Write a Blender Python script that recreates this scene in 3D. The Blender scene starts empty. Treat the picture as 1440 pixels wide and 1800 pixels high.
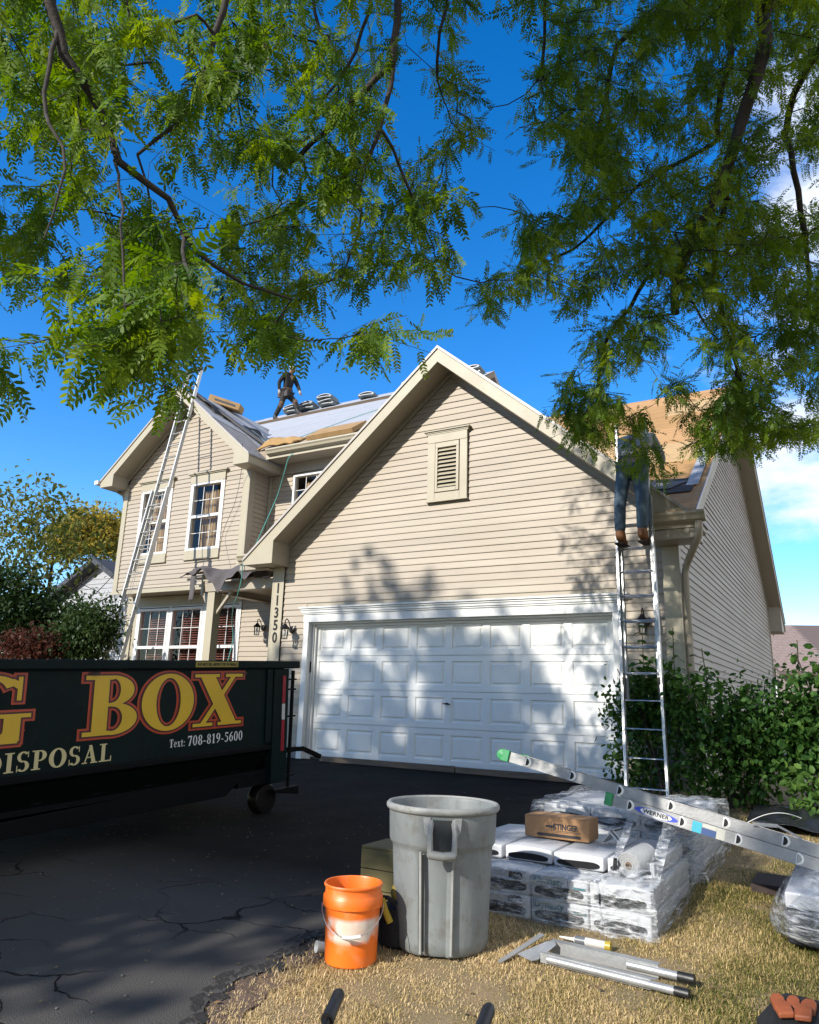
import bpy, bmesh, math, random
import numpy as np
from mathutils import Vector, Matrix
random.seed(7); rng = np.random.default_rng(11)
scene = bpy.context.scene
COL = scene.collection
# ------------------------------------------------------------------ camera
CAM = np.array([7.706662, -9.653203, 1.048217]); FPX = 1307.394
PIT, YAW, ROL = 0.249238, 0.533721, 0.030011
_F = np.array([-math.sin(YAW)*math.cos(PIT), math.cos(YAW)*math.cos(PIT), math.sin(PIT)])
_r = np.array([math.cos(YAW), math.sin(YAW), 0.0]); _u = np.cross(_r, _F)
_R = _r*math.cos(ROL)+_u*math.sin(ROL); _U = -_r*math.sin(ROL)+_u*math.cos(ROL)
cd = bpy.data.cameras.new('camera'); cam = bpy.data.objects.new('camera', cd); COL.objects.link(cam)
cd.sensor_fit = 'HORIZONTAL'; cd.sensor_width = 36; cd.lens = FPX/1440*36; cd.clip_start = .05; cd.clip_end = 3000
cam.matrix_world = Matrix(((_R[0], _U[0], -_F[0], CAM[0]), (_R[1], _U[1], -_F[1], CAM[1]), (_R[2], _U[2], -_F[2], CAM[2]), (0, 0, 0, 1)))
scene.camera = cam
scene.view_settings.view_transform = 'Standard'; scene.view_settings.look = 'None'
scene.view_settings.exposure = 0.50; scene.view_settings.gamma = 1; scene.view_settings.use_curve_mapping = False
# ------------------------------------------------------------------ sun and sky
SD = Vector((.33, 1.0, -.61)).normalized()            # direction the light travels
sl = bpy.data.lights.new('sun', 'SUN'); sl.energy = 5.0; sl.angle = math.radians(.53); sl.color = (1, .94, .85)
so = bpy.data.objects.new('sun', sl); COL.objects.link(so); so.rotation_euler = SD.to_track_quat('-Z', 'Y').to_euler()
w = bpy.data.worlds.new('World'); scene.world = w; w.use_nodes = True
nt = w.node_tree; N = nt.nodes; Lk = nt.links; N.clear()
out = N.new('ShaderNodeOutputWorld'); bg = N.new('ShaderNodeBackground'); bg.inputs[1].default_value = .105
sky = N.new('ShaderNodeTexSky'); sky.sky_type = 'NISHITA'; sky.sun_disc = False
sky.sun_elevation = math.asin(-SD.z); sky.sun_rotation = math.atan2(-SD.x, -SD.y)
sky.air_density = 1.0; sky.dust_density = .15; sky.ozone_density = 2.5; sky.altitude = 300
hs = N.new('ShaderNodeHueSaturation'); hs.inputs['Hue'].default_value = .507; hs.inputs['Saturation'].default_value = 1.40; hs.inputs['Value'].default_value = 1.82
tc = N.new('ShaderNodeTexCoord'); mp = N.new('ShaderNodeMapping'); mp.inputs['Scale'].default_value = (1, 1, 2.2); mp.inputs['Location'].default_value = (1.3, .4, .55)
nz = N.new('ShaderNodeTexNoise'); nz.inputs['Scale'].default_value = 3.4; nz.inputs['Detail'].default_value = 9; nz.inputs['Roughness'].default_value = .58
sp = N.new('ShaderNodeSeparateXYZ')
Lk.new(tc.outputs['Generated'], mp.inputs[0]); Lk.new(mp.outputs[0], nz.inputs[0]); Lk.new(tc.outputs['Generated'], sp.inputs[0])
# more cloud low down and towards +x, as the photograph's sky has
m1 = N.new('ShaderNodeMath'); m1.operation = 'MULTIPLY_ADD'; m1.inputs[1].default_value = .46; Lk.new(sp.outputs[0], m1.inputs[0]); Lk.new(nz.outputs[0], m1.inputs[2])
m2 = N.new('ShaderNodeMath'); m2.operation = 'MULTIPLY_ADD'; m2.inputs[1].default_value = -.20; Lk.new(sp.outputs[2], m2.inputs[0]); Lk.new(m1.outputs[0], m2.inputs[2])
mr = N.new('ShaderNodeMapRange'); mr.interpolation_type = 'SMOOTHSTEP'; mr.inputs[1].default_value = .385; mr.inputs[2].default_value = .58; mr.inputs[4].default_value = .92
Lk.new(m2.outputs[0], mr.inputs[0])
mx = N.new('ShaderNodeMix'); mx.data_type = 'RGBA'; mx.inputs[7].default_value = (7.6, 8.0, 8.6, 1)
Lk.new(sky.outputs[0], hs.inputs['Color']); Lk.new(hs.outputs[0], mx.inputs[6]); Lk.new(mr.outputs[0], mx.inputs[0])
Lk.new(mx.outputs[2], bg.inputs[0]); Lk.new(bg.outputs[0], out.inputs[0])
# ------------------------------------------------------------------ helpers
def ray(px, py): return _F+_R*(px-720)/FPX-_U*(py-900)/FPX
def hit(px, py, ax, v):                                # a point of the photograph on a real plane of the place
    d = ray(px, py); t = (v-CAM[ax])/d[ax]; return CAM+t*d
def dep(px, py, t): return CAM+ray(px, py)*t
GS, G0 = .058, .13
def gz(y):
    if y > 0: return G0
    if y > -12: return G0+GS*y
    return G0-12*GS
MATS = {}; ALB = .66                                  # overall scale of the surface colours below
def mat(name, col, rough=.6, var=0., vscale=8., bump=0., bscale=60., metal=0., spec=.5, col2=None, stretch=None, detail=5, trans=0., coat=0., dirt=0., dirtcol=(.1, .08, .06), tint=0.):
    if name in MATS: return MATS[name]
    sc = ALB if min(col) < .55 else .80
    if metal > .3: sc = .85
    col = tuple(c*sc for c in col); dirtcol = tuple(c*sc for c in dirtcol); col2 = tuple(c*sc for c in col2) if col2 else None
    m = bpy.data.materials.new(name); m.use_nodes = True; n = m.node_tree.nodes; l = m.node_tree.links
    b = n['Principled BSDF']; b.inputs['Roughness'].default_value = rough; b.inputs['Metallic'].default_value = metal
    b.inputs['Specular IOR Level'].default_value = spec; b.inputs['Coat Weight'].default_value = coat
    b.inputs['Transmission Weight'].default_value = trans
    b.inputs['Base Color'].default_value = (*col, 1)
    g = n.new('ShaderNodeNewGeometry'); vec = g.outputs['Position']
    if stretch:
        mm = n.new('ShaderNodeMapping'); mm.inputs['Scale'].default_value = stretch; l.new(vec, mm.inputs[0]); vec = mm.outputs[0]
    cur = None
    if var or col2:
        t = n.new('ShaderNodeTexNoise'); t.inputs['Scale'].default_value = vscale; t.inputs['Detail'].default_value = detail; t.inputs['Roughness'].default_value = .6
        l.new(vec, t.inputs[0]); r = n.new('ShaderNodeMapRange'); r.inputs[1].default_value = .32; r.inputs[2].default_value = .68; l.new(t.outputs[0], r.inputs[0])
        x = n.new('ShaderNodeMix'); x.data_type = 'RGBA'
        c2 = col2 if col2 else tuple(c*(1-var) for c in col)
        x.inputs[6].default_value = (*col, 1); x.inputs[7].default_value = (*c2, 1); l.new(r.outputs[0], x.inputs[0]); cur = x.outputs[2]
        l.new(cur, b.inputs['Base Color'])
        rr = n.new('ShaderNodeMapRange'); rr.inputs[3].default_value = max(0, rough-.08); rr.inputs[4].default_value = min(1, rough+.1); l.new(t.outputs[0], rr.inputs[0]); l.new(rr.outputs[0], b.inputs['Roughness'])
    if dirt:
        t = n.new('ShaderNodeTexNoise'); t.inputs['Scale'].default_value = vscale*2.7; t.inputs['Detail'].default_value = 8; t.inputs['Roughness'].default_value = .7
        l.new(g.outputs['Position'], t.inputs[0]); r = n.new('ShaderNodeMapRange'); r.inputs[1].default_value = .5; r.inputs[2].default_value = .72; r.inputs[4].default_value = dirt; l.new(t.outputs[0], r.inputs[0])
        x = n.new('ShaderNodeMix'); x.data_type = 'RGBA'; x.inputs[6].default_value = (*col, 1); x.inputs[7].default_value = (*dirtcol, 1)
        if cur: l.new(cur, x.inputs[6])
        l.new(r.outputs[0], x.inputs[0]); l.new(x.outputs[2], b.inputs['Base Color'])
    if tint:
        oi = n.new('ShaderNodeObjectInfo'); rr = n.new('ShaderNodeMapRange'); rr.inputs[3].default_value = 1-tint; rr.inputs[4].default_value = 1+tint*.6; l.new(oi.outputs['Random'], rr.inputs[0])
        vm = n.new('ShaderNodeVectorMath'); vm.operation = 'SCALE'; l.new(b.inputs['Base Color'].links[0].from_socket, vm.inputs[0]); l.new(rr.outputs[0], vm.inputs['Scale']); l.new(vm.outputs[0], b.inputs['Base Color'])
    if bump:
        t = n.new('ShaderNodeTexNoise'); t.inputs['Scale'].default_value = bscale; t.inputs['Detail'].default_value = 4; l.new(vec, t.inputs[0])
        bb = n.new('ShaderNodeBump'); bb.inputs['Strength'].default_value = bump; bb.inputs['Distance'].default_value = .01; l.new(t.outputs[0], bb.inputs['Height']); l.new(bb.outputs[0], b.inputs['Normal'])
    MATS[name] = m; return m
def leafmat(name, cols, trans=.45, rough=.5, vs=3.):
    if name in MATS: return MATS[name]
    m = bpy.data.materials.new(name); m.use_nodes = True; n = m.node_tree.nodes; l = m.node_tree.links
    b = n['Principled BSDF']; o = n['Material Output']; b.inputs['Roughness'].default_value = rough; b.inputs['Specular IOR Level'].default_value = .16
    g = n.new('ShaderNodeNewGeometry'); t = n.new('ShaderNodeTexNoise'); t.inputs['Scale'].default_value = vs; t.inputs['Detail'].default_value = 6; l.new(g.outputs['Position'], t.inputs[0])
    r = n.new('ShaderNodeValToRGB'); cr = r.color_ramp
    while len(cr.elements) < len(cols): cr.elements.new(.5)
    for i, c in enumerate(cols): cr.elements[i].position = .34+.32*i/(len(cols)-1); cr.elements[i].color = (*c, 1)
    l.new(t.outputs[0], r.inputs[0]); l.new(r.outputs[0], b.inputs['Base Color'])
    tr = n.new('ShaderNodeBsdfTranslucent'); hv = n.new('ShaderNodeHueSaturation'); hv.inputs['Hue'].default_value = .485; hv.inputs['Saturation'].default_value = 1.15; hv.inputs['Value'].default_value = 2.3
    l.new(r.outputs[0], hv.inputs['Color']); l.new(hv.outputs[0], tr.inputs[0])
    ms = n.new('ShaderNodeMixShader'); ms.inputs[0].default_value = trans; l.new(b.outputs[0], ms.inputs[1]); l.new(tr.outputs[0], ms.inputs[2]); l.new(ms.outputs[0], o.inputs[0])
    MATS[name] = m; return m
ORG = {}
def link(o, parent=None, org=(0, 0, 0)):
    COL.objects.link(o); ORG[o.name] = Vector(org)
    if parent is not None: o.parent = parent
    return o
def thing(name, label, cat, loc=(0, 0, 0), group=None):
    o = bpy.data.objects.new(name, None); o.empty_display_size = .2; link(o, None, loc); o.location = loc
    o['label'] = label; o['category'] = cat
    if group: o['group'] = group
    return o
def tag(o, label, cat, group=None):
    o['label'] = label; o['category'] = cat
    if group: o['group'] = group
    return o
def relabel(o, label): o['label'] = label; return o
class MB:
    def __init__(s): s.v = []; s.f = []; s.mi = []; s.m = 0
    def add(s, vs, fs):
        b = len(s.v); s.v += [tuple(map(float, v)) for v in vs]; s.f += [tuple(i+b for i in f) for f in fs]; s.mi += [s.m]*len(fs); return s
    def box(s, x0, x1, y0, y1, z0, z1):
        return s.add([(x0, y0, z0), (x1, y0, z0), (x1, y1, z0), (x0, y1, z0), (x0, y0, z1), (x1, y0, z1), (x1, y1, z1), (x0, y1, z1)],
                     [(0, 3, 2, 1), (4, 5, 6, 7), (0, 1, 5, 4), (1, 2, 6, 5), (2, 3, 7, 6), (3, 0, 4, 7)])
    def hexa(s, p): return s.add(p, [(0, 3, 2, 1), (4, 5, 6, 7), (0, 1, 5, 4), (1, 2, 6, 5), (2, 3, 7, 6), (3, 0, 4, 7)])
    def obox(s, a, b, w, h, up=(0, 0, 1)):             # beam from a to b, width w sideways, height h along up
        a = Vector(a); b = Vector(b); d = (b-a).normalized(); sd = d.cross(Vector(up)).normalized(); u = sd.cross(d).normalized()
        p = [c+sd*i*w/2+u*j*h/2 for c in (a, b) for (i, j) in ((-1, -1), (1, -1), (1, 1), (-1, 1))]
        return s.add(p, [(0, 1, 2, 3), (7, 6, 5, 4), (0, 4, 5, 1), (1, 5, 6, 2), (2, 6, 7, 3), (3, 7, 4, 0)])
    def tube(s, pts, r, seg=8, cap=True, flat=None):
        pts = [Vector(p) for p in pts]; n = len(pts); rs = r if isinstance(r, (list, tuple)) else [r]*n
        b = len(s.v); pu = None
        for i, p in enumerate(pts):
            d = (pts[min(i+1, n-1)]-pts[max(i-1, 0)]).normalized()
            if pu is None: pu = d.orthogonal().normalized() if flat is None else (Vector(flat)-d*Vector(flat).dot(d)).normalized()
            else: pu = (pu-d*pu.dot(d)).normalized()
            q = d.cross(pu)
            for k in range(seg):
                a = 2*math.pi*k/seg; s.v.append(tuple(p+(pu*math.cos(a)+q*math.sin(a))*rs[i]))
        for i in range(n-1):
            for k in range(seg):
                k2 = (k+1) % seg; s.f.append((b+i*seg+k, b+i*seg+k2, b+(i+1)*seg+k2, b+(i+1)*seg+k)); s.mi.append(s.m)
        if cap:
            s.f.append(tuple(b+k for k in range(seg))[::-1]); s.f.append(tuple(b+(n-1)*seg+k for k in range(seg))); s.mi += [s.m, s.m]
        return s
    def lathe(s, prof, c=(0, 0, 0), seg=40, axis=None, wob=None):
        b = len(s.v); c = Vector(c)
        if axis is None: X, Y, Z = Vector((1, 0, 0)), Vector((0, 1, 0)), Vector((0, 0, 1))
        else:
            Z = Vector(axis).normalized(); X = Z.orthogonal().normalized(); Y = Z.cross(X)
        for r, z in prof:
            for k in range(seg):
                a = 2*math.pi*k/seg; rr = r*(wob(a, z) if wob else 1); s.v.append(tuple(c+X*rr*math.cos(a)+Y*rr*math.sin(a)+Z*z))
        for i in range(len(prof)-1):
            for k in range(seg):
                k2 = (k+1) % seg; s.f.append((b+i*seg+k, b+i*seg+k2, b+(i+1)*seg+k2, b+(i+1)*seg+k)); s.mi.append(s.m)
        return s
    def prism(s, poly, off):                            # planar polygon (3-D points) extruded by vector off
        n = len(poly); P = [Vector(p) for p in poly]; O = Vector(off)
        s.add([*P, *[p+O for p in P]], [tuple(range(n))[::-1], tuple(range(n, 2*n))]+[(i, (i+1) % n, n+(i+1) % n, n+i) for i in range(n)]); return s
    def quad(s, *p): return s.add(p, [tuple(range(len(p)))])
    def mesh(s, name, mats, org=(0, 0, 0), smooth=False):
        me = bpy.data.meshes.new(name); O = Vector(org)
        me.from_pydata([tuple(Vector(v)-O) for v in s.v], [], s.f)
        for m in (mats if isinstance(mats, (list, tuple)) else [mats]): me.materials.append(m)
        if any(s.mi): me.polygons.foreach_set('material_index', s.mi)
        if smooth:
            me.polygons.foreach_set('use_smooth', [True]*len(me.polygons)); me.set_sharp_from_angle(angle=math.radians(40))
        me.update(); return me
    def build(s, name, mats, parent=None, smooth=False, bevel=0, label=None, fix=True):
        org = ORG[parent.name] if parent is not None else Vector((0, 0, 0))
        me = s.mesh(name, mats, org, smooth)
        if fix:
            bm = bmesh.new(); bm.from_mesh(me); bmesh.ops.recalc_face_normals(bm, faces=bm.faces); bm.to_mesh(me); bm.free()
        o = bpy.data.objects.new(name, me); link(o, parent, org)
        if bevel:
            b = o.modifiers.new('bevel', 'BEVEL'); b.width = bevel; b.segments = 2; b.limit_method = 'ANGLE'; b.harden_normals = False
        if label: o['label'] = label
        return o
def top(o, loc=None):                                   # give a one-mesh thing an origin at its base centre
    me = o.data; n = len(me.vertices); a = np.empty(n*3); me.vertices.foreach_get('co', a); a = a.reshape(-1, 3)
    c = np.array([(a[:, 0].min()+a[:, 0].max())/2, (a[:, 1].min()+a[:, 1].max())/2, a[:, 2].min()]) if loc is None else np.array(loc)
    a -= c; me.vertices.foreach_set('co', a.ravel()); o.location = c; me.update(); ORG[o.name] = Vector(c); return o
def struct(o, kind='structure'): o['kind'] = kind; return o
def text_mesh(body, size, ext=.001, bold=0., space=1., shear=0.):
    c = bpy.data.curves.new('txt', 'FONT'); c.body = body; c.size = size; c.extrude = ext; c.offset = bold; c.space_character = space; c.resolution_u = 3; c.shear = shear
    c.align_x = 'CENTER'; c.align_y = 'CENTER'
    o = bpy.data.objects.new('txt', c); COL.objects.link(o); dg = bpy.context.evaluated_depsgraph_get(); me = bpy.data.meshes.new_from_object(o.evaluated_get(dg))
    bpy.data.objects.remove(o); bpy.data.curves.remove(c); return me
def text(body, size, parent, m, pos, X, Y, bold=0., name='lettering', space=1., sx=1., ext=.001, shear=0.):
    me = text_mesh(body, size, ext, bold, space, shear); X = Vector(X).normalized(); Y = Vector(Y).normalized(); Z = X.cross(Y); P = Vector(pos)-ORG[parent.name]
    for v in me.vertices: v.co = P+X*v.co.x*sx+Y*v.co.y+Z*v.co.z
    me.materials.clear(); me.materials.append(m); me.name = name; o = bpy.data.objects.new(name, me); link(o, parent, ORG[parent.name]); return o
def inst(me, name, parent=None, M=None):
    o = bpy.data.objects.new(name, me); link(o, parent, ORG[parent.name] if parent is not None else (0, 0, 0))
    if M is not None:
        if parent is not None: M = Matrix.Translation(-ORG[parent.name]) @ M
        o.matrix_basis = M
    return o
def copy_tree(o, parent=None):
    c = o.copy(); COL.objects.link(c); c.parent = parent; ORG[c.name] = ORG[o.name]
    for ch in list(o.children): copy_tree(ch, c)
    return c
def frame(o, X, Y, Z): return Matrix(((X[0], Y[0], Z[0], o[0]), (X[1], Y[1], Z[1], o[1]), (X[2], Y[2], Z[2], o[2]), (0, 0, 0, 1)))
# ------------------------------------------------------------------ materials
SID = mat('vinyl_siding', (.52, .44, .335), .55, .10, 1.2, .12, 90, stretch=(.4, .4, 3), dirt=.16, dirtcol=(.40, .34, .26), tint=.055)
TRIM = mat('cream_trim', (.545, .485, .345), .5, .08, 2, .05, 40, dirt=.12, dirtcol=(.4, .34, .25))
SOFF = mat('beige_aluminium', (.49, .43, .33), .45, .06, 2, dirt=.12, dirtcol=(.35, .3, .24))
WHT = mat('white_paint', (.80, .80, .77), .4, .05, 3, .03, 60, dirt=.1, dirtcol=(.6, .6, .56))
DOORM = mat('door_white', (.93, .93, .89), .38, .06, 2.5, .06, 150, dirt=.12, dirtcol=(.58, .58, .56))
ALU = mat('aluminium', (.62, .62, .60), .38, .2, 14, .1, 60, metal=.85, dirt=.35, dirtcol=(.35, .34, .32))
ALUD = mat('worn_aluminium', (.33, .33, .325), .5, .25, 14, .15, 60, metal=.31, dirt=.3, dirtcol=(.3, .3, .28))
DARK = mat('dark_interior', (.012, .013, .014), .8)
BLK = mat('black_rubber', (.02, .02, .021), .45, .3, 20, .1, 50)
BLACKM = mat('black_metal', (.03, .026, .022), .35, .2, 20, metal=.6)
FELT = mat('roofing_felt', (.09, .08, .08), .9, .3, 6, .4, 30)
UND = mat('white_underlayment', (.50, .52, .56), .7, .1, 3, .6, 9, dirt=.25, dirtcol=(.40, .42, .46))
PLY = mat('plywood_sheathing', (.66, .40, .17), .75, .3, 3, .15, 40, col2=(.52, .27, .10), stretch=(1, 6, 6), dirt=.25, dirtcol=(.35, .18, .08))
WOOD = mat('weathered_wood', (.26, .19, .13), .8, .4, 5, .3, 40, stretch=(.6, 8, 8), dirt=.4, dirtcol=(.1, .07, .05))
TAN = mat('tan_board', (.50, .31, .13), .8, .2, 4, .2, 30)
YFOAM = mat('yellow_insulation', (.60, .36, .13), .9, .3, 9, .5, 18)
BARK = mat('bark', (.055, .042, .032), .85, .45, 9, .8, 22, dirt=.3, dirtcol=(.12, .10, .08))
SHING = mat('shingle_dark', (.045, .045, .05), .9, .4, 14, .5, 80)
# ================================================================== HOUSE
HX = (2.66, 6.0, .1)
house = thing('house', 'beige two storey house with a white two car garage door and a half stripped roof', 'house', HX)
SH = .1016; ZB = 2.8618-27*SH                          # siding course grid
def siding(parent, plane, at, z0, z1, span, holes=(), sign=-1, m=SID):
    """horizontal clapboards, one object each; span(z)->(a,b); sign: outward direction along the wall's normal axis"""
    k = math.floor((z0-ZB)/SH); z = ZB+k*SH
    while z < z1-1e-6:
        zb = max(z, z0); zt = min(z+SH, z1)
        sb = span(zb); st = span(zt)
        if sb and st and sb[1]-sb[0] > .03:
            ints = [(sb[0], sb[1], st[0], st[1])]
            for (ha, hb, hz0, hz1) in holes:
                if zt > hz0+.004 and zb < hz1-.004:
                    nn = []
                    for (a, b, c, d) in ints:
                        if hb <= a or ha >= b: nn.append((a, b, c, d)); continue
                        if ha-a > .02: nn.append((a, ha, c, ha))
                        if b-hb > .02: nn.append((hb, b, hb, d))
                    ints = nn
            lip = .017+random.uniform(-.002, .002)
            for (a, b, c, d) in ints:
                o1, o2 = sign*lip, sign*.003
                def P(t, off, zz): return (t, at+off, zz) if plane == 'y' else (at+off, t, zz)
                mb = MB(); mb.add([P(a, 0, zb), P(b, 0, zb), P(b, o1, zb), P(a, o1, zb), P(c, 0, zt), P(d, 0, zt), P(d, o2, zt), P(c, o2, zt), P(a, o1, zb+.012), P(b, o1, zb+.012)],
                                  [(0, 3, 2, 1), (4, 5, 6, 7), (0, 1, 5, 4), (2, 3, 8, 9), (8, 7, 6, 9), (3, 0, 4, 7, 8), (1, 2, 9, 6, 5)])
                mb.build('siding_board', m, parent)
        z += SH
def wallpart(name, poly, off, m=None):
    mb = MB(); mb.prism(poly, off); return mb.build(name, m or SOFF, house)
# ---- garage front wall (y = 0)
GXC, GZT, GM = 2.68, 6.37, .85
def gspan(z):
    hw = (6.02-z)/GM
    a, b = max(-.39, GXC-hw), min(5.76, GXC+hw)
    return (a, b) if b > a else None
gw = MB()
gw.box(-.60, .15, .012, .10, -.1, 2.30); gw.box(5.16, 5.93, .012, .10, -.1, 2.30)
gw.prism([(-.60, .012, 2.30), (5.93, .012, 2.30), (5.93, .012, 3.30), (GXC, .012, 6.07), (-.60, .012, 3.30)], (0, .09, 0))
garage_wall = gw.build('front_wall', SOFF, house)
siding(garage_wall, 'y', .012, .28, 6.0, gspan, [(.10, 5.21, 0, 2.47), (2.34, 3.0, 4.04, 5.12)])
CONC = mat('concrete', (.30, .29, .27), .9, .25, 7, .3, 60)
for x0, x1, z1 in ((-.60, .10, .27), (.102, 5.208, .122), (5.21, 5.93, .27)): MB().box(x0, x1, -.01, .3, -.3, z1).build('foundation', CONC, house)
for x0, x1 in ((-.61, -.385), (5.76, 5.95)):
    MB().box(x0, x1, -.028, .011, .15, 3.2).build('corner_board', TRIM, house, bevel=.003)
MB().box(-.40, -.385, -.032, -.0, .15, 3.18).build('corner_channel', SOFF, house)
MB().box(-.633, -.611, -.028, .2, .15, 3.2).build('corner_board', TRIM, house)
MB().box(5.951, 5.972, -.028, .10, .15, 3.2).build('corner_board', TRIM, house)
# door casing and crown
cas = MB(); cas.box(.10, .20, -.04, .02, .13, 2.24); cas.box(5.11, 5.21, -.04, .02, .13, 2.24); cas.box(.09, 5.22, -.045, .02, 2.24, 2.36)
cas.build('door_casing', WHT, house, bevel=.004)
cr = MB(); cr.box(.075, 5.235, -.06, .02, 2.362, 2.385); cr.box(.06, 5.25, -.075, .02, 2.387, 2.425); cr.box(.045, 5.28, -.09, .02, 2.427, 2.452); cr.box(.02, 5.33, -.11, .02, 2.454, 2.48)
cr.build('door_crown', WHT, house, bevel=.004)
jb = MB(); jb.box(.185, .20, .021, .16, .13, 2.239); jb.box(5.11, 5.125, .021, .16, .13, 2.239); jb.box(.201, 5.109, .021, .16, 2.21, 2.238)
jb.box(.201, .235, .06, .12, .13, 2.209); jb.box(.236, .262, .09, .13, .13, 2.209); jb.box(5.075, 5.109, .06, .12, .13, 2.209); jb.box(.263, 5.07, .09, .13, 2.17, 2.209)
jb.build('door_jamb', WHT, house, bevel=.002)
MB().box(.205, .228, .05, .059, 1.45, 1.62).build('weather_strip_gap', DARK, house)
gd = MB(); gd.box(.20, 5.11, .18, .20, .14, 2.23); garage_door = gd.build('garage_door', DOORM, house)
yd = .135; X0, X1 = .262, 5.05; pw = (X1-X0)/8; zs = [.17+.515*i for i in range(5)]
def panel_mesh(w, h):
    mb = MB(); R = [(0, 0), (.014, .016), (.034, .016), (.052, .003), (.052, .003)]
    vs = []
    for ins, dy in R[:4]: vs += [(ins-w/2, dy, ins-h/2), (w/2-ins, dy, ins-h/2), (w/2-ins, dy, h/2-ins), (ins-w/2, dy, h/2-ins)]
    fs = [(i*4+k, i*4+(k+1) % 4, i*4+4+(k+1) % 4, i*4+4+k) for i in range(3) for k in range(4)]+[(12, 13, 14, 15)]
    mb.add(vs, fs); return mb.mesh('door_panel', DOORM)
pww, phh = .49, .345; pme = panel_mesh(pww, phh)
for r in range(4):
    za, zb = zs[r]+.003, zs[r+1]-.003; zc = (za+zb)/2; s = MB()
    s.box(X0-.03, X1+.03, yd, yd+.04, za, zc-phh/2); s.box(X0-.03, X1+.03, yd, yd+.04, zc+phh/2, zb)
    for c in range(9):
        a = X0-.03 if c == 0 else X0+pw*(c-1)+pw/2+pww/2; b = X1+.03 if c == 8 else X0+pw*c+pw/2-pww/2
        s.box(a, b, yd, yd+.04, zc-phh/2, zc+phh/2)
    s.build('door_section', DOORM, garage_door)
    for c in range(8): inst(pme, 'door_panel', garage_door, Matrix.Translation((X0+pw*c+pw/2, yd, zc)))
MB().box(.21, 5.10, .12, .17, .125, .168).build('bottom_seal', BLK, garage_door)
hn = MB(); hn.tube([(2.655, .13, 1.03), (2.655, .085, 1.03)], .016, 10); hn.tube([(2.60, .085, 1.032), (2.71, .085, 1.022)], .008, 8); hn.build('door_handle', BLACKM, garage_door)
# louvred gable vent
vent = MB(); vent.box(2.335, 3.0, -.012, .011, 4.03, 5.10); vent = vent.build('gable_vent', TRIM, house)
f = MB(); f.box(2.33, 2.46, -.05, -.013, 4.02, 4.95); f.box(2.885, 3.01, -.05, -.013, 4.02, 4.95); f.box(2.461, 2.884, -.05, -.013, 4.02, 4.14); f.box(2.33, 3.01, -.055, -.013, 4.951, 5.085)
f.build('vent_frame', TRIM, vent, bevel=.004)
f = MB(); f.box(2.47, 2.51, -.062, -.014, 4.15, 4.86); f.box(2.83, 2.875, -.062, -.014, 4.15, 4.86); f.box(2.511, 2.829, -.062, -.014, 4.15, 4.21); f.box(2.47, 2.875, -.062, -.014, 4.861, 4.94)
f.build('louvre_frame', TRIM, vent, bevel=.003)
MB().box(2.511, 2.829, -.017, -.0135, 4.211, 4.86).build('vent_back', DARK, vent)
for i in range(10):
    z = 4.225+i*.064; MB().hexa([(2.512, -.058, z), (2.828, -.058, z), (2.828, -.02, z+.040), (2.512, -.02, z+.040), (2.512, -.058, z+.008), (2.828, -.058, z+.008), (2.828, -.02, z+.050), (2.512, -.02, z+.050)]).build('slat', TRIM, vent)
f = MB(); f.box(2.27, 3.06, -.09, .0, 5.13, 5.15); f.box(2.29, 3.04, -.07, .0, 5.108, 5.129); f.box(2.31, 3.03, -.06, .0, 5.086, 5.107); MB().box(2.32, 3.02, -.062, -.013, 4.0, 4.019).build('vent_sill', TRIM, vent)
f.build('vent_cap', TRIM, vent, bevel=.003)
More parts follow.
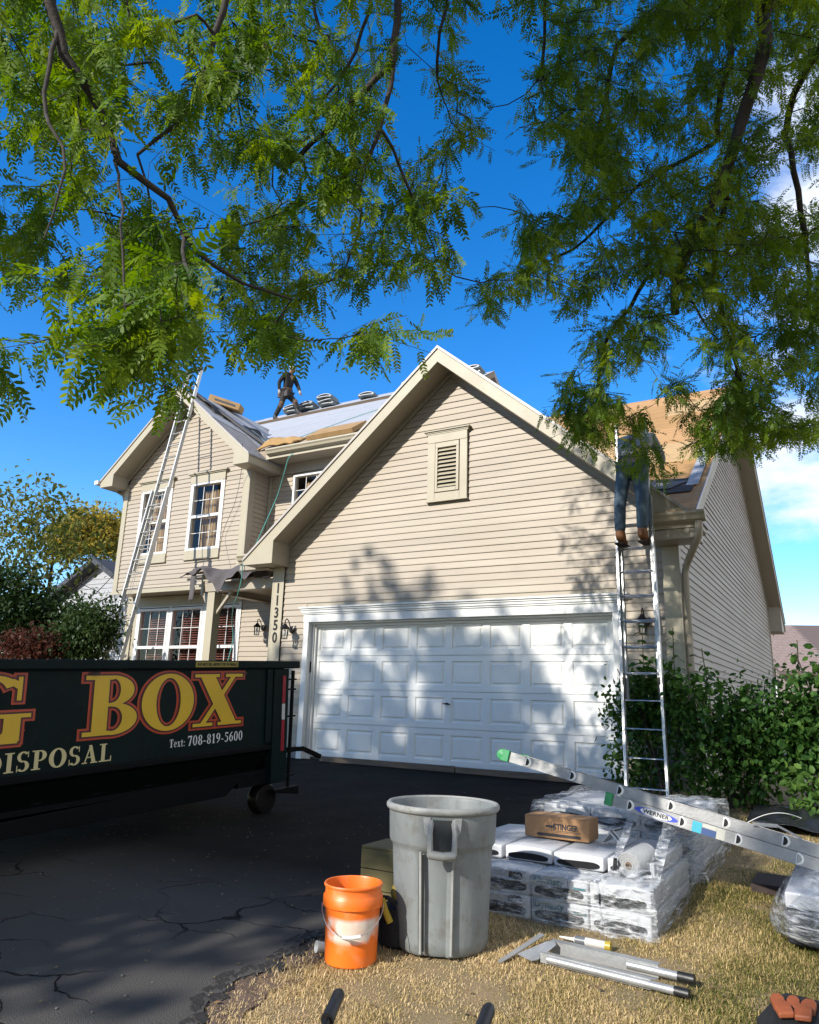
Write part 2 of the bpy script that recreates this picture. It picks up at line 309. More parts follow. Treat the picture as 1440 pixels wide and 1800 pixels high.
# ---- gable trims
def gable(xc, zt, m, xl, xr, yf, yb, fd, rl, zbox, yw, ybl, up, ybr=None, xin=None):
    """front facing gable roof: rake fascia, soffit, boxed eave returns, decks"""
    T = lambda x: zt-m*abs(x-xc)
    for sg, xe in ((-1, xl), (1, xr)):
        ybox = ybl if sg < 0 or ybr is None else ybr
        ri = xe-sg*rl
        poly = [(xc, yf, zt), (xe, yf, T(xe)), (xe, yf, zbox), (ri, yf, zbox), (ri, yf, T(ri)-fd), (xc, yf, T(xc)-fd)]
        MB().prism(poly, (0, -.022, 0)).build('rake_board', TRIM, house)
        # edge moulding and drip edge along the top
        MB().prism([(xc, yf-.023, zt+.012), (xe, yf-.023, T(xe)+.012), (xe, yf-.023, T(xe)-.035), (xc, yf-.023, zt-.035)], (0, -.02, 0)).build('drip_edge', mat('drip_edge', (.55, .50, .44), .4), house)
        # sloping soffit
        MB().prism([(xc, yf+.001, T(xc)-fd), (ri, yf+.001, T(ri)-fd), (ri, yf+.001, T(ri)-fd+.02), (xc, yf+.001, T(xc)-fd+.02)], (0, yw-yf-.002, 0)).build('soffit', SOFF, house)
        # frieze under it
        MB().prism([(xc, yw-.03, T(xc)-fd-.003), (ri, yw-.03, T(ri)-fd-.003), (ri, yw-.03, T(ri)-fd-.085), (xc, yw-.03, T(xc)-fd-.085)], (0, .028, 0)).build('frieze_board', SOFF, house)
        # boxed return: bottom, inner cheek, outer fascia
        b = MB(); lo, hi = sorted((xe, ri)); b.box(lo, hi, yf+.001, yw+.02, zbox, zbox+.02)
        b.box(*sorted((ri, ri-sg*-.018)), yf+.001, yw-.001, zbox+.021, T(ri)-fd-.002)
        b.build('eave_return', SOFF, house)
        MB().box(*sorted((xe, xe+sg*-.02)), yf+.001, ybox, zbox+.021, T(xe)-.012).build('eave_fascia', TRIM, house)
        MB().box(*sorted((xe-sg*.021, xe-sg*.34)), yw+.021, ybox, zbox, zbox+.02).build('eave_soffit', SOFF, house)
        # deck
        if sg > 0 and xin:
            MB().prism([(xin, yf-.03, T(xin)+.002), (xe+.02, yf-.03, T(xe+.02)+.002), (xe+.02, yf-.03, T(xe+.02)-.03), (xin, yf-.03, T(xin)-.03)], (0, ybr-yf+.03, 0)).build('roof_deck', up, house)
            MB().prism([(xc, yf-.03, zt+.002), (xin, yf-.03, T(xin)+.002), (xin, yf-.03, T(xin)-.03), (xc, yf-.03, zt-.03)], (0, yb-yf+.03, 0)).build('roof_deck', up, house); continue
        MB().prism([(xc, yf-.03, zt+.002), (xe+sg*.02, yf-.03, T(xe+sg*.02)+.002), (xe+sg*.02, yf-.03, T(xe+sg*.02)-.03), (xc, yf-.03, zt-.03)], (0, yb-yf+.03, 0)).build('roof_deck', up, house)
gable(GXC, GZT, GM, -.95, 6.31, -.42, 4.3, .255, .62, 3.18, 0, 2.0, UND, .12, 5.9)
# ---- side wall (x = 5.94)
WX = 5.94; YB = 12.1; EZ, EM, RY = 3.40, .64, 6.3      # eave height at y=-.42
def rz(y): return EZ+EM*((y if y <= RY else 2*RY-y)+.42)
sw = MB().prism([(WX-.01, .11, -.2), (WX-.01, YB, -.2), (WX-.01, YB, 3.2), (WX-.01, RY, rz(RY)-.3), (WX-.01, .11, rz(.11)-.3)], (-.08, 0, 0)).build('side_wall', SOFF, house)
def sspan(z):
    h = (rz(RY)-.32-z)/EM
    a, b = max(.10, RY-h), min(YB, RY+h)
    return (a, b) if b-a > .05 else None
SIDS = mat('side_siding', (.56, .51, .44), .6, .12, 1.2, .15, 90, stretch=(.4, .4, 3), tint=.05)
siding(sw, 'x', WX-.01, .2, rz(RY)-.34, sspan, sign=1, m=SIDS)
for (ya, yb2, nm) in ((-.42, RY, 'f'), (RY, 13.02, 'b')):
    za, zb2 = rz(ya), rz(yb2)
    MB().prism([(WX+.30, ya, za), (WX+.30, yb2, zb2), (WX+.30, yb2, zb2-.24), (WX+.30, ya, za-.24)], (.022, 0, 0)).build('rake_board', TRIM, house)
    MB().prism([(WX+.324, ya, za+.012), (WX+.324, yb2, zb2+.012), (WX+.324, yb2, zb2-.03), (WX+.324, ya, za-.03)], (.014, 0, 0)).build('drip_edge', MATS['drip_edge'], house)
    MB().prism([(WX+.299, ya, za-.24), (WX+.299, yb2, zb2-.24), (WX+.299, yb2, zb2-.22), (WX+.299, ya, za-.22)], (-.33, 0, 0)).build('soffit', SOFF, house)
    MB().prism([(WX+.002, ya, za-.243), (WX+.002, yb2, zb2-.243), (WX+.002, yb2, zb2-.34), (WX+.002, ya, za-.34)], (.02, 0, 0)).build('frieze_board', SOFF, house)
# back corner board and back eave box
MB().box(WX-.02, WX+.025, YB-.08, YB+.02, -.1, 3.3).build('corner_board', TRIM, house)
MB().prism([(WX+.298, YB+.02, 3.10), (WX+.298, 12.99, 3.10), (WX+.298, 12.99, rz(12.99)-.03), (WX+.298, YB+.02, rz(YB)-.245)], (-.33, 0, 0)).build('eave_return', SOFF, house)
# low roof: sheathing boards laid in rows, one object each
def roof_pt(x, y, n=0.): return (x, y-n*EM/1.187, rz(y)+n/1.187)
L_ = RY+.42; rowd = 1.03
PLY2 = mat('plywood_pale', (.70, .47, .22), .75, .25, 3, .15, 40, stretch=(1, 6, 6), dirt=.2, dirtcol=(.4, .2, .1)); PLY3 = mat('plywood_ochre', (.60, .34, .12), .75, .3, 2.5, .15, 40, stretch=(1, 6, 6), dirt=.3, dirtcol=(.3, .15, .07))
for r in range(7):
    y0 = max(.15, -.44+r*rowd*.96); y1 = min(-.44+(r+1)*rowd*.96-.006, RY)
    if y0 >= RY-.1: break
    x = 6.26; k = 0
    while x > .4:
        wd = 2.44 if not (r % 2 and k == 0) else 1.22; xa = max(x-wd+.006, .35); nn = random.uniform(0, .006)
        m = (PLY, PLY2, PLY3)[(r*2+k) % 3]
        pts = [roof_pt(xa, y0, .015+nn), roof_pt(x, y0, .015+nn), roof_pt(x, y1, .015+nn), roof_pt(xa, y1, .015+nn)]
        MB().prism(pts, (0, 0, -.022)).build('sheathing_panel', m, house)
        x -= wd; k += 1
MB().prism([roof_pt(5.75, -.44, .015), roof_pt(6.26, -.44, .015), roof_pt(6.26, .144, .015), roof_pt(5.75, .144, .015)], (0, 0, -.022)).build('sheathing_panel', PLY, house)
MB().prism([(6.26, RY, rz(RY)+.01), (6.26, 13.04, rz(13.04)+.01), (6.26, 13.04, rz(13.04)-.02), (6.26, RY, rz(RY)-.02)], (-9, 0, 0)).build('roof_deck', SHING, house)
# felt strip along the low eave with pale overlay strips, as in the valley by the ladder
MB().prism([roof_pt(4.4, .15, .03), roof_pt(6.15, .15, .03), roof_pt(6.15, .62, .03), roof_pt(4.4, 1.0, .03)], (0, 0, .006)).build('felt_strip', FELT, house)
for i in range(3):
    MB().prism([roof_pt(5.05+.3*i, .2+.05*i, .05), roof_pt(5.25+.3*i, .18+.05*i, .05), roof_pt(5.55+.25*i, .5, .05), roof_pt(5.4+.2*i, .55, .05)], (0, 0, .006)).build('felt_patch', mat('grey_felt', (.24, .23, .25), .9, .2), house)
MB().prism([roof_pt(6.05, .35, .04), roof_pt(6.2, .35, .04), roof_pt(6.2, 6.2, .04), roof_pt(6.05, 6.2, .04)], (0, 0, .006)).build('edge_strip', UND, house)
# front gutter on the right with its downspout
def gutter(x0, x1, y, z, name='gutter', m=None):
    pr = [(0, 0), (0, -.125), (-.02, -.13), (-.085, -.10), (-.10, -.06), (-.125, -.03), (-.125, .0), (-.112, .0), (-.112, -.025), (-.088, -.055), (-.075, -.09), (-.02, -.118), (-.01, -.115), (-.01, 0)]
    mb = MB().prism([(x0, y+a, z+b) for a, b in pr], (x1-x0, 0, 0))
    mb.prism([(x1, y+a, z+b) for a, b in pr[:7]], (.004, 0, 0)); mb.prism([(x0-.004, y+a, z+b) for a, b in pr[:7]], (.004, 0, 0))
    return mb.build(name, m or TRIM, house)
gutter(5.70, 6.38, -.445, 3.36)
ds = MB(); ds.tube([(6.30, -.47, 3.24), (6.30, -.47, 3.14), (6.28, -.43, 3.06), (6.14, -.18, 2.90), (6.05, .0, 2.80), (6.02, .04, 2.70), (6.02, .05, .25)], .045, 10); ds.build('downspout', SOFF, house, smooth=True)
MB().box(5.70, 6.27, -.44, -.02, 3.05, 3.17).build('eave_box', SOFF, house, bevel=.006)
# ---- upper block, left
UX0, UX1 = -6.65, .35; UE, UM = 6.08, .671             # eave z at y = 1.65
def uz(y): return UE+UM*((y if y <= RY else 2*RY-y)-1.65)
YR = 2.1
rw = MB(); rw.box(UX0, -6.45, YR+.012, YR+.1, -.1, 3.3); rw.box(-6.45, -3.25, YR+.012, YR+.1, -.1, 1.12); rw.box(-6.45, -3.25, YR+.012, YR+.1, 2.97, 3.3); rw.box(-3.25, -.6, YR+.012, YR+.1, -.1, 3.3)
rw.box(-2.78, -2.15, YR+.012, YR+.1, 3.3, 5.95); rw.box(-2.15, -1.15, YR+.012, YR+.1, 3.3, 4.2); rw.box(-2.15, -1.15, YR+.012, YR+.1, 5.6, 5.95); rw.box(-1.15, UX1, YR+.012, YR+.1, 3.3, 5.95)
rwall = rw.build('recessed_wall', SOFF, house)
siding(rwall, 'y', YR+.012, .3, 3.25, lambda z: (-7.0+.17+.2, -.65), [(-6.47, -3.28, 0, 3.25)])
siding(rwall, 'y', YR+.012, 3.25, 5.68, lambda z: (-2.70, .3), [(-2.13, -1.17, 4.24, 5.66)])
MB().box(-2.78, .3, YR-.03, YR+.011, 5.66, 5.93).build('frieze_board', SOFF, house)
MB().box(-2.76, -2.70, YR-.03, YR+.011, 3.3, 5.65).build('corner_channel', TRIM, house)
MB().box(-6.82, -6.60, YR-.03, YR+.011, .1, 3.26).build('corner_board', TRIM, house)
MB().box(UX0-.2, UX0-.1, YR+.1, 11, -.2, 6.1).build('left_wall', SOFF, house)
MB().prism([(UX1, 2.2, 3.2), (UX1, 10.6, 3.2), (UX1, 10.6, 5.9), (UX1, RY, uz(RY)-.3), (UX1, 2.2, 5.9)], (-.1, 0, 0)).build('upper_side_wall', SOFF, house)
MB().box(-6.8, WX-.1, 11.9, 12.0, -.2, 3.2).build('rear_wall', SOFF, house)
MB().box(-6.8, UX1, 10.5, 10.6, 3.2, 5.9).build('rear_wall', SOFF, house)
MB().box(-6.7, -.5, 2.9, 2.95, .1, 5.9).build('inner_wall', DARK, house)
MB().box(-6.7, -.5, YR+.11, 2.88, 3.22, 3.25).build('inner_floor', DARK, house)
XE0, XE1 = -7.25, .65
def u_pt(x, y, n=0.): return (x, y-n*UM/1.204, uz(y)+n/1.204)
MB().prism([(XE0, 1.65, uz(1.65)), (XE0, RY, uz(RY)), (XE0, RY, uz(RY)-.16), (XE0, 1.65, uz(1.65)-.16)], (XE1-XE0, 0, 0)).build('roof_deck', mat('bare_deck', (.50, .40, .29), .8, .25, 5, .2, 30), house)
MB().prism([(XE0, RY, uz(RY)), (XE0, 10.95, uz(10.95)), (XE0, 10.95, uz(10.95)-.16), (XE0, RY, uz(RY)-.16)], (XE1-XE0, 0, 0)).build('roof_deck', UND, house)
for i, (ya, yb2) in enumerate(((2.15, 3.02), (2.96, 3.86), (3.80, 4.72), (4.66, 5.58), (5.52, 6.32))):
    n = .006+.005*i; MB().prism([u_pt(-4.6 if i < 2 else -6.9, ya, n), u_pt(XE1, ya, n), u_pt(XE1, yb2, n), u_pt(-4.6 if i < 2 else -6.9, yb2, n)], (0, 0, .004)).build('underlayment_sheet', UND, house)
MB().box(-2.5, .3, 1.62, 1.642, 5.88, 6.06).build('eave_fascia', TRIM, house)
gutter(-2.42, .3, 1.618, 6.07); MB().box(-2.5, .3, 1.643, YR-.031, 5.88, 5.90).build('eave_soffit', SOFF, house)
# ---- bay (y = 1.5)
BY, BXL, BXR, BXC, BZT, BM = 1.5, -6.67, -2.78, -4.72, 7.76, .84
bw = MB(); bw.prism([(BXL+.02, BY+.012, 5.62), (BXR-.02, BY+.012, 5.62), (BXR-.02, BY+.012, 5.75), (BXC, BY+.012, 7.42), (BXL+.02, BY+.012, 5.75)], (0, .09, 0))
bw.box(BXL+.02, -6.06, BY+.012, BY+.1, 3.27, 5.62); bw.box(-5.06, -4.46, BY+.012, BY+.1, 3.27, 5.62); bw.box(-3.5, BXR-.02, BY+.012, BY+.1, 3.27, 5.62)
for a, b in ((-6.06, -5.06), (-4.46, -3.5)): bw.box(a, b, BY+.012, BY+.1, 3.27, 4.0)
bwall = bw.build('bay_wall', SOFF, house)
def bspan(z):
    hw = (7.40-z)/BM; a, b = max(BXL+.13, BXC-hw), min(BXR-.16, BXC+hw); return (a, b) if b > a else None
siding(bwall, 'y', BY+.012, 3.30, 7.38, bspan, [(-6.06, -5.06, 3.9, 5.72), (-4.46, -3.5, 3.9, 5.72)])
for a, b in ((BXL, BXL+.14), (BXR-.17, BXR)): MB().box(a, b, BY-.022, BY+.011, 3.26, 5.72).build('corner_board', TRIM, house, bevel=.003)
MB().box(BXR+.001, BXR+.02, BY-.022, BY+.14, 3.26, 5.72).build('corner_board', SOFF, house)
bs = MB().box(BXR-.03, BXR-.008, BY+.14, YR, 3.27, 5.7).build('bay_side_wall', SOFF, house)
siding(bs, 'x', BXR-.008, 3.28, 5.7, lambda z: (BY+.14, YR), sign=1)
MB().box(BXL-.02, BXR, BY-.022, YR+.01, 3.215, 3.255).build('bay_soffit', SOFF, house)
MB().box(BXL-.02, BXR+.005, BY-.03, BY-.001, 3.19, 3.262).build('bay_band', TRIM, house)
gable(BXC, BZT, BM, -7.02, -2.46, 1.08, 4.25, .25, .42, 5.66, BY, 2.1, mat('wet_deck', (.40, .38, .37), .7, .3, 6, .3, 20))
MB().box(-7.17, -7.04, 1.0, 1.9, 5.74, 5.83).build('gutter', WHT, house)
dsp = MB(); dsp.tube([(-7.05, 1.5, 5.75), (-6.98, 1.5, 5.68), (-6.74, 1.52, 5.55), (-6.72, 1.55, 5.4)], .035, 8); dsp.build('downspout', SOFF, house, smooth=True)
for i, (ya, yb2) in enumerate(((1.05, 1.95), (1.9, 2.8), (2.75, 3.7), )):   # sheets down the bay's right slope
    def bp(d, y, n): return (BXC+d, y, BZT-BM*d+n)
    MB().prism([bp(.02, ya, .012+.005*i), bp(.02, yb2, .012+.005*i), bp(1.75 if i else 1.35, yb2, .012+.005*i), bp(1.75 if i else 1.1, ya, .012+.005*i)], (0, 0, .004)).build('underlayment_sheet', UND, house)
# ---- windows
GLASS = mat('window_glass', (.028, .033, .038), .06, spec=.9); 
CURT = mat('tan_curtain', (.62, .42, .20), .9, .4, 6, stretch=(9, 1, .8)); BLIND = mat('blind', (.50, .17, .13), .6, .2, 9)
CLR = bpy.data.materials.new('clear_glass'); CLR.use_nodes = True; _n = CLR.node_tree.nodes; _l = CLR.node_tree.links
_t = _n.new('ShaderNodeBsdfTransparent'); _t.inputs[0].default_value = (.92, .94, .95, 1); _g = _n.new('ShaderNodeBsdfGlossy'); _g.inputs['Roughness'].default_value = .03
_fr = _n.new('ShaderNodeFresnel'); _fr.inputs[0].default_value = 1.4; _mx = _n.new('ShaderNodeMixShader'); _l.new(_fr.outputs[0], _mx.inputs[0]); _l.new(_t.outputs[0], _mx.inputs[1]); _l.new(_g.outputs[0], _mx.inputs[2]); _l.new(_mx.outputs[0], _n['Material Output'].inputs[0])
def window(x0, x1, z0, z1, y, kind, fw=.045, cols=3):
    f = MB(); F = y-.03; Bk = y+.10
    f.box(x0, x0+fw, F, Bk, z0, z1); f.box(x1-fw, x1, F, Bk, z0, z1); f.box(x0+fw, x1-fw, F, Bk, z1-fw, z1); f.box(x0+fw, x1-fw, F, Bk, z0, z0+fw)
    zm = (z0+z1)/2; f.box(x0+fw, x1-fw, F+.012, Bk-.02, zm-.032, zm+.032)
    win = f.build('window', WHT, house, bevel=.003)
    a, b = x0+fw, x1-fw
    for (za, zb) in ((z0+fw, zm-.032), (zm+.032, z1-fw)):
        MB().quad((a, y+.032, za), (b, y+.032, za), (b, y+.032, zb), (a, y+.032, zb)).build('pane', CLR, win, fix=False)
        mn = MB()
        for c in range(1, cols): xx = a+(b-a)*c/cols; mn.box(xx-.006, xx+.006, y+.014, y+.028, za, zb)
        zz = (za+zb)/2; 
        for c in range(cols): mn.box(a+(b-a)*c/cols+(.009 if c else 0), a+(b-a)*(c+1)/cols-(.009 if c < cols-1 else 0), y+.014, y+.028, zz-.006, zz+.006)
        mn.build('muntin', WHT, win)
    if kind == 'curtain':
        n = 26; vs = []; pts = []
        mb = MB()
        for i in range(n+1):
            t = i/n; xx = a+.16+(b-a-.16)*t; yy = y+.16+.018*math.sin(i*1.9); mb.v += [(xx, yy, z0+.02), (xx, yy, z1-.14)]
        mb.f = [(2*i, 2*i+2, 2*i+3, 2*i+1) for i in range(n)]; mb.mi = [0]*n
        mb.build('curtain', CURT, win)
    else:
        mb = MB(); z = z0+.05
        while z < z1-.16:
            mb.hexa([(a+.13, y+.14, z), (b, y+.14, z), (b, y+.175, z+.012), (a+.13, y+.175, z+.012), (a+.13, y+.14, z+.003), (b, y+.14, z+.003), (b, y+.175, z+.015), (a+.13, y+.175, z+.015)]); z += .052
        mb.build('blind', BLIND, win)
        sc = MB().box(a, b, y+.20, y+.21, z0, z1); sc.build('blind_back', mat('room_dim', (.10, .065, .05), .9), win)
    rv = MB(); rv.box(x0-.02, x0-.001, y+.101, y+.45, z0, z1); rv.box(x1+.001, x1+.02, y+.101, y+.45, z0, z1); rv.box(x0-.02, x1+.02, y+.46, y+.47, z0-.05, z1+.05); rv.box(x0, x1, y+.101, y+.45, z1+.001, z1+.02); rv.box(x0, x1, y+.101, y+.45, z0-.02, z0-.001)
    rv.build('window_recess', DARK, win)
    return win
for a, b in ((-6.02, -5.10), (-4.43, -3.52)):
    window(a, b, 4.04, 5.54, BY, 'curtain', .05)
    h = MB(); h.box(a-.06, b+.06, BY-.035, BY+.011, 5.542, 5.72); h.box(a-.09, b+.09, BY-.06, BY+.0, 5.722, 5.745); h.box(a-.13, b+.13, BY-.085, BY+.0, 5.747, 5.775); h.build('window_head', TRIM, house, bevel=.003)
    h = MB(); h.box(a-.05, b+.05, BY-.03, BY+.011, 3.86, 4.038); h.box(a-.06, b+.06, BY-.045, BY, 3.835, 3.857); h.build('window_apron', TRIM, house, bevel=.003)
    MB().box(a-.045, a-.001, BY-.02, BY+.05, 4.04, 5.54).build('window_casing', WHT, house); MB().box(b+.001, b+.045, BY-.02, BY+.05, 4.04, 5.54).build('window_casing', WHT, house)
window(-2.10, -1.20, 4.28, 5.62, YR, 'curtain', .05)
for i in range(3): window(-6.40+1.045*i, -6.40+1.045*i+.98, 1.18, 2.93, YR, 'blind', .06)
c = MB()
for i in range(4): c.box(-6.465+1.045*i, -6.402+1.045*i, YR-.02, YR+.05, 1.15, 2.95)
c.box(-6.46, -3.27, YR-.02, YR+.05, 2.951, 2.97); c.box(-6.46, -3.27, YR-.05, YR+.05, 1.08, 1.149); c.build('window_casing', WHT, house)
MB().box(-6.47, -3.25, YR-.025, YR+.011, 2.975, 3.20).build('window_head', TRIM, house)
MB().box(-6.56, -6.47, YR-.02, YR+.011, 1.1, 3.2).build('window_side_trim', TRIM, house)
# ---- porch: post, beam, torn felt, short gutter
PY = .42
MB().box(-2.58, -2.40, PY, PY+.18, .12, 2.92).build('porch_post', TRIM, house, bevel=.005)
MB().box(-2.66, -.64, PY-.02, PY+.16, 2.925, 3.10).build('porch_beam', SOFF, house, bevel=.004)
MB().box(-2.66, -2.48, PY+.161, YR-.02, 2.925, 3.10).build('porch_beam', SOFF, house)
MB().box(-2.40, -.63, PY+.17, YR-.04, 3.04, 3.06).build('porch_ceiling', SOFF, house)
for (a, b) in (((-2.49, PY+.02, 2.45), (-2.9, PY-.0, 2.93)), ((-2.39, PY+.25, 2.55), (-1.9, PY+.25, 2.92))):
    pass
br = MB(); br.prism([(-2.585, PY+.06, 2.92), (-2.585, PY+.06, 2.55), (-2.80, PY+.06, 2.92)], (0, .06, 0)); br.prism([(-2.395, PY+.06, 2.50), (-2.395, PY+.06, 2.56), (-2.1, PY+.06, 2.92), (-2.03, PY+.06, 2.92)], (0, .06, 0)); br.build('bracket', SOFF, house)
MB().box(-2.74, -2.66, -.02+PY, PY+1.4, 2.98, 3.04).build('trim_strip', TRIM, house)
fr = MB(); fr.box(-3.12, -2.62, PY-.06, PY-.02, 3.16, 3.20); fr.box(-3.15, -2.66, PY-.08, PY-.03, 3.27, 3.30); fr.box(-2.72, -2.67, PY-.05, PY-.01, 2.86, 3.26); fr.box(-3.0, -2.72, PY-.05, PY-.03, 3.02, 3.06); fr.box(-2.66, -2.3, PY-.07, PY-.03, 3.12, 3.15)
fr.build('porch_eave_trim', TRIM, house)
rf = MB()
for i in range(6): x = -2.5+.36*i; rf.obox((x, PY-.05, 3.16), (x, YR-.05, 3.62), .04, .09)
rf.build('porch_rafters', WOOD, house)
def sheet(name, fn, nu, nv, m, parent=None, th=.003):
    mb = MB()
    for i in range(nu+1):
        for j in range(nv+1): mb.v.append(tuple(fn(i/nu, j/nv)))
    for i in range(nu):
        for j in range(nv): a = i*(nv+1)+j; mb.f.append((a, a+1, a+nv+2, a+nv+1)); mb.mi.append(0)
    o = mb.build(name, m, parent, smooth=True, fix=False); s = o.modifiers.new('thick', 'SOLIDIFY'); s.thickness = th; return o
TFELT = mat('torn_felt', (.13, .115, .115), .9, .2, 7, .3, 60)
def tornfelt(u, v):
    x = -3.15+2.2*u+.05*math.sin(9*v+4*u); rag = .10*math.sin(17*u)+.06*math.sin(41*u+1)
    y = PY-.22-.1*u+(1.5)*v; z = 3.26+.22*v+.13*abs(math.sin(5.2*u+.6))*(1-.4*v)+.04*math.sin(13*u+3*v)
    if v < .2: z -= (.2-v)*(.5+1.6*math.sin(3.1*u)**2*(.25+.75*u))+rag*(.2-v)*4
    return (x, y, z)
sheet('torn_felt', tornfelt, 48, 18, TFELT, house)
def strip(u, v): return (-2.86+.12*v+.10*u*math.sin(2.5*u), PY-.16-.10*math.sin(1.8*u), 3.36-.62*u)
sheet('hanging_felt_strip', strip, 14, 3, TFELT, house)
gutter(-1.30, -.66, PY-.55, 3.42); MB().box(-1.3, -.66, PY-.56, PY-.4, 3.16, 3.25).build('eave_box', SOFF, house)
MB().box(-1.3, -.66, PY-.62, PY-.5, 3.27, 3.285).build('trim_strip', TRIM, house)
# ---- house number
for i, ch in enumerate('11350'):
    P = (-.50, -.031, 2.82-.205*i); text(ch, .24, house, BLACKM, P, (1, 0, 0), (0, 0, 1), bold=.004, name='house_number', sx=.85, ext=.006)
# ---- wall lamps
def wall_lamp(x, y, z, label):
    t = thing('wall_lamp', label, 'lamp', (x, y, z), 'black carriage lamps on the house front')
    b = MB(); b.lathe([(0, 0), (.055, 0), (.06, .008), (.03, .02), (0, .022)], (x, y, z), 20, axis=(0, -1, 0)); b.build('back_plate', BLACKM, t, smooth=True)
    arm = [(x, y-.02, z), (x, y-.06, z+.05), (x, y-.10, z+.13), (x, y-.15, z+.16), (x, y-.19, z+.13), (x, y-.185, z+.085)]
    a = MB(); a.tube(arm, .009, 8); a.build('arm', BLACKM, t, smooth=True)
    c = (x, y-.185, z); s = MB(); s.lathe([(0, .085), (.02, .08), (.03, .06), (.075, .015), (.082, .0), (.078, -.002), (.02, .05)], c, 20); s.build('shade', BLACKM, t, smooth=True)
    g = MB(); g.lathe([(.058, -.004), (.052, -.09), (.045, -.15), (0, -.152)], c, 16); g.build('glass', CLR, t, smooth=True)
    k = MB()
    for i in range(6):
        an = i*math.pi/3+.3; k.tube([(c[0]+.066*math.cos(an), c[1]+.066*math.sin(an), z-.003), (c[0]+.052*math.cos(an), c[1]+.052*math.sin(an), z-.16)], .003, 5)
    k.lathe([(.052, -.158), (.056, -.163), (.048, -.168), (.0, -.17), (0, -.16), (.052, -.158)], c, 14)
    k.build('cage', BLACKM, t); b = MB(); b.lathe([(0, -.01), (.014, -.03), (.02, -.07), (.012, -.1), (0, -.11)], c, 10); b.build('bulb', WHT, t, smooth=True)
    return t
wall_lamp(-.15, -.02, 2.13, 'black carriage lamp between the house number and the garage door')
wall_lamp(-2.62, YR-.02, 2.42, 'black carriage lamp in the shade of the entry, left of the house number')
wall_lamp(5.52, -.02, 2.10, 'black carriage lamp behind the right hand ladder, right of the garage door')
# ================================================================== GROUND
def gridsheet(name, fx, fy, fz, m, nu, nv):
    mb = MB()
    for i in range(nu+1):
        for j in range(nv+1): x, y = fx(i/nu, j/nv), fy(i/nu, j/nv); mb.v.append((x, y, fz(x, y)))
    for i in range(nu):
        for j in range(nv): a = i*(nv+1)+j; mb.f.append((a, a+nv+1, a+nv+2, a+1)); mb.mi.append(0)
    return mb.build(name, m, None, smooth=True, fix=False)
LAWN = mat('lawn_soil', (.36, .25, .14), .95, .3, 5, .6, 50, col2=(.24, .19, .09), dirt=.3, dirtcol=(.25, .17, .09))
ext = lambda t: (abs(t*2-1)**3)*600*(1 if t > .5 else -1)
g = gridsheet('ground', lambda u, v: ext(u)+5, lambda u, v: ext(v)-4, lambda x, y: gz(y)-.004-(.25 if y > .3 and -6.9 < x < 6 else 0), LAWN, 90, 200); struct(g)
ASP = mat('asphalt', (.020, .0185, .0175), .85, .3, 2.2, .9, 170, dirt=.4, dirtcol=(.040, .038, .036), spec=.12)
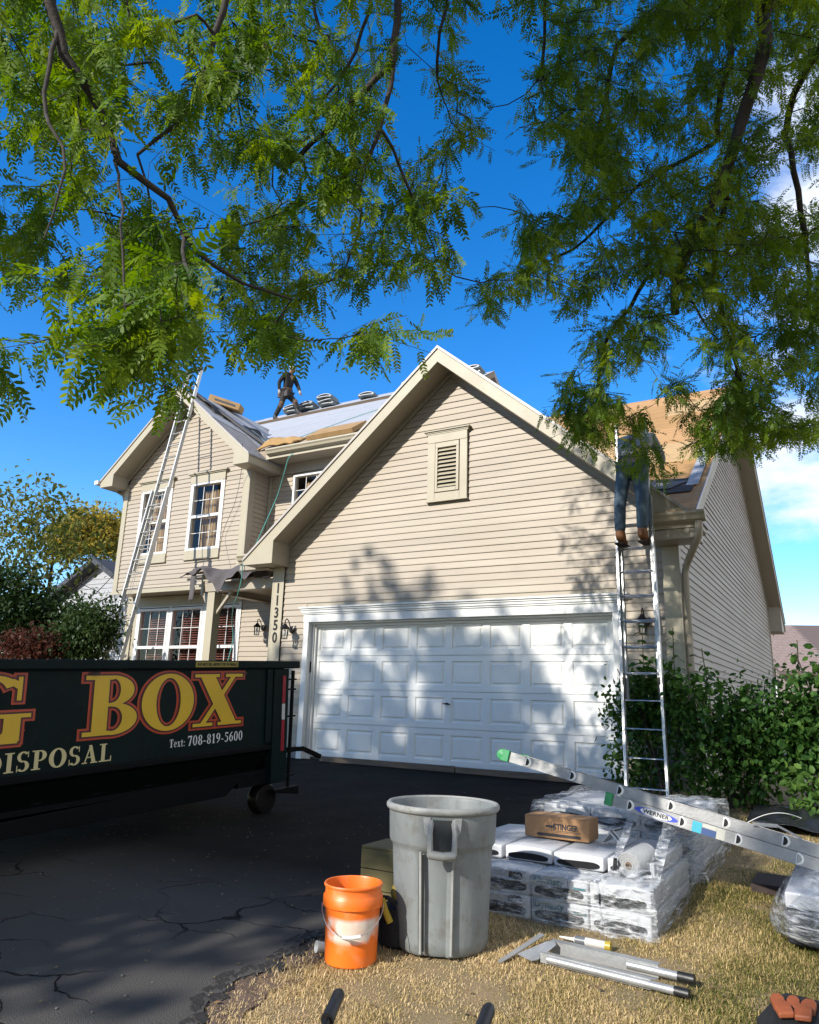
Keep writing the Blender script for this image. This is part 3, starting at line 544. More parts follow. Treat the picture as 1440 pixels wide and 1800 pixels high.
# cracks in the old part of the drive
def add_cracks(m):
    n = m.node_tree.nodes; l = m.node_tree.links; b = n['Principled BSDF']
    g = n.new('ShaderNodeNewGeometry'); nz = n.new('ShaderNodeTexNoise'); nz.inputs['Scale'].default_value = 2.2; nz.inputs['Detail'].default_value = 8
    l.new(g.outputs['Position'], nz.inputs[0])
    va = n.new('ShaderNodeVectorMath'); va.operation = 'MULTIPLY_ADD'; va.inputs[1].default_value = (.55, .55, .0); l.new(nz.outputs['Color'], va.inputs[0]); l.new(g.outputs['Position'], va.inputs[2])
    mp = n.new('ShaderNodeMapping'); mp.inputs['Scale'].default_value = (1.0, 1.9, 1); mp.inputs['Rotation'].default_value = (0, 0, .35); l.new(va.outputs[0], mp.inputs[0])
    def crack(sc, w):
        v = n.new('ShaderNodeTexVoronoi'); v.feature = 'DISTANCE_TO_EDGE'; v.voronoi_dimensions = '2D'; v.inputs['Scale'].default_value = sc; l.new(mp.outputs[0], v.inputs[0])
        r = n.new('ShaderNodeMapRange'); r.inputs[1].default_value = 0; r.inputs[2].default_value = w; r.inputs[3].default_value = 1; r.inputs[4].default_value = 0; l.new(v.outputs[0], r.inputs[0]); return r.outputs[0]
    c1 = crack(1.5, .024)
    sp = n.new('ShaderNodeSeparateXYZ'); l.new(g.outputs['Position'], sp.inputs[0])
    k = n.new('ShaderNodeMath'); k.operation = 'MULTIPLY_ADD'; k.inputs[1].default_value = -.16; k.inputs[2].default_value = -.22; l.new(sp.outputs[0], k.inputs[0])   # nearer the street and the edge: more cracked
    yy = n.new('ShaderNodeMapRange'); yy.inputs[1].default_value = -4.9; yy.inputs[2].default_value = -5.9; l.new(sp.outputs[1], yy.inputs[0])
    n2 = n.new('ShaderNodeTexNoise'); n2.inputs['Scale'].default_value = .9; l.new(g.outputs['Position'], n2.inputs[0]); r2 = n.new('ShaderNodeMapRange'); r2.inputs[1].default_value = .42; r2.inputs[2].default_value = .55; l.new(n2.outputs[0], r2.inputs[0])
    mm = n.new('ShaderNodeMath'); mm.operation = 'MULTIPLY'; l.new(yy.outputs[0], mm.inputs[0]); l.new(r2.outputs[0], mm.inputs[1])
    ms = n.new('ShaderNodeMath'); ms.operation = 'MULTIPLY'; l.new(c1, ms.inputs[0]); l.new(mm.outputs[0], ms.inputs[1])
    old = b.inputs['Base Color'].links[0].from_socket
    # old part is greyer
    g1 = n.new('ShaderNodeMix'); g1.data_type = 'RGBA'; g1.inputs[7].default_value = (.098, .093, .088, 1); l.new(old, g1.inputs[6])
    yf = n.new('ShaderNodeMath'); yf.operation = 'MULTIPLY'; yf.inputs[1].default_value = .75; l.new(yy.outputs[0], yf.inputs[0]); l.new(yf.outputs[0], g1.inputs[0])
    g2 = n.new('ShaderNodeMix'); g2.data_type = 'RGBA'; g2.inputs[7].default_value = (.004, .004, .004, 1); l.new(g1.outputs[2], g2.inputs[6]); l.new(ms.outputs[0], g2.inputs[0]); l.new(g2.outputs[2], b.inputs['Base Color'])
    bo = b.inputs['Normal'].links[0].from_socket; bb = n.new('ShaderNodeBump'); bb.inputs['Strength'].default_value = 1; bb.inputs['Distance'].default_value = -.025; l.new(ms.outputs[0], bb.inputs['Height']); l.new(bo, bb.inputs['Normal']); l.new(bb.outputs[0], b.inputs['Normal'])
add_cracks(ASP)
def edge(y): return 5.06+.05*math.sin(y*3.1)+.03*math.sin(y*9.7+1)+.02*math.sin(y*23)+(.12*(-y-6) if y < -6 else 0)+(.25 if y > -1.2 else 0)
def dx(u, v): y = .02-16*v; return -1.6+(edge(y)+1.6)*u
d = gridsheet('driveway', dx, lambda u, v: .02-16*v, lambda x, y: gz(y)+.012+.004*math.sin(x*1.3+y), ASP, 24, 260); struct(d)
ew = MB()
for i in range(520):                                    # broken outer edge of the asphalt
    y = -1.3-9*i/520; x = edge(y)-.02+random.gauss(0, .03); s = random.uniform(.015, .05); z = gz(y)
    ew.hexa([(x-s, y-s*.8, z-.01), (x+s*.7, y-s, z-.01), (x+s, y+s*.8, z-.01), (x-s, y+s, z-.01), (x-s, y-s*.6, z+.012+random.uniform(0, .008)), (x+s*.5, y-s*.7, z+.008), (x+s*.6, y+s*.5, z+.006), (x-s*.8, y+s*.7, z+.012+random.uniform(0, .01))])
o = ew.build('asphalt_crumbs', mat('crumbs', (.035, .032, .03), .9, .4, 20, .5, 90)); struct(o, 'stuff')
# small pebbles and chips scattered on the drive
pb = MB()
for i in range(260):
    x = random.uniform(.5, 5.1); y = random.uniform(-8.5, -.8); s = random.uniform(.003, .011); z = gz(y)+.012
    s *= .7; pb.hexa([(x-s, y-s*.8, z), (x+s, y-s, z), (x+s, y+s, z), (x-s, y+s*.7, z), (x-s*.5, y-s*.6, z+s), (x+s*.6, y-s*.5, z+s*.8), (x+s*.5, y+s*.5, z+s), (x-s*.7, y+s*.5, z+s*.8)])
struct(pb.build('pebbles', mat('pebble', (.22, .21, .19), .9, .5, 30)), 'stuff')
# fallen leaflets on the drive
lf = MB()
for i in range(240):
    x = random.uniform(1.5, 5.1); y = random.uniform(-8.5, -3); a = random.uniform(0, 6.28); s = random.uniform(.008, .018); z = gz(y)+.018
    c, q = math.cos(a)*s, math.sin(a)*s; lf.quad((x-c, y-q, z), (x+q*.35, y-c*.35, z+.002), (x+c, y+q, z), (x-q*.35, y+c*.35, z+.002))
struct(lf.build('fallen_leaflets', mat('dry_leaf', (.42, .31, .10), .8, .5, 25)), 'stuff')
# ---- grass
def rnd(n): return rng.random(n)
def grass(n, xf, yf, lmin, lmax, name, m):
    x = xf(n); y = yf(n); keep = x > np.vectorize(edge)(y)-.03; x, y = x[keep], y[keep]; n = len(x)
    pn = np.sin(x*3.1+1.3*np.sin(y*2.3))*np.sin(y*2.7+.8*np.sin(x*4.1))+.6*np.sin(x*9.1+y*5.3)*np.sin(y*8.3-x*3.7); ed = np.vectorize(edge)(y); kp = rnd(n) < np.clip(.62+.45*pn, .12, 1)*np.clip((x-ed)/.16+.12, 0, 1); x, y, pn = x[kp], y[kp], pn[kp]; n = len(x)
    z = np.where(y > 0, G0, G0+GS*y)-.004
    a = rnd(n)*2*np.pi; L = (lmin+(lmax-lmin)*rnd(n)**1.6)*(.8+.35*np.clip(pn, -1, 1)); lean = .35+1.9*rnd(n); w = .0011+.0012*rnd(n)
    dx_, dy_ = np.cos(a), np.sin(a)
    P = []
    for t, ww in ((0, 1), (.55, .8), (1, .08)):
        h = L*t*np.cos(lean*t*.9); o = L*t*np.sin(lean*t*.9)
        for s in (-1, 1): P.append(np.stack([x+dx_*o-dy_*w*ww*s, y+dy_*o+dx_*w*ww*s, z+h], 1))
    V = np.stack(P, 1).reshape(-1, 3)
    b = np.arange(n)[:, None]*6; F = np.concatenate([b+np.array([0, 1, 3, 2]), b+np.array([2, 3, 5, 4])], 1).reshape(-1, 4)
    me = bpy.data.meshes.new(name); me.vertices.add(len(V)); me.vertices.foreach_set('co', V.ravel()); me.loops.add(F.size); me.loops.foreach_set('vertex_index', F.ravel().astype(np.int32))
    me.polygons.add(len(F)); me.polygons.foreach_set('loop_start', np.arange(0, F.size, 4, dtype=np.int32)); me.polygons.foreach_set('loop_total', np.full(len(F), 4, np.int32))
    at = me.attributes.new('tint', 'FLOAT', 'POINT'); at.data.foreach_set('value', np.repeat(rnd(n), 6).astype(np.float32)); me.materials.append(m); me.update(calc_edges=True)
    o = bpy.data.objects.new(name, me); link(o); o['kind'] = 'stuff'; return o
GR = bpy.data.materials.new('dry_grass'); GR.use_nodes = True; n_ = GR.node_tree.nodes; l_ = GR.node_tree.links; b_ = n_['Principled BSDF']; b_.inputs['Roughness'].default_value = .7; b_.inputs['Specular IOR Level'].default_value = .02
at_ = n_.new('ShaderNodeAttribute'); at_.attribute_name = 'tint'; r_ = n_.new('ShaderNodeValToRGB'); e_ = r_.color_ramp
for p_, c_ in ((0, (.055, .08, .015)), (.25, (.17, .17, .045)), (.5, (.40, .31, .13)), (.8, (.58, .43, .21)), (1, (.68, .52, .30))):
    if p_ in (0, 1): q_ = e_.elements[0 if p_ == 0 else len(e_.elements)-1]; q_.color = (*c_, 1)
    else: q_ = e_.elements.new(p_); q_.color = (*c_, 1)
g_ = n_.new('ShaderNodeNewGeometry'); z_ = n_.new('ShaderNodeTexNoise'); z_.inputs['Scale'].default_value = 1.3; z_.inputs['Detail'].default_value = 5; l_.new(g_.outputs['Position'], z_.inputs[0])
s_ = n_.new('ShaderNodeSeparateXYZ'); l_.new(g_.outputs['Position'], s_.inputs[0]); a1 = n_.new('ShaderNodeMath'); a1.operation = 'MULTIPLY_ADD'; a1.inputs[1].default_value = -.24; a1.inputs[2].default_value = 1.72; l_.new(s_.outputs[0], a1.inputs[0])
a2 = n_.new('ShaderNodeMath'); a2.operation = 'MULTIPLY_ADD'; a2.inputs[1].default_value = 1.5; a2.inputs[2].default_value = -.72; l_.new(z_.outputs[0], a2.inputs[0])
a3 = n_.new('ShaderNodeMath'); l_.new(a1.outputs[0], a3.inputs[0]); l_.new(a2.outputs[0], a3.inputs[1]); a4 = n_.new('ShaderNodeMath'); a4.operation = 'MULTIPLY_ADD'; a4.inputs[1].default_value = .75; l_.new(at_.outputs['Fac'], a4.inputs[0]); l_.new(a3.outputs[0], a4.inputs[2])
l_.new(a4.outputs[0], r_.inputs[0]); l_.new(r_.outputs[0], b_.inputs['Base Color'])
tr_ = n_.new('ShaderNodeBsdfTranslucent'); l_.new(r_.outputs[0], tr_.inputs[0]); mx_ = n_.new('ShaderNodeMixShader'); mx_.inputs[0].default_value = .25; l_.new(b_.outputs[0], mx_.inputs[1]); l_.new(tr_.outputs[0], mx_.inputs[2]); l_.new(mx_.outputs[0], n_['Material Output'].inputs[0])
grass(430000, lambda n: 5.0+2.9*rnd(n), lambda n: -8.0+4.2*rnd(n), .012, .042, 'grass', GR)
grass(130000, lambda n: 5.0+4.5*rnd(n), lambda n: -4.0+3.6*rnd(n), .02, .06, 'grass', GR)
dl = MB()
for i in range(420):                                    # dead leaves and bits of felt in the grass
    y = random.uniform(-8, -1.2); x = edge(y)+random.random()**1.3*2.8; a = random.uniform(0, 6.28); s = random.uniform(.006, .020); z = gz(y)+random.uniform(.004, .022)
    c, q = math.cos(a)*s, math.sin(a)*s; dl.quad((x-c, y-q, z), (x+q*.5, y-c*.5, z+random.uniform(-.004, .008)), (x+c, y+q, z+random.uniform(-.003, .006)), (x-q*.5, y+c*.5, z+.004))
struct(dl.build('dead_leaves', mat('dead_leaf', (.30, .17, .07), .85, .7, 9, col2=(.09, .055, .03))), 'stuff')
soil = gridsheet('soil_edge', lambda u, v: edge(-1.2-9*v)-.05+.26*u+.03*math.sin(31*v)+.02*math.sin(77*v), lambda u, v: -1.2-9*v, lambda x, y: gz(y)+.004+.006*math.sin(x*40)*math.sin(y*37), mat('soil', (.20, .13, .09), .95, .5, 14, .9, 60), 6, 220); struct(soil)
# ================================================================== DUMPSTER
DD = Vector((.037, .998, .055)).normalized(); DN = DD.cross(Vector((0, 0, 1))).normalized(); DW = DN.cross(DD); DO = Vector((2.63, -3.5, -.073))
def dp(s, w, n=0.): return DO+DD*s+DW*w+DN*n          # s along the side, w up, n out of the side
dump = thing('dumpster', 'dark green roll off dumpster with big yellow lettering parked beside the house', 'dumpster', tuple(dp(-2, 0, -1.2)))
GRN = mat('dumpster_green', (.003, .015, .014), .55, .3, 3, .08, 50, dirt=.45, dirtcol=(.018, .017, .014), spec=.15); GRD = mat('dumpster_black', (.004, .005, .005), .6, .3, 6, .2, 50, spec=.12)
def dbox(mb, s0, s1, w0, w1, n0, n1): return mb.hexa([dp(s0, w0, n0), dp(s1, w0, n0), dp(s1, w0, n1), dp(s0, w0, n1), dp(s0, w1, n0), dp(s1, w1, n0), dp(s1, w1, n1), dp(s0, w1, n1)])
S0, S1, WD = -4.9, .06, -2.35
m = MB(); dbox(m, S0, S1, .68, 1.42, -.04, 0); m.build('side_panel', GRN, dump)
m = MB(); dbox(m, S0, S1, .68, 1.42, WD, WD+.04); m.build('side_panel', GRN, dump)
m = MB(); dbox(m, S0, S1, .40, .44, WD+.02, -.02); m.build('floor', GRD, dump)
m = MB(); m.prism([dp(S0, .68, .0), dp(S0, .66, .018), dp(S0, .63, .018), dp(S0, .60, -.03), dp(S0, .42, -.14), dp(S0, .42, -.17), dp(S0, .68, -.04)], DD*(S1-S0)); m.build('lower_side', GRD, dump)
m = MB(); m.prism([dp(S0, .68, WD), dp(S0, .42, WD+.14), dp(S0, .68, WD+.04)], DD*(S1-S0)); m.build('lower_side', GRD, dump)
m = MB(); dbox(m, S0, S0+.04, .42, 1.42, WD+.04, -.04); m.build('front_panel', GRN, dump)
m = MB(); dbox(m, S0-.05, .26, 1.412, 1.488, -.09, .05); m.build('top_rail', GRN, dump, bevel=.012)
m = MB(); dbox(m, S0-.05, .22, 1.412, 1.488, WD-.05, WD+.09); m.build('top_rail', GRN, dump, bevel=.012)
m = MB(); dbox(m, .07, .16, .42, 1.40, WD+.05, -.02); m.build('rear_door', GRN, dump)
m = MB(); dbox(m, .165, .20, 1.412, 1.487, WD+.1, -.1); m.build('rear_top_rail', GRN, dump)
for n0 in (-.07, WD-.03):
    m = MB(); dbox(m, -.20, -.115, .69, 1.41, n0+.071, n0+.09); dbox(m, -.11, .11, .30, 1.41, n0+.0, n0+.10); m.build('corner_post', GRN, dump, bevel=.008)
for n0 in (-.55, WD+.40):
    m = MB(); m.hexa([dp(S0, .265, n0), dp(-.45, .265, n0), dp(-.45, .265, n0+.10), dp(S0, .265, n0+.10), dp(S0, .40, n0), dp(-.2, .40, n0), dp(-.2, .40, n0+.10), dp(S0, .40, n0+.10)]); m.build('long_rail', GRD, dump)
m = MB(); m.hexa([dp(S0, .262, -.10), dp(-.66, .255, -.10), dp(-.66, .255, -.02), dp(S0, .262, -.02), dp(S0, .33, -.10), dp(-.40, .43, -.10), dp(-.40, .43, -.02), dp(S0, .33, -.02)]); m.build('outer_rail', GRD, dump, bevel=.006)
for i in range(9):
    m = MB(); dbox(m, -4.5+.5*i, -4.42+.5*i, .405, .5, WD+.1, -.12) ; m.build('cross_member', GRD, dump)
m = MB(); dbox(m, -.50, .10, .30, .41, -.5, -.03); m.build('wheel_bracket', GRD, dump)
for n0 in (-.22, WD+.10):
    m = MB(); m.lathe([(0, 0), (.07, 0), (.075, .01), (.135, .015), (.145, .03), (.145, .13), (.135, .145), (.075, .15), (0, .15)], dp(-.05, .145, n0), 28, axis=DN); m.build('wheel', BLACKM, dump, smooth=True)
m = MB(); m.hexa([dp(-.06, .21, -.04), dp(.31, .15, -.04), dp(.31, .15, .03), dp(-.06, .21, .03), dp(-.06, .235, -.04), dp(.31, .235, -.04), dp(.31, .235, .03), dp(-.06, .235, .03)]); m.build('rear_bumper', GRD, dump, bevel=.005)
hp = MB(); hp.tube([dp(.205, 1.39, -.0), dp(.19, .8, -.0), dp(.17, .24, -.0)], .019, 8); hp.build('hinge_rod', GRD, dump)
for wv in (1.30, 1.20, .93, .58, .35):
    m = MB(); dbox(m, .08, .24, wv-.008, wv+.008, -.03, .02); m.build('hinge_bracket', GRD, dump)
m = MB(); m.obox(dp(.16, .60, -.02), dp(.36, .59, .02), .035, .045, DW); m.obox(dp(.36, .595, .02), dp(.62, .49, .05), .04, .045, DW); m.build('door_latch', GRD, dump, bevel=.004)
TR = mat('tape_red', (.42, .012, .03), .35); TW = mat('tape_white', (.62, .62, .62), .35)
for (w0, w1, mm) in ((.60, .90, TR), (.905, 1.06, TW), (1.065, 1.34, TR)):
    m = MB(); dbox(m, .015, .06, w0, w1, .031, .0325); m.build('reflective_tape', mm, dump)
YEL = mat('letter_yellow', (1.0, .62, .025), .4, .12, 2); RED = mat('letter_red', (.62, .07, .015), .4); DRD = mat('letter_dark_red', (.09, .006, .006), .4)
CRM = mat('letter_cream', (.85, .72, .36), .4); LWH = mat('letter_white', (.85, .85, .85), .4)
# serif letters built from slabs and rings; unit cell, height 1
def R_(x0, y0, x1, y1): return ('p', [(x0, y0), (x1, y0), (x1, y1), (x0, y1)])
def A_(cx, cy, rx, ry, ix, iy, a0, a1): return ('a', cx, cy, rx, ry, ix, iy, a0, a1)
GL = {
 'B': (.84, [R_(.0, .93, .42, 1), R_(.0, 0, .42, .07), R_(.13, .03, .36, .97), R_(.34, .475, .46, .535), R_(.34, .94, .46, 1), R_(.34, 0, .46, .06), A_(.42, .745, .34, .255, .12, .20, -92, 92), A_(.43, .265, .40, .27, .16, .205, -92, 92)]),
 'O': (.86, [A_(.43, .5, .43, .52, .20, .44, 0, 360)]),
 'X': (.90, [('p', [(.08, 1), (.36, 1), (.84, 0), (.56, 0)]), ('p', [(.72, 1), (.81, 1), (.20, 0), (.10, 0)]), R_(.0, .94, .46, 1), R_(.58, .94, .92, 1), R_(.0, 0, .36, .06), R_(.46, 0, .92, .06)]),
 'G': (.95, [A_(.47, .5, .47, .52, .22, .44, 48, 322), R_(.62, .03, .84, .42), R_(.50, .38, .97, .44), R_(.76, .64, .82, 1.0), ('p', [(.60, .93), (.78, .80), (.80, .66), (.82, .66), (.82, .9), (.7, .97)]), R_(.55, .0, .82, .07)]),
 'D': (.80, [R_(.0, .94, .42, 1), R_(.0, 0, .42, .06), R_(.12, .03, .32, .97), A_(.36, .5, .42, .50, .20, .44, -92, 92)]),
 'I': (.42, [R_(0, .94, .42, 1), R_(0, 0, .42, .06), R_(.11, .03, .31, .97)]),
 'S': (.60, [A_(.30, .74, .27, .28, .11, .20, 35, 268), A_(.30, .27, .29, .28, .11, .21, -145, 92), R_(.50, .70, .54, 1.0), R_(.03, .0, .07, .32)]),
 'P': (.70, [R_(.0, .94, .40, 1), R_(.0, 0, .42, .06), R_(.11, .03, .31, .97), R_(.3, .94, .4, 1), R_(.3, .44, .4, .50), A_(.36, .72, .32, .28, .12, .22, -92, 92)]),
 'A': (.80, [('p', [(.38, 1), (.46, 1), (.17, 0), (.10, 0)]), ('p', [(.32, 1), (.48, 1), (.74, 0), (.52, 0)]), R_(.20, .30, .60, .36), R_(.0, 0, .28, .06), R_(.44, 0, .82, .06)]),
 'L': (.68, [R_(.0, .94, .40, 1), R_(.0, 0, .62, .07), R_(.11, .03, .31, .97), ('p', [(.58, 0), (.66, 0), (.66, .3), (.62, .3)])]),
 'T': (.72, [R_(.26, .03, .46, .97), R_(.16, 0, .56, .06), R_(.03, .93, .69, 1), R_(.03, .7, .07, 1), R_(.65, .7, .69, 1)]),
 'e': (.50, [A_(.24, .33, .24, .34, .11, .28, 10, 325), R_(.1, .34, .46, .39)]),
 'x': (.56, [('p', [(.05, .66), (.22, .66), (.5, 0), (.33, 0)]), ('p', [(.42, .66), (.48, .66), (.12, 0), (.06, 0)]), R_(0, .61, .26, .66), R_(.34, .61, .54, .66), R_(0, 0, .2, .05), R_(.26, 0, .56, .05)]),
 't': (.36, [R_(.1, .05, .23, .86), R_(0, .6, .34, .66), R_(.12, .0, .32, .08)]),
 ':': (.26, [R_(.06, .0, .2, .14), R_(.06, .46, .2, .60)]), '-': (.36, [R_(.03, .28, .31, .37)]),
 '7': (.54, [R_(.03, .86, .5, 1), ('p', [(.38, .88), (.5, .88), (.3, 0), (.14, 0)]), R_(.03, .72, .07, .95)]),
 '0': (.54, [A_(.26, .5, .26, .51, .12, .45, 0, 360)]), '8': (.54, [A_(.26, .745, .22, .255, .09, .20, 0, 360), A_(.26, .26, .25, .27, .10, .21, 0, 360)]),
 '1': (.46, [R_(.15, .03, .31, .97), R_(.04, 0, .42, .05), ('p', [(.02, .84), (.05, .80), (.2, .9), (.2, 1)])]),
 '9': (.54, [A_(.26, .69, .25, .31, .11, .25, 0, 360), ('p', [(.38, .6), (.51, .62), (.46, .3), (.2, -.01), (.1, .04), (.33, .3)])]),
 '6': (.54, [A_(.26, .31, .25, .31, .11, .25, 0, 360), ('p', [(.14, .4), (.01, .38), (.06, .7), (.32, 1.01), (.42, .96), (.19, .7)])]),
 '5': (.54, [A_(.23, .32, .26, .33, .12, .26, -140, 105), R_(.09, .58, .15, .97), R_(.09, .86, .47, 1)]),
 ' ': (.3, [])}
def offs(poly, r):
    if r == 0: return poly
    n = len(poly); ar = sum(poly[i][0]*poly[(i+1) % n][1]-poly[(i+1) % n][0]*poly[i][1] for i in range(n)); sg = 1 if ar > 0 else -1; out = []
    for i in range(n):
        p0, p1, p2 = Vector(poly[i-1]), Vector(poly[i]), Vector(poly[(i+1) % n]); a = (p1-p0).normalized(); b = (p2-p1).normalized()
        na, nb = Vector((a.y, -a.x))*sg, Vector((b.y, -b.x))*sg; m = (na+nb); m = m/max(.35, m.dot(na)); out.append(tuple(p1+m*r))
    return out
def glyph(ch, P0, h, m, parent, r=0., n0=.002, sx=1., name='letter', skew=0.):
    mb = MB(); k = 0
    for q in GL[ch][1]:
        nn = n0+.00025*k; k += 1
        if q[0] == 'p':
            pl = offs(q[1], r); pts = [dp(P0[0]+(x+skew*y)*h*sx, P0[1]+y*h, nn) for x, y in pl]; mb.quad(*pts)
        else:
            _, cx, cy, rx, ry, ix, iy, a0, a1 = q; full = (a1-a0) >= 360; ex = 0 if full else math.degrees(r/max(rx, ry))*.8; a0 -= ex; a1 += ex
            st = max(8, int((a1-a0)/9)); pa = None
            for i in range(st+1):
                t = math.radians(a0+(a1-a0)*i/st); c, s = math.cos(t), math.sin(t)
                o_ = (cx+(rx+r)*c, cy+(ry+r)*s); i_ = (cx+max(.001, ix-r)*c, cy+max(.001, iy-r)*s)
                cu = [dp(P0[0]+(x+skew*y)*h*sx, P0[1]+y*h, nn) for x, y in (o_, i_)]
                if pa: mb.quad(pa[0], cu[0], cu[1], pa[1])
                pa = cu
    if mb.f:
        return mb.build(name, m, parent, fix=False)
def word(s, P0, h, m, parent, sx=1., gap=.08, **k):
    x = P0[0]
    for ch in s:
        glyph(ch, (x, P0[1]), h, m, parent, sx=sx, **k); x += (GL[ch][0]+gap)*h*sx
    return x
for ch, s, wd in (('B', -2.225, .50), ('O', -1.69, .56), ('X', -1.13, .58), ('G', -3.20, .54)):
    sx = wd/(GL[ch][0]*.46)
    glyph(ch, (s, .905), .46, RED, dump, r=.062, n0=.002, sx=sx, name='letter_outline'); glyph(ch, (s, .905), .46, DRD, dump, r=.028, n0=.0055, sx=sx, name='letter_outline'); glyph(ch, (s, .905), .46, YEL, dump, n0=.009, sx=sx)
word('DISPOSAL', (-2.955, .705), .135, CRM, dump, sx=1.22, gap=.10, n0=.003)
word('Text:', (-1.37, .752), .066, LWH, dump, sx=.92, gap=.10, n0=.003); word('708-819-5600', (-1.17, .748), .085, LWH, dump, sx=1.12, gap=.09, n0=.003)
m = MB(); dbox(m, -1.17, -.645, 1.428, 1.478, .0505, .052); stk = m.build('warning_sticker', mat('sticker_yellow', (.40, .30, .03), .5), dump)
text('DO NOT FILL ABOVE TOP OF WALLS', .036, dump, BLK, dp(-.905, 1.452, .0535), DD, DW, bold=.0009, sx=.80)
# debris heaped along the rim
db = MB()
for i in range(90):
    s = random.uniform(-4.6, -.9); n = random.uniform(-2.1, -.15); w0 = 1.30+random.uniform(-.06, .18)*(1 if s < -1.6 else .2); a = random.uniform(0, 3.1); l = random.uniform(.2, .7)
    db.obox(dp(s, w0, n), dp(s+l*math.cos(a), w0+random.uniform(-.08, .08), n+l*math.sin(a)*.5), random.uniform(.15, .35), .012, DW)
struct(db.build('debris', mat('debris', (.16, .09, .07), .9, .5, 6), dump), 'stuff')
# ================================================================== LADDERS
def hitp(px, py, y0, k):
    d = ray(px, py); t = (y0-CAM[1]+k*CAM[2])/(d[1]-k*d[2]); return Vector(CAM+d*t)
def rail_mesh(mb, a, b, X, Yn, w=.028, h=.075, th=.004):
    """C shaped rail from a to b; X points out of the ladder, Yn across its depth"""
    a, b, X, Yn = Vector(a), Vector(b), Vector(X), Vector(Yn)
    pr = [(0, -h/2), (0, h/2), (-w, h/2), (-w, h/2-th), (-th, h/2-th), (-th, -h/2+th), (-w, -h/2+th), (-w, -h/2)]
    mb.prism([a+X*p+Yn*q for p, q in pr], b-a)
def ladder(t, base, topp, X, Yn, width, n, first, step=.305, m=ALU, feet=True, rh=.075, holes=False, offs_=0.):
    base, topp, X, Yn = Vector(base), Vector(topp), Vector(X).normalized(), Vector(Yn).normalized(); Z = (topp-base).normalized()
    for s in (-1, 1):
        mb = MB(); rail_mesh(mb, base+X*s*width/2+Yn*offs_, topp+X*s*width/2+Yn*offs_, X*s, Yn, h=rh); mb.build('rail', m, t)
    for i in range(n):
        c = base+Z*(first+step*i)+Yn*offs_; mb = MB(); r = .0165
        pr = []
        for k in range(9):
            a = math.pi*k/8; pr.append((r*math.cos(a), r*math.sin(a)))
        mb.prism([c-X*(width/2-.003)+Z*p[1]*1.0*(-1)*-1+Yn*p[0] for p in pr], X*(width-.006)); mb.build('rung', m, t)
        if holes:
            for s in (-1, 1):
                cc = c+X*s*(width/2+.0005); ring = MB(); pts = [(r*1.45*math.cos(a), r*1.45*math.sin(a)) for a in [math.pi*k/10-math.pi/2 for k in range(11)]]
                o_ = [(p*1.55, q*1.45) for p, q in pts]; P = lambda p, q, e: cc+Z*(p*1.0-.006)+Yn*q+X*s*e
                for k in range(10): ring.quad(P(*pts[k], .006), P(*pts[k+1], .006), P(*o_[k+1], .0), P(*o_[k], .0))
                ring.quad(P(*pts[0], .006), P(*pts[-1], .006), P(o_[-1][0]-.007, o_[-1][1], 0), P(o_[0][0]-.007, o_[0][1], 0))
                ring.build('rung_flange', WHT, t, fix=False)
                hl = MB(); hl.quad(*[P(p, q, .0012) for p, q in pts]); hl.build('rung_hole', DARK, t, fix=False)
    if feet:
        for s in (-1, 1):
            mb = MB(); mb.obox(base+X*s*width/2-Z*.03+Yn*offs_, base+X*s*width/2+Z*.06+Yn*offs_, .05, .10, Yn); mb.build('foot', BLK, t, bevel=.004)
# left ladder: two overlapping sections leaning on the bay's gable
k_ = .22; y0_ = -.62
Lb = hitp(200, 1155, y0_, k_); Lt = hitp(313, 750, y0_, k_); Zl = (Lt-Lb).normalized()
base = Lb-Zl*((Lb.z-gz(-.6))/Zl.z); tt = base+Zl*5.2; yn = Vector((0, -1, k_)).normalized(); Xl = yn.cross(Zl).normalized()*-1
Xl = Xl if Xl.x > 0 else -Xl
ll = thing('extension_ladder', 'tall aluminium extension ladder leaning on the gable of the two window bay', 'ladder', base, 'extension ladders leaning on the house')
ladder(ll, base, tt, Xl, yn, .47, 16, .25, m=mat('pale_aluminium', (.72, .72, .69), .4, .12, 14, .05, 60, metal=.35, dirt=.2, dirtcol=(.4, .4, .38)))
b2 = base+Zl*3.4; ladder(ll, b2, base+Zl*8.25, Xl, yn, .40, 15, .15, m=MATS['pale_aluminium'], feet=False, offs_=-.055)
sb = MB(); c = base+Zl*8.2; sb.obox(c-Xl*.55+yn*.03, c+Xl*.30+yn*.03, .07, .05, yn); sb.obox(c-Xl*.55+yn*.03, c-Xl*.55-yn*.28, .04, .04); sb.build('standoff_bar', BLK, ll)
rp = MB(); rp.tube([base+Zl*.4+Xl*.03+yn*.05, base+Zl*3+Xl*.05+yn*.06, base+Zl*5.1+yn*.0], .005, 5); rp.tube([base+Zl*.4-Xl*.03+yn*.05, base+Zl*3-Xl*.01+yn*.06, base+Zl*5.1+yn*.0], .005, 5); rp.build('rope', mat('rope', (.5, .45, .35), .9), ll)
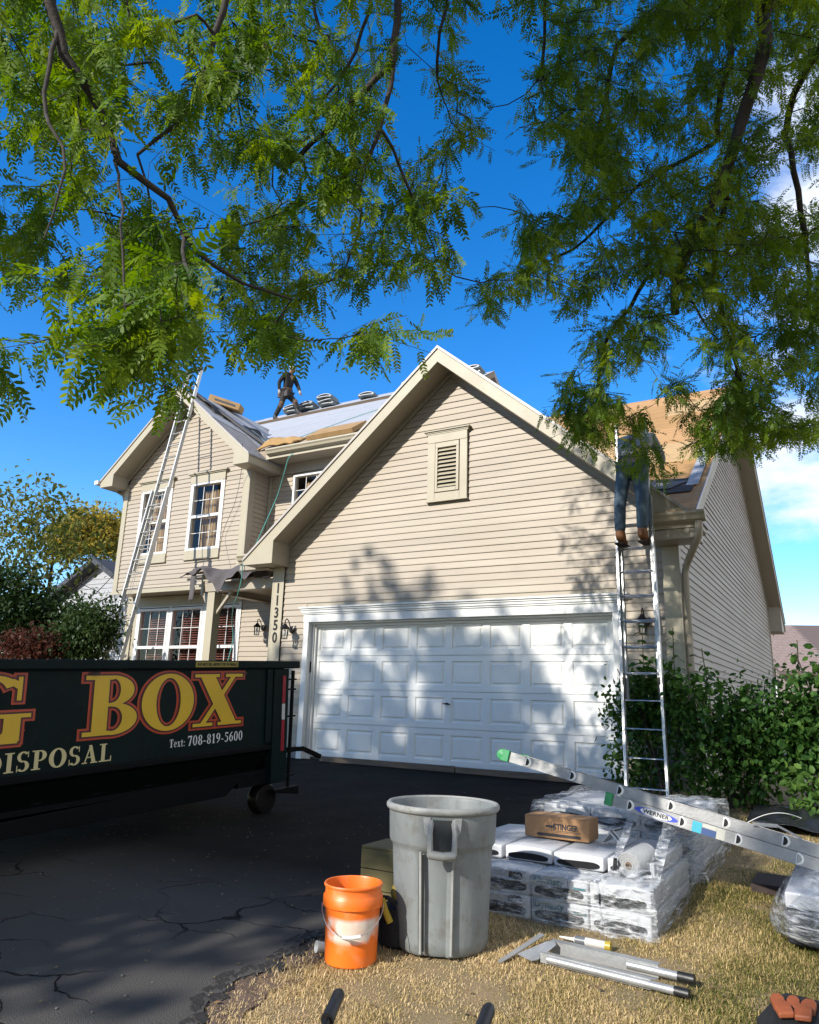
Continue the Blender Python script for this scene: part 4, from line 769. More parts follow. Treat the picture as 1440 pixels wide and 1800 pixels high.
# right ladder
k_ = .20; y0_ = -1.32
P0 = (hitp(1103, 1370, y0_, k_)+hitp(1173, 1390, y0_, k_))/2; P1 = (hitp(1078, 800, y0_, k_)+hitp(1141, 800, y0_, k_))/2; Zr = (P1-P0).normalized()
base = P0-Zr*((P0.z-gz(-1.3))/Zr.z); yn = Vector((0, -1, k_)).normalized(); Xr = Vector((1, 0, 0))
rl = thing('extension_ladder', 'aluminium extension ladder with a worker on it, standing right of the garage door', 'ladder', base, 'extension ladders leaning on the house')
def rung_off(z):                                        # first rung so that one rung sits at world height z
    d = (z-base.z)/Zr.z; return d % .305
f0 = rung_off(2.915)
ladder(rl, base, base+Zr*3.6, Xr, yn, .45, int((3.5-f0)/.305)+1, f0)
ladder(rl, base+Zr*1.12, base+Zr*4.75, Xr, yn, .39, 11, (f0-1.12) % .305, feet=False, offs_=-.055)
for s in (-1, 1): MB().obox(base+Zr*1.12+Xr*s*.19, base+Zr*1.35+Xr*s*.19+yn*.02, .03, .05, yn).build('rung_lock', BLACKM, rl)
# ---- loose ladder lying over the pallets, seen from its side
A = Vector(hit(888, 1328, 1, -4.5)); B = Vector(hit(1440, 1497, 1, -4.5)); Zw = (B-A).normalized(); Yw = Vector((-.36, .93, -.05)); Yw = (Yw-Zw*Yw.dot(Zw)).normalized(); Xw = -Yw; Nw = Zw.cross(Yw).normalized()
if Nw.z < 0: Nw = -Nw
wl = thing('ladder_section', 'loose aluminium ladder with green end caps lying across the wrapped shingle pallets', 'ladder', tuple((A+B)/2))
def wbase(v): return v+Yw*.20
ladder(wl, wbase(A), wbase(A+Zw*2.75), Xw, Nw, .40, 9, .17, .325, m=ALUD, feet=False, rh=.068, holes=True)
A2 = Vector(hit(1072, 1405, 1, -4.5)); ladder(wl, wbase(A2)-Nw*.0, wbase(A2+Zw*2.0), Xw, Nw, .415, 6, .13, .325, m=ALUD, feet=False, rh=.068, holes=True)
GCAP = mat('green_cap', (.01, .34, .09), .35, .2, 30)
for q, w_ in ((A, .40), (A2, .415)):
    for s in (-1, 1):
        mb = MB(); c = wbase(q)+Yw*s*w_/2*1.0; mb.obox(c-Zw*.028, c+Zw*(.034 if q is A else .022), .034, .080, Nw); 
        if q is A: mb.lathe([(0, -.018), (.036, -.016), (.036, .016), (0, .018)], c-Zw*.024, 16, axis=Yw)
        mb.build('end_cap', GCAP, wl, bevel=.004)
yfw = -.2085
def sidept(q, s, n, e=0.): return wbase(q)+Zw*s+Nw*n-Yw*(.2085+e)
mb = MB(); mb.quad(*[sidept(A2, .30+.135*math.cos(a), -.004+.024*math.sin(a), .0008) for a in [2*math.pi*k/24 for k in range(24)]]); mb.build('oval_label', mat('label_blue', (.02, .06, .62), .4), wl, fix=False)
mb = MB(); mb.quad(*[sidept(A2, .30+.098*math.cos(a), -.004+.023*math.sin(a), .0014) for a in [2*math.pi*k/24 for k in range(24)]]); mb.build('oval_label', WHT, wl, fix=False)
text('WERNER', .036, wl, BLK, sidept(A2, .30, -.004, .002), Zw, Nw, bold=.0012, sx=1.08, space=1.05)
for (a, b, mm) in ((.52, .575, mat('label_cyan', (.02, .42, .55), .4)), (.577, .66, mat('label_navy', (.01, .06, .22), .4)), (.662, .71, mat('label_pale', (.55, .55, .48), .5))):
    mb = MB(); mb.quad(sidept(A2, a, -.033, .001), sidept(A2, b, -.033, .001), sidept(A2, b, .030 if a < .53 or a > .66 else .006, .001), sidept(A2, a, .030 if a < .53 or a > .66 else .006, .001)); mb.build('label', mm, wl, fix=False)
mb = MB(); mb.quad(sidept(A2, .577, .008, .001), sidept(A2, .66, .008, .001), sidept(A2, .66, .03, .001), sidept(A2, .577, .03, .001)); mb.build('label', MATS['label_pale'], wl, fix=False)
mb = MB(); mb.quad(sidept(A2, .80, -.030, .001), sidept(A2, 1.12, -.030, .001), sidept(A2, 1.12, .030, .001), sidept(A2, .80, .030, .001)); mb.build('label', mat('label_silver', (.5, .5, .48), .5, .25, 60, stretch=(8, 8, 1)), wl, fix=False)
# bracket hook on top rail
mb = MB(); q = A+Zw*1.62+Nw*.04; mb.obox(q, q+Zw*.13+Nw*.03, .03, .02, Nw); mb.obox(q+Zw*.13+Nw*.03, q+Zw*.26-Nw*.0, .03, .012, Nw); mb.build('rung_lock', ALUD, wl)
# ================================================================== SHINGLE BUNDLES
WRAPW = mat('printed_wrap', (.70, .71, .73), .35, .18, 5, .4, 22, dirt=.2, dirtcol=(.35, .37, .40))
OPN = mat('shingle_edges', (.022, .022, .025), .9, .5, 40, .8, 120, stretch=(1, 1, 9)); TEAL = mat('print_teal', (.03, .22, .26), .5); PBLK = mat('print_black', (.03, .03, .035), .5)
GRP = 'wrapped shingle bundles stacked on the pallet by the drive'
def bundle(x0, x1, y0, y1, z0, z1, label, kind=0, group=GRP, xdir=True):
    cx, cy = (x0+x1)/2, (y0+y1)/2; W = (x1-x0)/2-.004; D = (y1-y0)/2; Hh = z1-z0-.004
    t = thing('shingle_bundle', label, 'shingle bundle', (cx, cy, z0), group)
    nu, nd, mb = 8, 6, MB()
    # slightly slumped, rounded package
    b = bmesh.new(); bmesh.ops.create_cube(b, size=1)
    for v in b.verts: v.co = (cx+v.co.x*2*W, cy+v.co.y*2*D, z0+(v.co.z+.5)*Hh)
    bmesh.ops.subdivide_edges(b, edges=b.edges[:], cuts=3, use_grid_fill=True)
    for v in b.verts:
        fx = (v.co.x-cx)/W; v.co.z += (.006*(1-fx*fx)+random.uniform(-.002, .002))*(1 if v.co.z > z0+Hh*.5 else 0); v.co.y += random.uniform(-.003, .003)
    me = bpy.data.meshes.new('package'); b.to_mesh(me); b.free()
    for v in me.vertices: v.co -= Vector((cx, cy, z0))
    me.materials.append(WRAPW); o = inst(me, 'package', t); bv = o.modifiers.new('bevel', 'BEVEL'); bv.width = .010; bv.segments = 2
    me.polygons.foreach_set('use_smooth', [True]*len(me.polygons))
    # open end: a flat oval where the shingle edges show
    if kind != 3:
        mb = MB(); hh = Hh*.24; zc = z0+Hh*.36; pts = []
        for k in range(26):
            a = 2*math.pi*k/26; px = W*.86*(abs(math.cos(a))**.62)*math.copysign(1, math.cos(a)); pz = hh*(abs(math.sin(a))**.75)*math.copysign(1, math.sin(a))*(1+.12*math.sin(3*a+cx*7)); pts.append((cx+px, y0-.006, zc+pz))
        mb.prism(pts, (0, .004, 0)); mb.build('open_end', OPN, t)
    if kind == 1:
        text('Dynasty', .055, t, TEAL, (cx-.06, y0-.0075, z0+Hh*.80), (1, 0, 0), (0, 0, 1), bold=.0006); text('IKO', .045, t, PBLK, (cx-.20, y0-.0075, z0+Hh*.80), (1, 0, 0), (0, 0, 1), bold=.004) if False else None
        mb = MB(); zz = z0+Hh*.80
        for (a, c) in ((-.155, -.152), (.055, .058)): mb.box(cx+a, cx+c, y0-.0078, y0-.0070, zz-.024, zz+.024)
        mb.box(cx-.155, cx+.055, y0-.0078, y0-.0070, zz+.0242, zz+.0262); mb.box(cx+.09, cx+.16, y0-.0078, y0-.0070, zz-.024, zz-.012); mb.build('print_frame', TEAL, t)
    if kind == 2: text('IKO', .05, t, PBLK, (cx+.08, y0-.0075, z0+Hh*.80), (1, 0, 0), (0, 0, 1), bold=.004)
    return t
xs = [5.235, 5.585, 5.935, 6.285, 6.635]; zl = [-.172, -.046, .082]
pos = ['leftmost', 'second from the left', 'third from the left', 'rightmost']
for L in range(2):
    for c in range(4):
        kd = 2 if c == 1 else (1 if c == 2 else 0)
        bundle(xs[c], xs[c+1], -5.12+(.012*L if c % 2 else 0), -4.02, zl[L], zl[L+1], ('bottom row ' if L == 0 else 'middle row ')+'shingle bundle under stretch wrap, '+pos[c]+' beside the grey trash can', kd)
for c, (a, b, lb) in enumerate(((5.32, 5.645, 'white shingle bundle on top of the pallet, under the left end of the cardboard box'), (5.655, 5.975, 'white shingle bundle on top of the pallet, under the right end of the cardboard box'), (5.985, 6.305, 'white shingle bundle on top of the pallet, between the box and the wrap roll'), (6.315, 6.60, 'white shingle bundle on top of the pallet, under the roll of stretch wrap'))):
    t = bundle(a, b, -4.86+.015*(c % 2), -4.0, .088, .172, lb, 0)
    pr = MB()
    for i in range(9): pr.box(a+.03, b-.05-random.random()*.08, -4.70+.032*i, -4.692+.032*i, .1795, .1803)
    pr.build('printed_text', mat('print_grey', (.45, .46, .48), .6), t)
BG = 'wrapped shingle bundles on the rear pallet'
n_ = 0
for L in range(3):
    for c in range(3):
        bundle(5.52+.37*c, 5.52+.37*(c+1), -3.78+.01*L, -2.62, -.09+.135*L, .045+.135*L, ['bottom', 'middle', 'top'][L]+' row bundle of the rear wrapped pallet, '+['left', 'middle', 'right'][c]+' stack', 0, BG)
# pallet boards
for (nm, y0, y1, zt, lb) in (('wooden_pallet', -5.1, -4.0, -.176, 'low wooden pallet under the front shingle bundles'), ('wooden_pallet', -3.75, -2.65, -.094, 'low wooden pallet under the rear shingle bundles')):
    t = thing(nm, lb, 'pallet', (5.95, (y0+y1)/2, gz((y0+y1)/2)), 'wooden pallets under the shingles')
    for i in range(4): MB().box(5.30, 6.60, y0+.02+.3*i, y0+.12+.3*i, zt-.016, zt-.001).build('plank', WOOD, t)
    for x in (5.3, 5.92, 6.52): MB().box(x, x+.08, y0, y1, zt-.06, zt-.017).build('runner', WOOD, t)
# stretch wrap: crumpled clear film over the right end and over the rear pile
WRAP = bpy.data.materials.new('stretch_film'); WRAP.use_nodes = True; _n = WRAP.node_tree.nodes; _l = WRAP.node_tree.links
_t = _n.new('ShaderNodeBsdfTransparent'); _t.inputs[0].default_value = (.93, .94, .95, 1); _g = _n.new('ShaderNodeBsdfPrincipled'); _g.inputs['Base Color'].default_value = (.62, .64, .66, 1); _g.inputs['Roughness'].default_value = .22; _g.inputs['Specular IOR Level'].default_value = .9
_w = _n.new('ShaderNodeTexNoise'); _w.inputs['Scale'].default_value = 7; _w.inputs['Detail'].default_value = 5; _w.inputs['Roughness'].default_value = .62; _gm = _n.new('ShaderNodeNewGeometry'); _mp = _n.new('ShaderNodeMapping'); _mp.inputs['Scale'].default_value = (2.2, .55, 4.5); _mp.inputs['Rotation'].default_value = (.75, .0, .3)
_l.new(_gm.outputs['Position'], _mp.inputs[0]); _l.new(_mp.outputs[0], _w.inputs[0]); _r = _n.new('ShaderNodeMapRange'); _r.inputs[1].default_value = .46; _r.inputs[2].default_value = .72; _r.inputs[3].default_value = .10; _r.inputs[4].default_value = .62; _l.new(_w.outputs[0], _r.inputs[0])
_b = _n.new('ShaderNodeBump'); _b.inputs['Strength'].default_value = 1; _b.inputs['Distance'].default_value = .03; _l.new(_w.outputs[0], _b.inputs['Height']); _l.new(_b.outputs[0], _g.inputs['Normal'])
_mp2 = _n.new('ShaderNodeMapping'); _mp2.inputs['Rotation'].default_value = (.62, 0, 0); _mp2.inputs['Scale'].default_value = (5, 3, 46); _w2 = _n.new('ShaderNodeTexNoise'); _w2.inputs['Scale'].default_value = 1.6; _w2.inputs['Detail'].default_value = 4; _l.new(_gm.outputs['Position'], _mp2.inputs[0]); _l.new(_mp2.outputs[0], _w2.inputs[0])
_r2 = _n.new('ShaderNodeMapRange'); _r2.inputs[1].default_value = .52; _r2.inputs[2].default_value = .68; _r2.inputs[4].default_value = .55; _l.new(_w2.outputs[0], _r2.inputs[0]); _ad = _n.new('ShaderNodeMath'); _ad.use_clamp = True; _l.new(_r.outputs[0], _ad.inputs[0]); _l.new(_r2.outputs[0], _ad.inputs[1])  # diagonal streaks of opaque film stand in for its highlights
_b2 = _n.new('ShaderNodeBump'); _b2.inputs['Strength'].default_value = .9; _b2.inputs['Distance'].default_value = .012; _l.new(_w2.outputs[0], _b2.inputs['Height']); _l.new(_b.outputs[0], _b2.inputs['Normal']); _l.new(_b2.outputs[0], _g.inputs['Normal'])
_m = _n.new('ShaderNodeMixShader'); _l.new(_ad.outputs[0], _m.inputs[0]); _l.new(_t.outputs[0], _m.inputs[1]); _l.new(_g.outputs[0], _m.inputs[2]); _l.new(_m.outputs[0], _n['Material Output'].inputs[0])
def nz_(a, b, s=1.): return .5*math.sin(a*11.3*s+b*3.1)+.3*math.sin(a*23.7*s-b*17.1+1)+.2*math.sin(b*37.3*s+a*5)
def drape(name, label, xs_, ys_, ztop, zbot, flare, nu=40, nv=26, bulge=None, m=WRAP):
    """film over a box: from the top, over the edge and down the sides to the ground with a flare"""
    x0, x1 = xs_; y0, y1 = ys_; mb = MB(); cx, cy = (x0+x1)/2, (y0+y1)/2; N_ = nu*4
    per = []
    for i in range(N_):
        t = i/N_*4; s = int(t); f = t-s
        p = ((x0+(x1-x0)*f, y0), (x1, y0+(y1-y0)*f), (x1-(x1-x0)*f, y1), (x0, y1-(y1-y0)*f))[s]; nrm = ((0, -1), (1, 0), (0, 1), (-1, 0))[s]; per.append((p, nrm, t))
    rings = [(-.45, 0), (-.25, 0), (-.1, 0), (-.02, -.005), (0, -.04)]+[(0, -.04-(ztop-zbot-.04)*j/nv) for j in range(1, nv+1)]
    for (ins, dz) in rings:
        for (p, nrm, t) in per:
            x, y = p; k = 1+ins; px = cx+(x-cx)*k; py = cy+(y-cy)*k; d = -dz/(ztop-zbot); q = .012*nz_(t, dz*6)+flare*max(0, d-.55)**1.5*2*(1+.5*math.sin(t*9))
            z = ztop+dz+(.012*nz_(px*1.3, py*1.7, 2) if dz > -.02 else 0)
            if bulge: z += bulge(px, py)*(1-d); 
            mb.v.append((px+nrm[0]*q, py+nrm[1]*q, z))
    for r in range(len(rings)-1):
        for i in range(N_):
            i2 = (i+1) % N_; mb.f.append((r*N_+i, r*N_+i2, (r+1)*N_+i2, (r+1)*N_+i)); mb.mi.append(0)
    o = mb.build(name, m, None, smooth=True, fix=False); tag(o, label, 'stretch wrap', 'clear film around the shingle piles'); return top(o)
def bump1(cx, cy, r, h): return lambda x, y: h*math.exp(-((x-cx)**2+(y-cy)**2)/r**2)
drape('stretch_wrap', 'clear stretch wrap around the right end of the front shingle pallet', (6.36, 6.66), (-5.14, -3.93), .20, -.20, .05, bulge=lambda x, y: .20*math.exp(-((x-6.45)**2/.09+(y+4.35)**2/.22))-.11*(1/(1+math.exp((y+4.86)*30)))+.02*nz_(x*3, y*2))
drape('stretch_wrap', 'clear stretch wrap hugging the left part of the front shingle rows', (5.22, 6.35), (-5.137, -4.90), .092, -.17, .01)
drape('stretch_wrap', 'crumpled clear film over the rear pallet of shingles', (5.45, 6.70), (-3.86, -2.55), .335, -.12, .06, bulge=lambda x, y: .03*nz_(x*.4, y*.5))
# roll of film
c = Vector((6.47, -4.93, .16)); ax = Vector((.25, 1, .12)).normalized()
ro = thing('stretch_wrap_roll', 'part used roll of clear stretch wrap lying at the front right of the pallet', 'wrap roll', c)
m = MB(); m.lathe([(.020, -.003), (.068, -.003), (.074, .004), (.076, .22), (.020, .225), (.020, -.003)], c, 36, axis=ax); m.build('film', mat('rolled_film', (.52, .53, .53), .3, .25, 60, coat=.4), ro, smooth=True)
m = MB(); m.lathe([(.0125, -.012), (.019, -.012), (.019, .23), (.0125, .23), (.0125, -.012)], c, 20, axis=ax); m.build('core', mat('cardboard_core', (.28, .19, .12), .8), ro, smooth=True)
m = MB()
for q_ in (.03, .045, .06):
    m.lathe([(q_, -.0045), (q_+.0012, -.0048), (q_+.0024, -.0045)], c, 36, axis=ax)
m.build('winding_ring', mat('wind', (.35, .36, .36), .4), ro)
c2 = Vector((6.40, -4.93, .155)); m = MB(); m.lathe([(0, 0), (.035, 0), (.035, .02), (0, .02)], c2, 12, axis=(-.9, -.3, .1)); m.build('handle', BLK, ro)
# cardboard box
CB = mat('cardboard', (.52, .285, .13), .75, .1, 3, .12, 60, dirt=.15, dirtcol=(.36, .18, .08))
BZ_ = -.027
bx = thing('cardboard_box', 'orange brown cardboard box with black hornet print on the shingle pallet', 'box', (5.88, -4.42, .21))
m = MB(); m.box(5.665, 6.11, -4.52, -4.30, .185, .318); m.build('carton', CB, bx, bevel=.004)
m = MB(); m.box(5.667, 6.108, -4.519, -4.412, .3185, .321); m.build('flap', CB, bx); m = MB(); m.box(5.667, 6.108, -4.408, -4.302, .3185, .321); m.build('flap', CB, bx)
text('STINGER', .050, bx, PBLK, (5.955, -4.5215, .261), (1, 0, 0), (0, 0, 1), bold=.0016, sx=.86)
m = MB(); m.box(5.755, 6.055, -4.5218, -4.5205, .199, .217); m.build('printed_band', PBLK, bx)
m = MB()
for i in range(14): m.box(5.89+.012*i, 5.899+.012*i, -4.5218, -4.5205, .235, .239); m.box(5.89+.012*i, 5.897+.012*i, -4.5218, -4.5205, .227, .230)
m.build('small_print', PBLK, bx)
ho = MB(); hx, hz = 5.852, .261
for (ex, ez, a, b) in ((0, 0, .020, .009), (-.026, .0, .013, .006), (.022, .004, .010, .008)): ho.prism([(hx+ex+a*math.cos(t), -4.5205, hz+ez+b*math.sin(t)) for t in [2*math.pi*k/14 for k in range(14)]], (0, -.0012-.0002*abs(ex)*9, 0))
for s in (-1, 1):
    for k_2, (dx_, dz_) in enumerate(((-.018, .026), (.004, .03), (.024, .026))): ho.obox((hx-.004+.008*k_2, -4.5212, hz+s*.006), (hx+dx_, -4.5212, hz+s*dz_), .002, .0022, (0, 1, 0))
ho.build('insect_print', PBLK, bx)
text('HEAVY DUTY NAILS', .012, bx, mat('print_pale', (.5, .4, .3), .6), (5.90, -4.5222, .235), (1, 0, 0), (0, 0, 1), sx=.8) if False else None
# white folded metal corner piece
fc = MB(); c = Vector((6.235, -4.42, .19)); fc.prism([c+Vector(v) for v in ((-.06, -.04, 0), (0, -.05, .075), (.06, -.04, .01), (.055, -.04, .0), (0, -.05, .062), (-.05, -.04, 0))], (.02, .13, .0)); fc.prism([c+Vector(v) for v in ((.015, -.05, .08), (.07, -.04, .02), (.076, -.04, .025), (.02, -.05, .09))], (.02, .13, 0))
top(tag(fc.build('flashing_piece', mat('white_metal', (.66, .67, .67), .35, .1, 9)), 'small folded white metal flashing lying right of the cardboard box', 'flashing'))
mb = MB(); c = Vector((6.255, -4.42, .275)); mb.obox(c+Vector((0, -.05, -.004)), c+Vector((.02, .08, -.004)), .03, .004); top(tag(mb.build('shingle_sample', SHING), 'dark strip lying on the folded white flashing', 'shingle'))
# right-hand wrapped bundle, cut by the frame
rb = thing('wrapped_bundle', 'rounded bundle of dark and white packs in clear film at the right edge', 'wrapped bundle', (7.72, -4.75, -.13))
c = Vector((7.80, -4.55, .05)); b = bmesh.new(); bmesh.ops.create_cube(b, size=1); bmesh.ops.subdivide_edges(b, edges=b.edges[:], cuts=7, use_grid_fill=True)
for v in b.verts:
    x, y, z = v.co*2; r = (abs(x)**3.2+abs(y)**3.2+abs(z)**3.2)**(1/3.2); n2 = Vector((x, y, z))/max(r, .01)*(1+.0*r)
    v.co = Vector((7.62+.42*n2.x+.1*n2.z, -4.45+.62*n2.y, .03+.175*n2.z+.012*nz_(n2.x*.5, n2.y*.6)))
me = bpy.data.meshes.new('film'); b.to_mesh(me); b.free(); me.materials.append(WRAP); me.polygons.foreach_set('use_smooth', [True]*len(me.polygons))
for v in me.vertices: v.co -= ORG[rb.name]
inst(me, 'film', rb)
for i in range(3):
    for j in range(2):
        m = MB(); x0 = 7.28+.23*j; m.box(x0, x0+.22, -4.93, -4.0, -.115+.085*i, -.035+.085*i); m.build('pack', WRAPW if i == 2 else mat('dark_pack', (.03, .035, .05), .4, .5, 12, .5, 30), rb, bevel=.012)
top(tag(MB().box(7.00, 7.34, -3.95, -3.55, gz(-3.75)+.0, gz(-3.75)+.055).build('shingle_offcut', mat('brown_shingle', (.06, .04, .035), .9, .3, 20)), 'dark brown sheet lying on the grass behind the right wrapped bundle', 'shingle'))
# ================================================================== TRASH CAN
cx, cy = 5.665, -5.735; cz = gz(cy)
can = thing('trash_can', 'tall dirty grey plastic trash can with a side handle, standing at the grass edge', 'trash can', (cx, cy, cz))
CANM = mat('grey_plastic', (.29, .32, .32), .55, .32, 3.5, .25, 25, dirt=.75, dirtcol=(.15, .125, .095), stretch=(1, 1, .35)); CANS = mat('grey_plastic_scuffed', (.40, .41, .39), .55, .2, 8, .25, 25, dirt=.6, dirtcol=(.15, .13, .10))
hA = math.atan2(-9.65-cy, 7.7-cx)                     # the handle faces the street
def wob(a, z):                                          # shallow vertical channels below the shoulder
    d = (a-(hA-.05)+math.pi) % (2*math.pi)-math.pi
    k = 0
    if z < .50 and abs(d+.10) < .30: k = -.085*min(1, (.50-z)/.02)
    d2 = (a-hA-math.pi+math.pi) % (2*math.pi)-math.pi
    if z < .50 and abs(d2) < .30: k = -.085*min(1, (.50-z)/.02)
    return 1+k+.004*math.sin(3*a+z*4)
prof = [(.20, .0), (.232, .002), (.246, .018), (.250, .06), (.262, .30), (.272, .485), (.273, .50), (.286, .518), (.290, .53), (.296, .675), (.304, .682), (.311, .690), (.311, .703), (.304, .712), (.294, .712), (.288, .705), (.284, .69), (.262, .47), (.240, .03), (.0, .025)]
m = MB(); m.lathe(prof, (cx, cy, cz), 96, wob=wob); o = m.build('bin_body', CANM, can, smooth=True)
m = MB(); m.lathe([(.297, .676), (.306, .680), (.3135, .690), (.3135, .704), (.305, .7145), (.293, .7145), (.286, .705)], (cx, cy, cz), 72); m.build('rim', CANS, can, smooth=True)
def cp(a, r, z): return Vector((cx+r*math.cos(hA+a), cy+r*math.sin(hA+a), cz+z))
hm = MB()
hm.tube([cp(-.20, .292, .655), cp(-.19, .335, .60), cp(-.18, .34, .50)], [.016, .014, .016], 8); hm.tube([cp(.20, .292, .655), cp(.19, .335, .60), cp(.18, .34, .50)], [.016, .014, .016], 8)
hm.tube([cp(-.19, .34, .50), cp(0, .345, .495), cp(.19, .34, .50)], .021, 10)
hm.build('handle', CANS, can, smooth=True)
for s in (-1, 1):
    m = MB(); m.prism([cp(s*.20, .29, .67), cp(s*.34, .29, .67), cp(s*.30, .298, .60), cp(s*.21, .30, .57)], cp(s*.2, .31, .6)-cp(s*.2, .29, .6)); m.build('handle_bracket', CANS, can)
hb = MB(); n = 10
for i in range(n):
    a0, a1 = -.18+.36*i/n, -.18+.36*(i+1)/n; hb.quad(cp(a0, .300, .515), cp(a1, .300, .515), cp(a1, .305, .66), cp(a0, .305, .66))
hb.build('handle_recess_shade', mat('recess_shade', (.05, .055, .055), .7), can, fix=False)  # dark panel painted in for the shade behind the handle
m = MB(); m.quad(cp(-.375, .2555, .03), cp(-.335, .2535, .03), cp(-.335, .2755, .485), cp(-.375, .2775, .485)); m.build('channel_shade', mat('channel_shade_dark', (.02, .022, .022), .8), can, fix=False)  # dark strip painting the shade in the channel's gap
for a in (-.40, .20):
    m = MB(); m.obox(cp(a, .262, .02), cp(a, .285, .50), .012, .012, (0, 1, 0)); m.build('rib', CANS, can)
# ================================================================== BUCKET
bxx, byy = 5.375, -6.16; bz = gz(byy)-.003; bk = thing('bucket', 'orange plastic bucket smeared with white, left of the grey trash can', 'bucket', (bxx, byy, bz))
ORM = bpy.data.materials.new('orange_plastic'); ORM.use_nodes = True; _n = ORM.node_tree.nodes; _l = ORM.node_tree.links; _b = _n['Principled BSDF']; _b.inputs['Roughness'].default_value = .4
_g = _n.new('ShaderNodeNewGeometry'); _s = _n.new('ShaderNodeSeparateXYZ'); _l.new(_g.outputs['Position'], _s.inputs[0]); _z = _n.new('ShaderNodeTexNoise'); _z.inputs['Scale'].default_value = 9; _z.inputs['Detail'].default_value = 8; _l.new(_g.outputs['Position'], _z.inputs[0])
def _band(lo, hi, sock):
    a = _n.new('ShaderNodeMapRange'); a.inputs[1].default_value = lo-.012; a.inputs[2].default_value = lo+.012; _l.new(sock, a.inputs[0]); b = _n.new('ShaderNodeMapRange'); b.inputs[1].default_value = hi-.01; b.inputs[2].default_value = hi+.01; b.inputs[3].default_value = 1; b.inputs[4].default_value = 0; _l.new(sock, b.inputs[0])
    c = _n.new('ShaderNodeMath'); c.operation = 'MULTIPLY'; _l.new(a.outputs[0], c.inputs[0]); _l.new(b.outputs[0], c.inputs[1]); return c.outputs[0]
_zz = _n.new('ShaderNodeMath'); _zz.operation = 'MULTIPLY_ADD'; _zz.inputs[1].default_value = .03; _l.new(_z.outputs[0], _zz.inputs[0]); _l.new(_s.outputs[2], _zz.inputs[2])
b1 = _band(bz+.135, bz+.235, _zz.outputs[0]); b2_ = _band(bxx-.06, bxx+.2, _s.outputs[0]); _c = _n.new('ShaderNodeMath'); _c.operation = 'MULTIPLY'; _l.new(b1, _c.inputs[0]); _l.new(b2_, _c.inputs[1])
_th = _n.new('ShaderNodeMapRange'); _th.inputs[1].default_value = .34; _th.inputs[2].default_value = .50; _l.new(_z.outputs[0], _th.inputs[0]); _c2 = _n.new('ShaderNodeMath'); _c2.operation = 'MULTIPLY'; _l.new(_c.outputs[0], _c2.inputs[0]); _l.new(_th.outputs[0], _c2.inputs[1])
_x = _n.new('ShaderNodeMix'); _x.data_type = 'RGBA'; _x.inputs[6].default_value = (.80, .155, .012, 1); _x.inputs[7].default_value = (.66, .56, .48, 1); _l.new(_c2.outputs[0], _x.inputs[0])
_t2 = _n.new('ShaderNodeMapRange'); _t2.inputs[1].default_value = .56; _t2.inputs[2].default_value = .72; _t2.inputs[4].default_value = .35; _l.new(_z.outputs[0], _t2.inputs[0]); _x2 = _n.new('ShaderNodeMix'); _x2.data_type = 'RGBA'; _x2.inputs[7].default_value = (.60, .34, .18, 1); _l.new(_x.outputs[2], _x2.inputs[6]); _l.new(_t2.outputs[0], _x2.inputs[0]); _l.new(_x2.outputs[2], _b.inputs['Base Color'])
pr = [(.10, .004), (.122, .0), (.130, .008), (.137, .20), (.141, .262), (.152, .264), (.153, .275), (.153, .308), (.146, .318), (.1435, .322), (.1435, .352), (.150, .355), (.1515, .362), (.148, .368), (.142, .367), (.139, .36), (.136, .25), (.126, .012), (0, .010)]
m = MB(); m.lathe(pr, (bxx, byy, bz), 56); m.build('bucket_body', ORM, bk, smooth=True)
va = Vector((7.7-bxx, -9.65-byy, 0)).normalized(); ra = Vector((-va.y, va.x, 0))
if ra.x < 0: ra = -ra
C0 = Vector((bxx, byy, bz)); pts = []
for i in range(15):
    t = i/14; a = math.pi*t; pts.append(C0+ra*(-.156*math.cos(a))+va*(.02+.155*math.sin(a))+Vector((0, 0, .272-.118*math.sin(a)*(1+.1*math.cos(a)))))
m = MB(); m.tube(pts, .0026, 6); m.build('bail_handle', mat('wire', (.5, .5, .5), .35, metal=.8), bk, smooth=True)
m = MB(); m.tube([pts[6]-ra*.01, pts[7], pts[8]+ra*.01], .0095, 10); m.build('grip', WHT, bk, smooth=True)
# things behind the bucket
bagc = (5.30, -5.62)
tb = thing('wooden_crate', 'olive brown wooden box standing behind the orange bucket', 'crate', (5.10, -5.45, gz(-5.45)))
OL = mat('olive_wood', (.20, .165, .06), .7, .25, 5, .2, 30, stretch=(.6, 6, 6)); z0 = gz(-5.45)
for i in range(3): MB().box(4.98, 5.42, -5.50, -5.482, z0+.01+.115*i, z0+.12+.115*i).build('plank', OL, tb, bevel=.003)
MB().box(4.98, 4.998, -5.481, -5.22, z0+.01, z0+.35).build('side_board', OL, tb); MB().box(5.402, 5.42, -5.481, -5.22, z0+.01, z0+.35).build('side_board', OL, tb); MB().box(4.98, 5.42, -5.5, -5.2, z0+.351, z0+.366).build('lid', OL, tb, bevel=.003)
tbg = thing('tool_bag', 'black and yellow tool bag squeezed between the orange bucket and the trash can', 'tool bag', (5.50, -5.86, gz(-5.86)))
z0 = gz(-5.86); YB_ = mat('yellow_nylon', (.62, .42, .03), .6); BN = mat('black_nylon', (.012, .012, .014), .8, .3, 20, .4, 40)
b = MB(); b.lathe([(.10, 0), (.13, .02), (.135, .12), (.12, .19), (.05, .22), (0, .22)], (5.49, -5.83, z0), 20, wob=lambda a, z: 1+.1*math.sin(2*a)); b.build('bag_body', BN, tbg, smooth=True)
b = MB(); b.tube([(5.44, -5.98, z0+.24), (5.47, -6.0, z0+.20), (5.50, -5.99, z0+.14)], .018, 8, flat=(0, 1, 0)); b.build('strap', YB_, tbg, smooth=True)
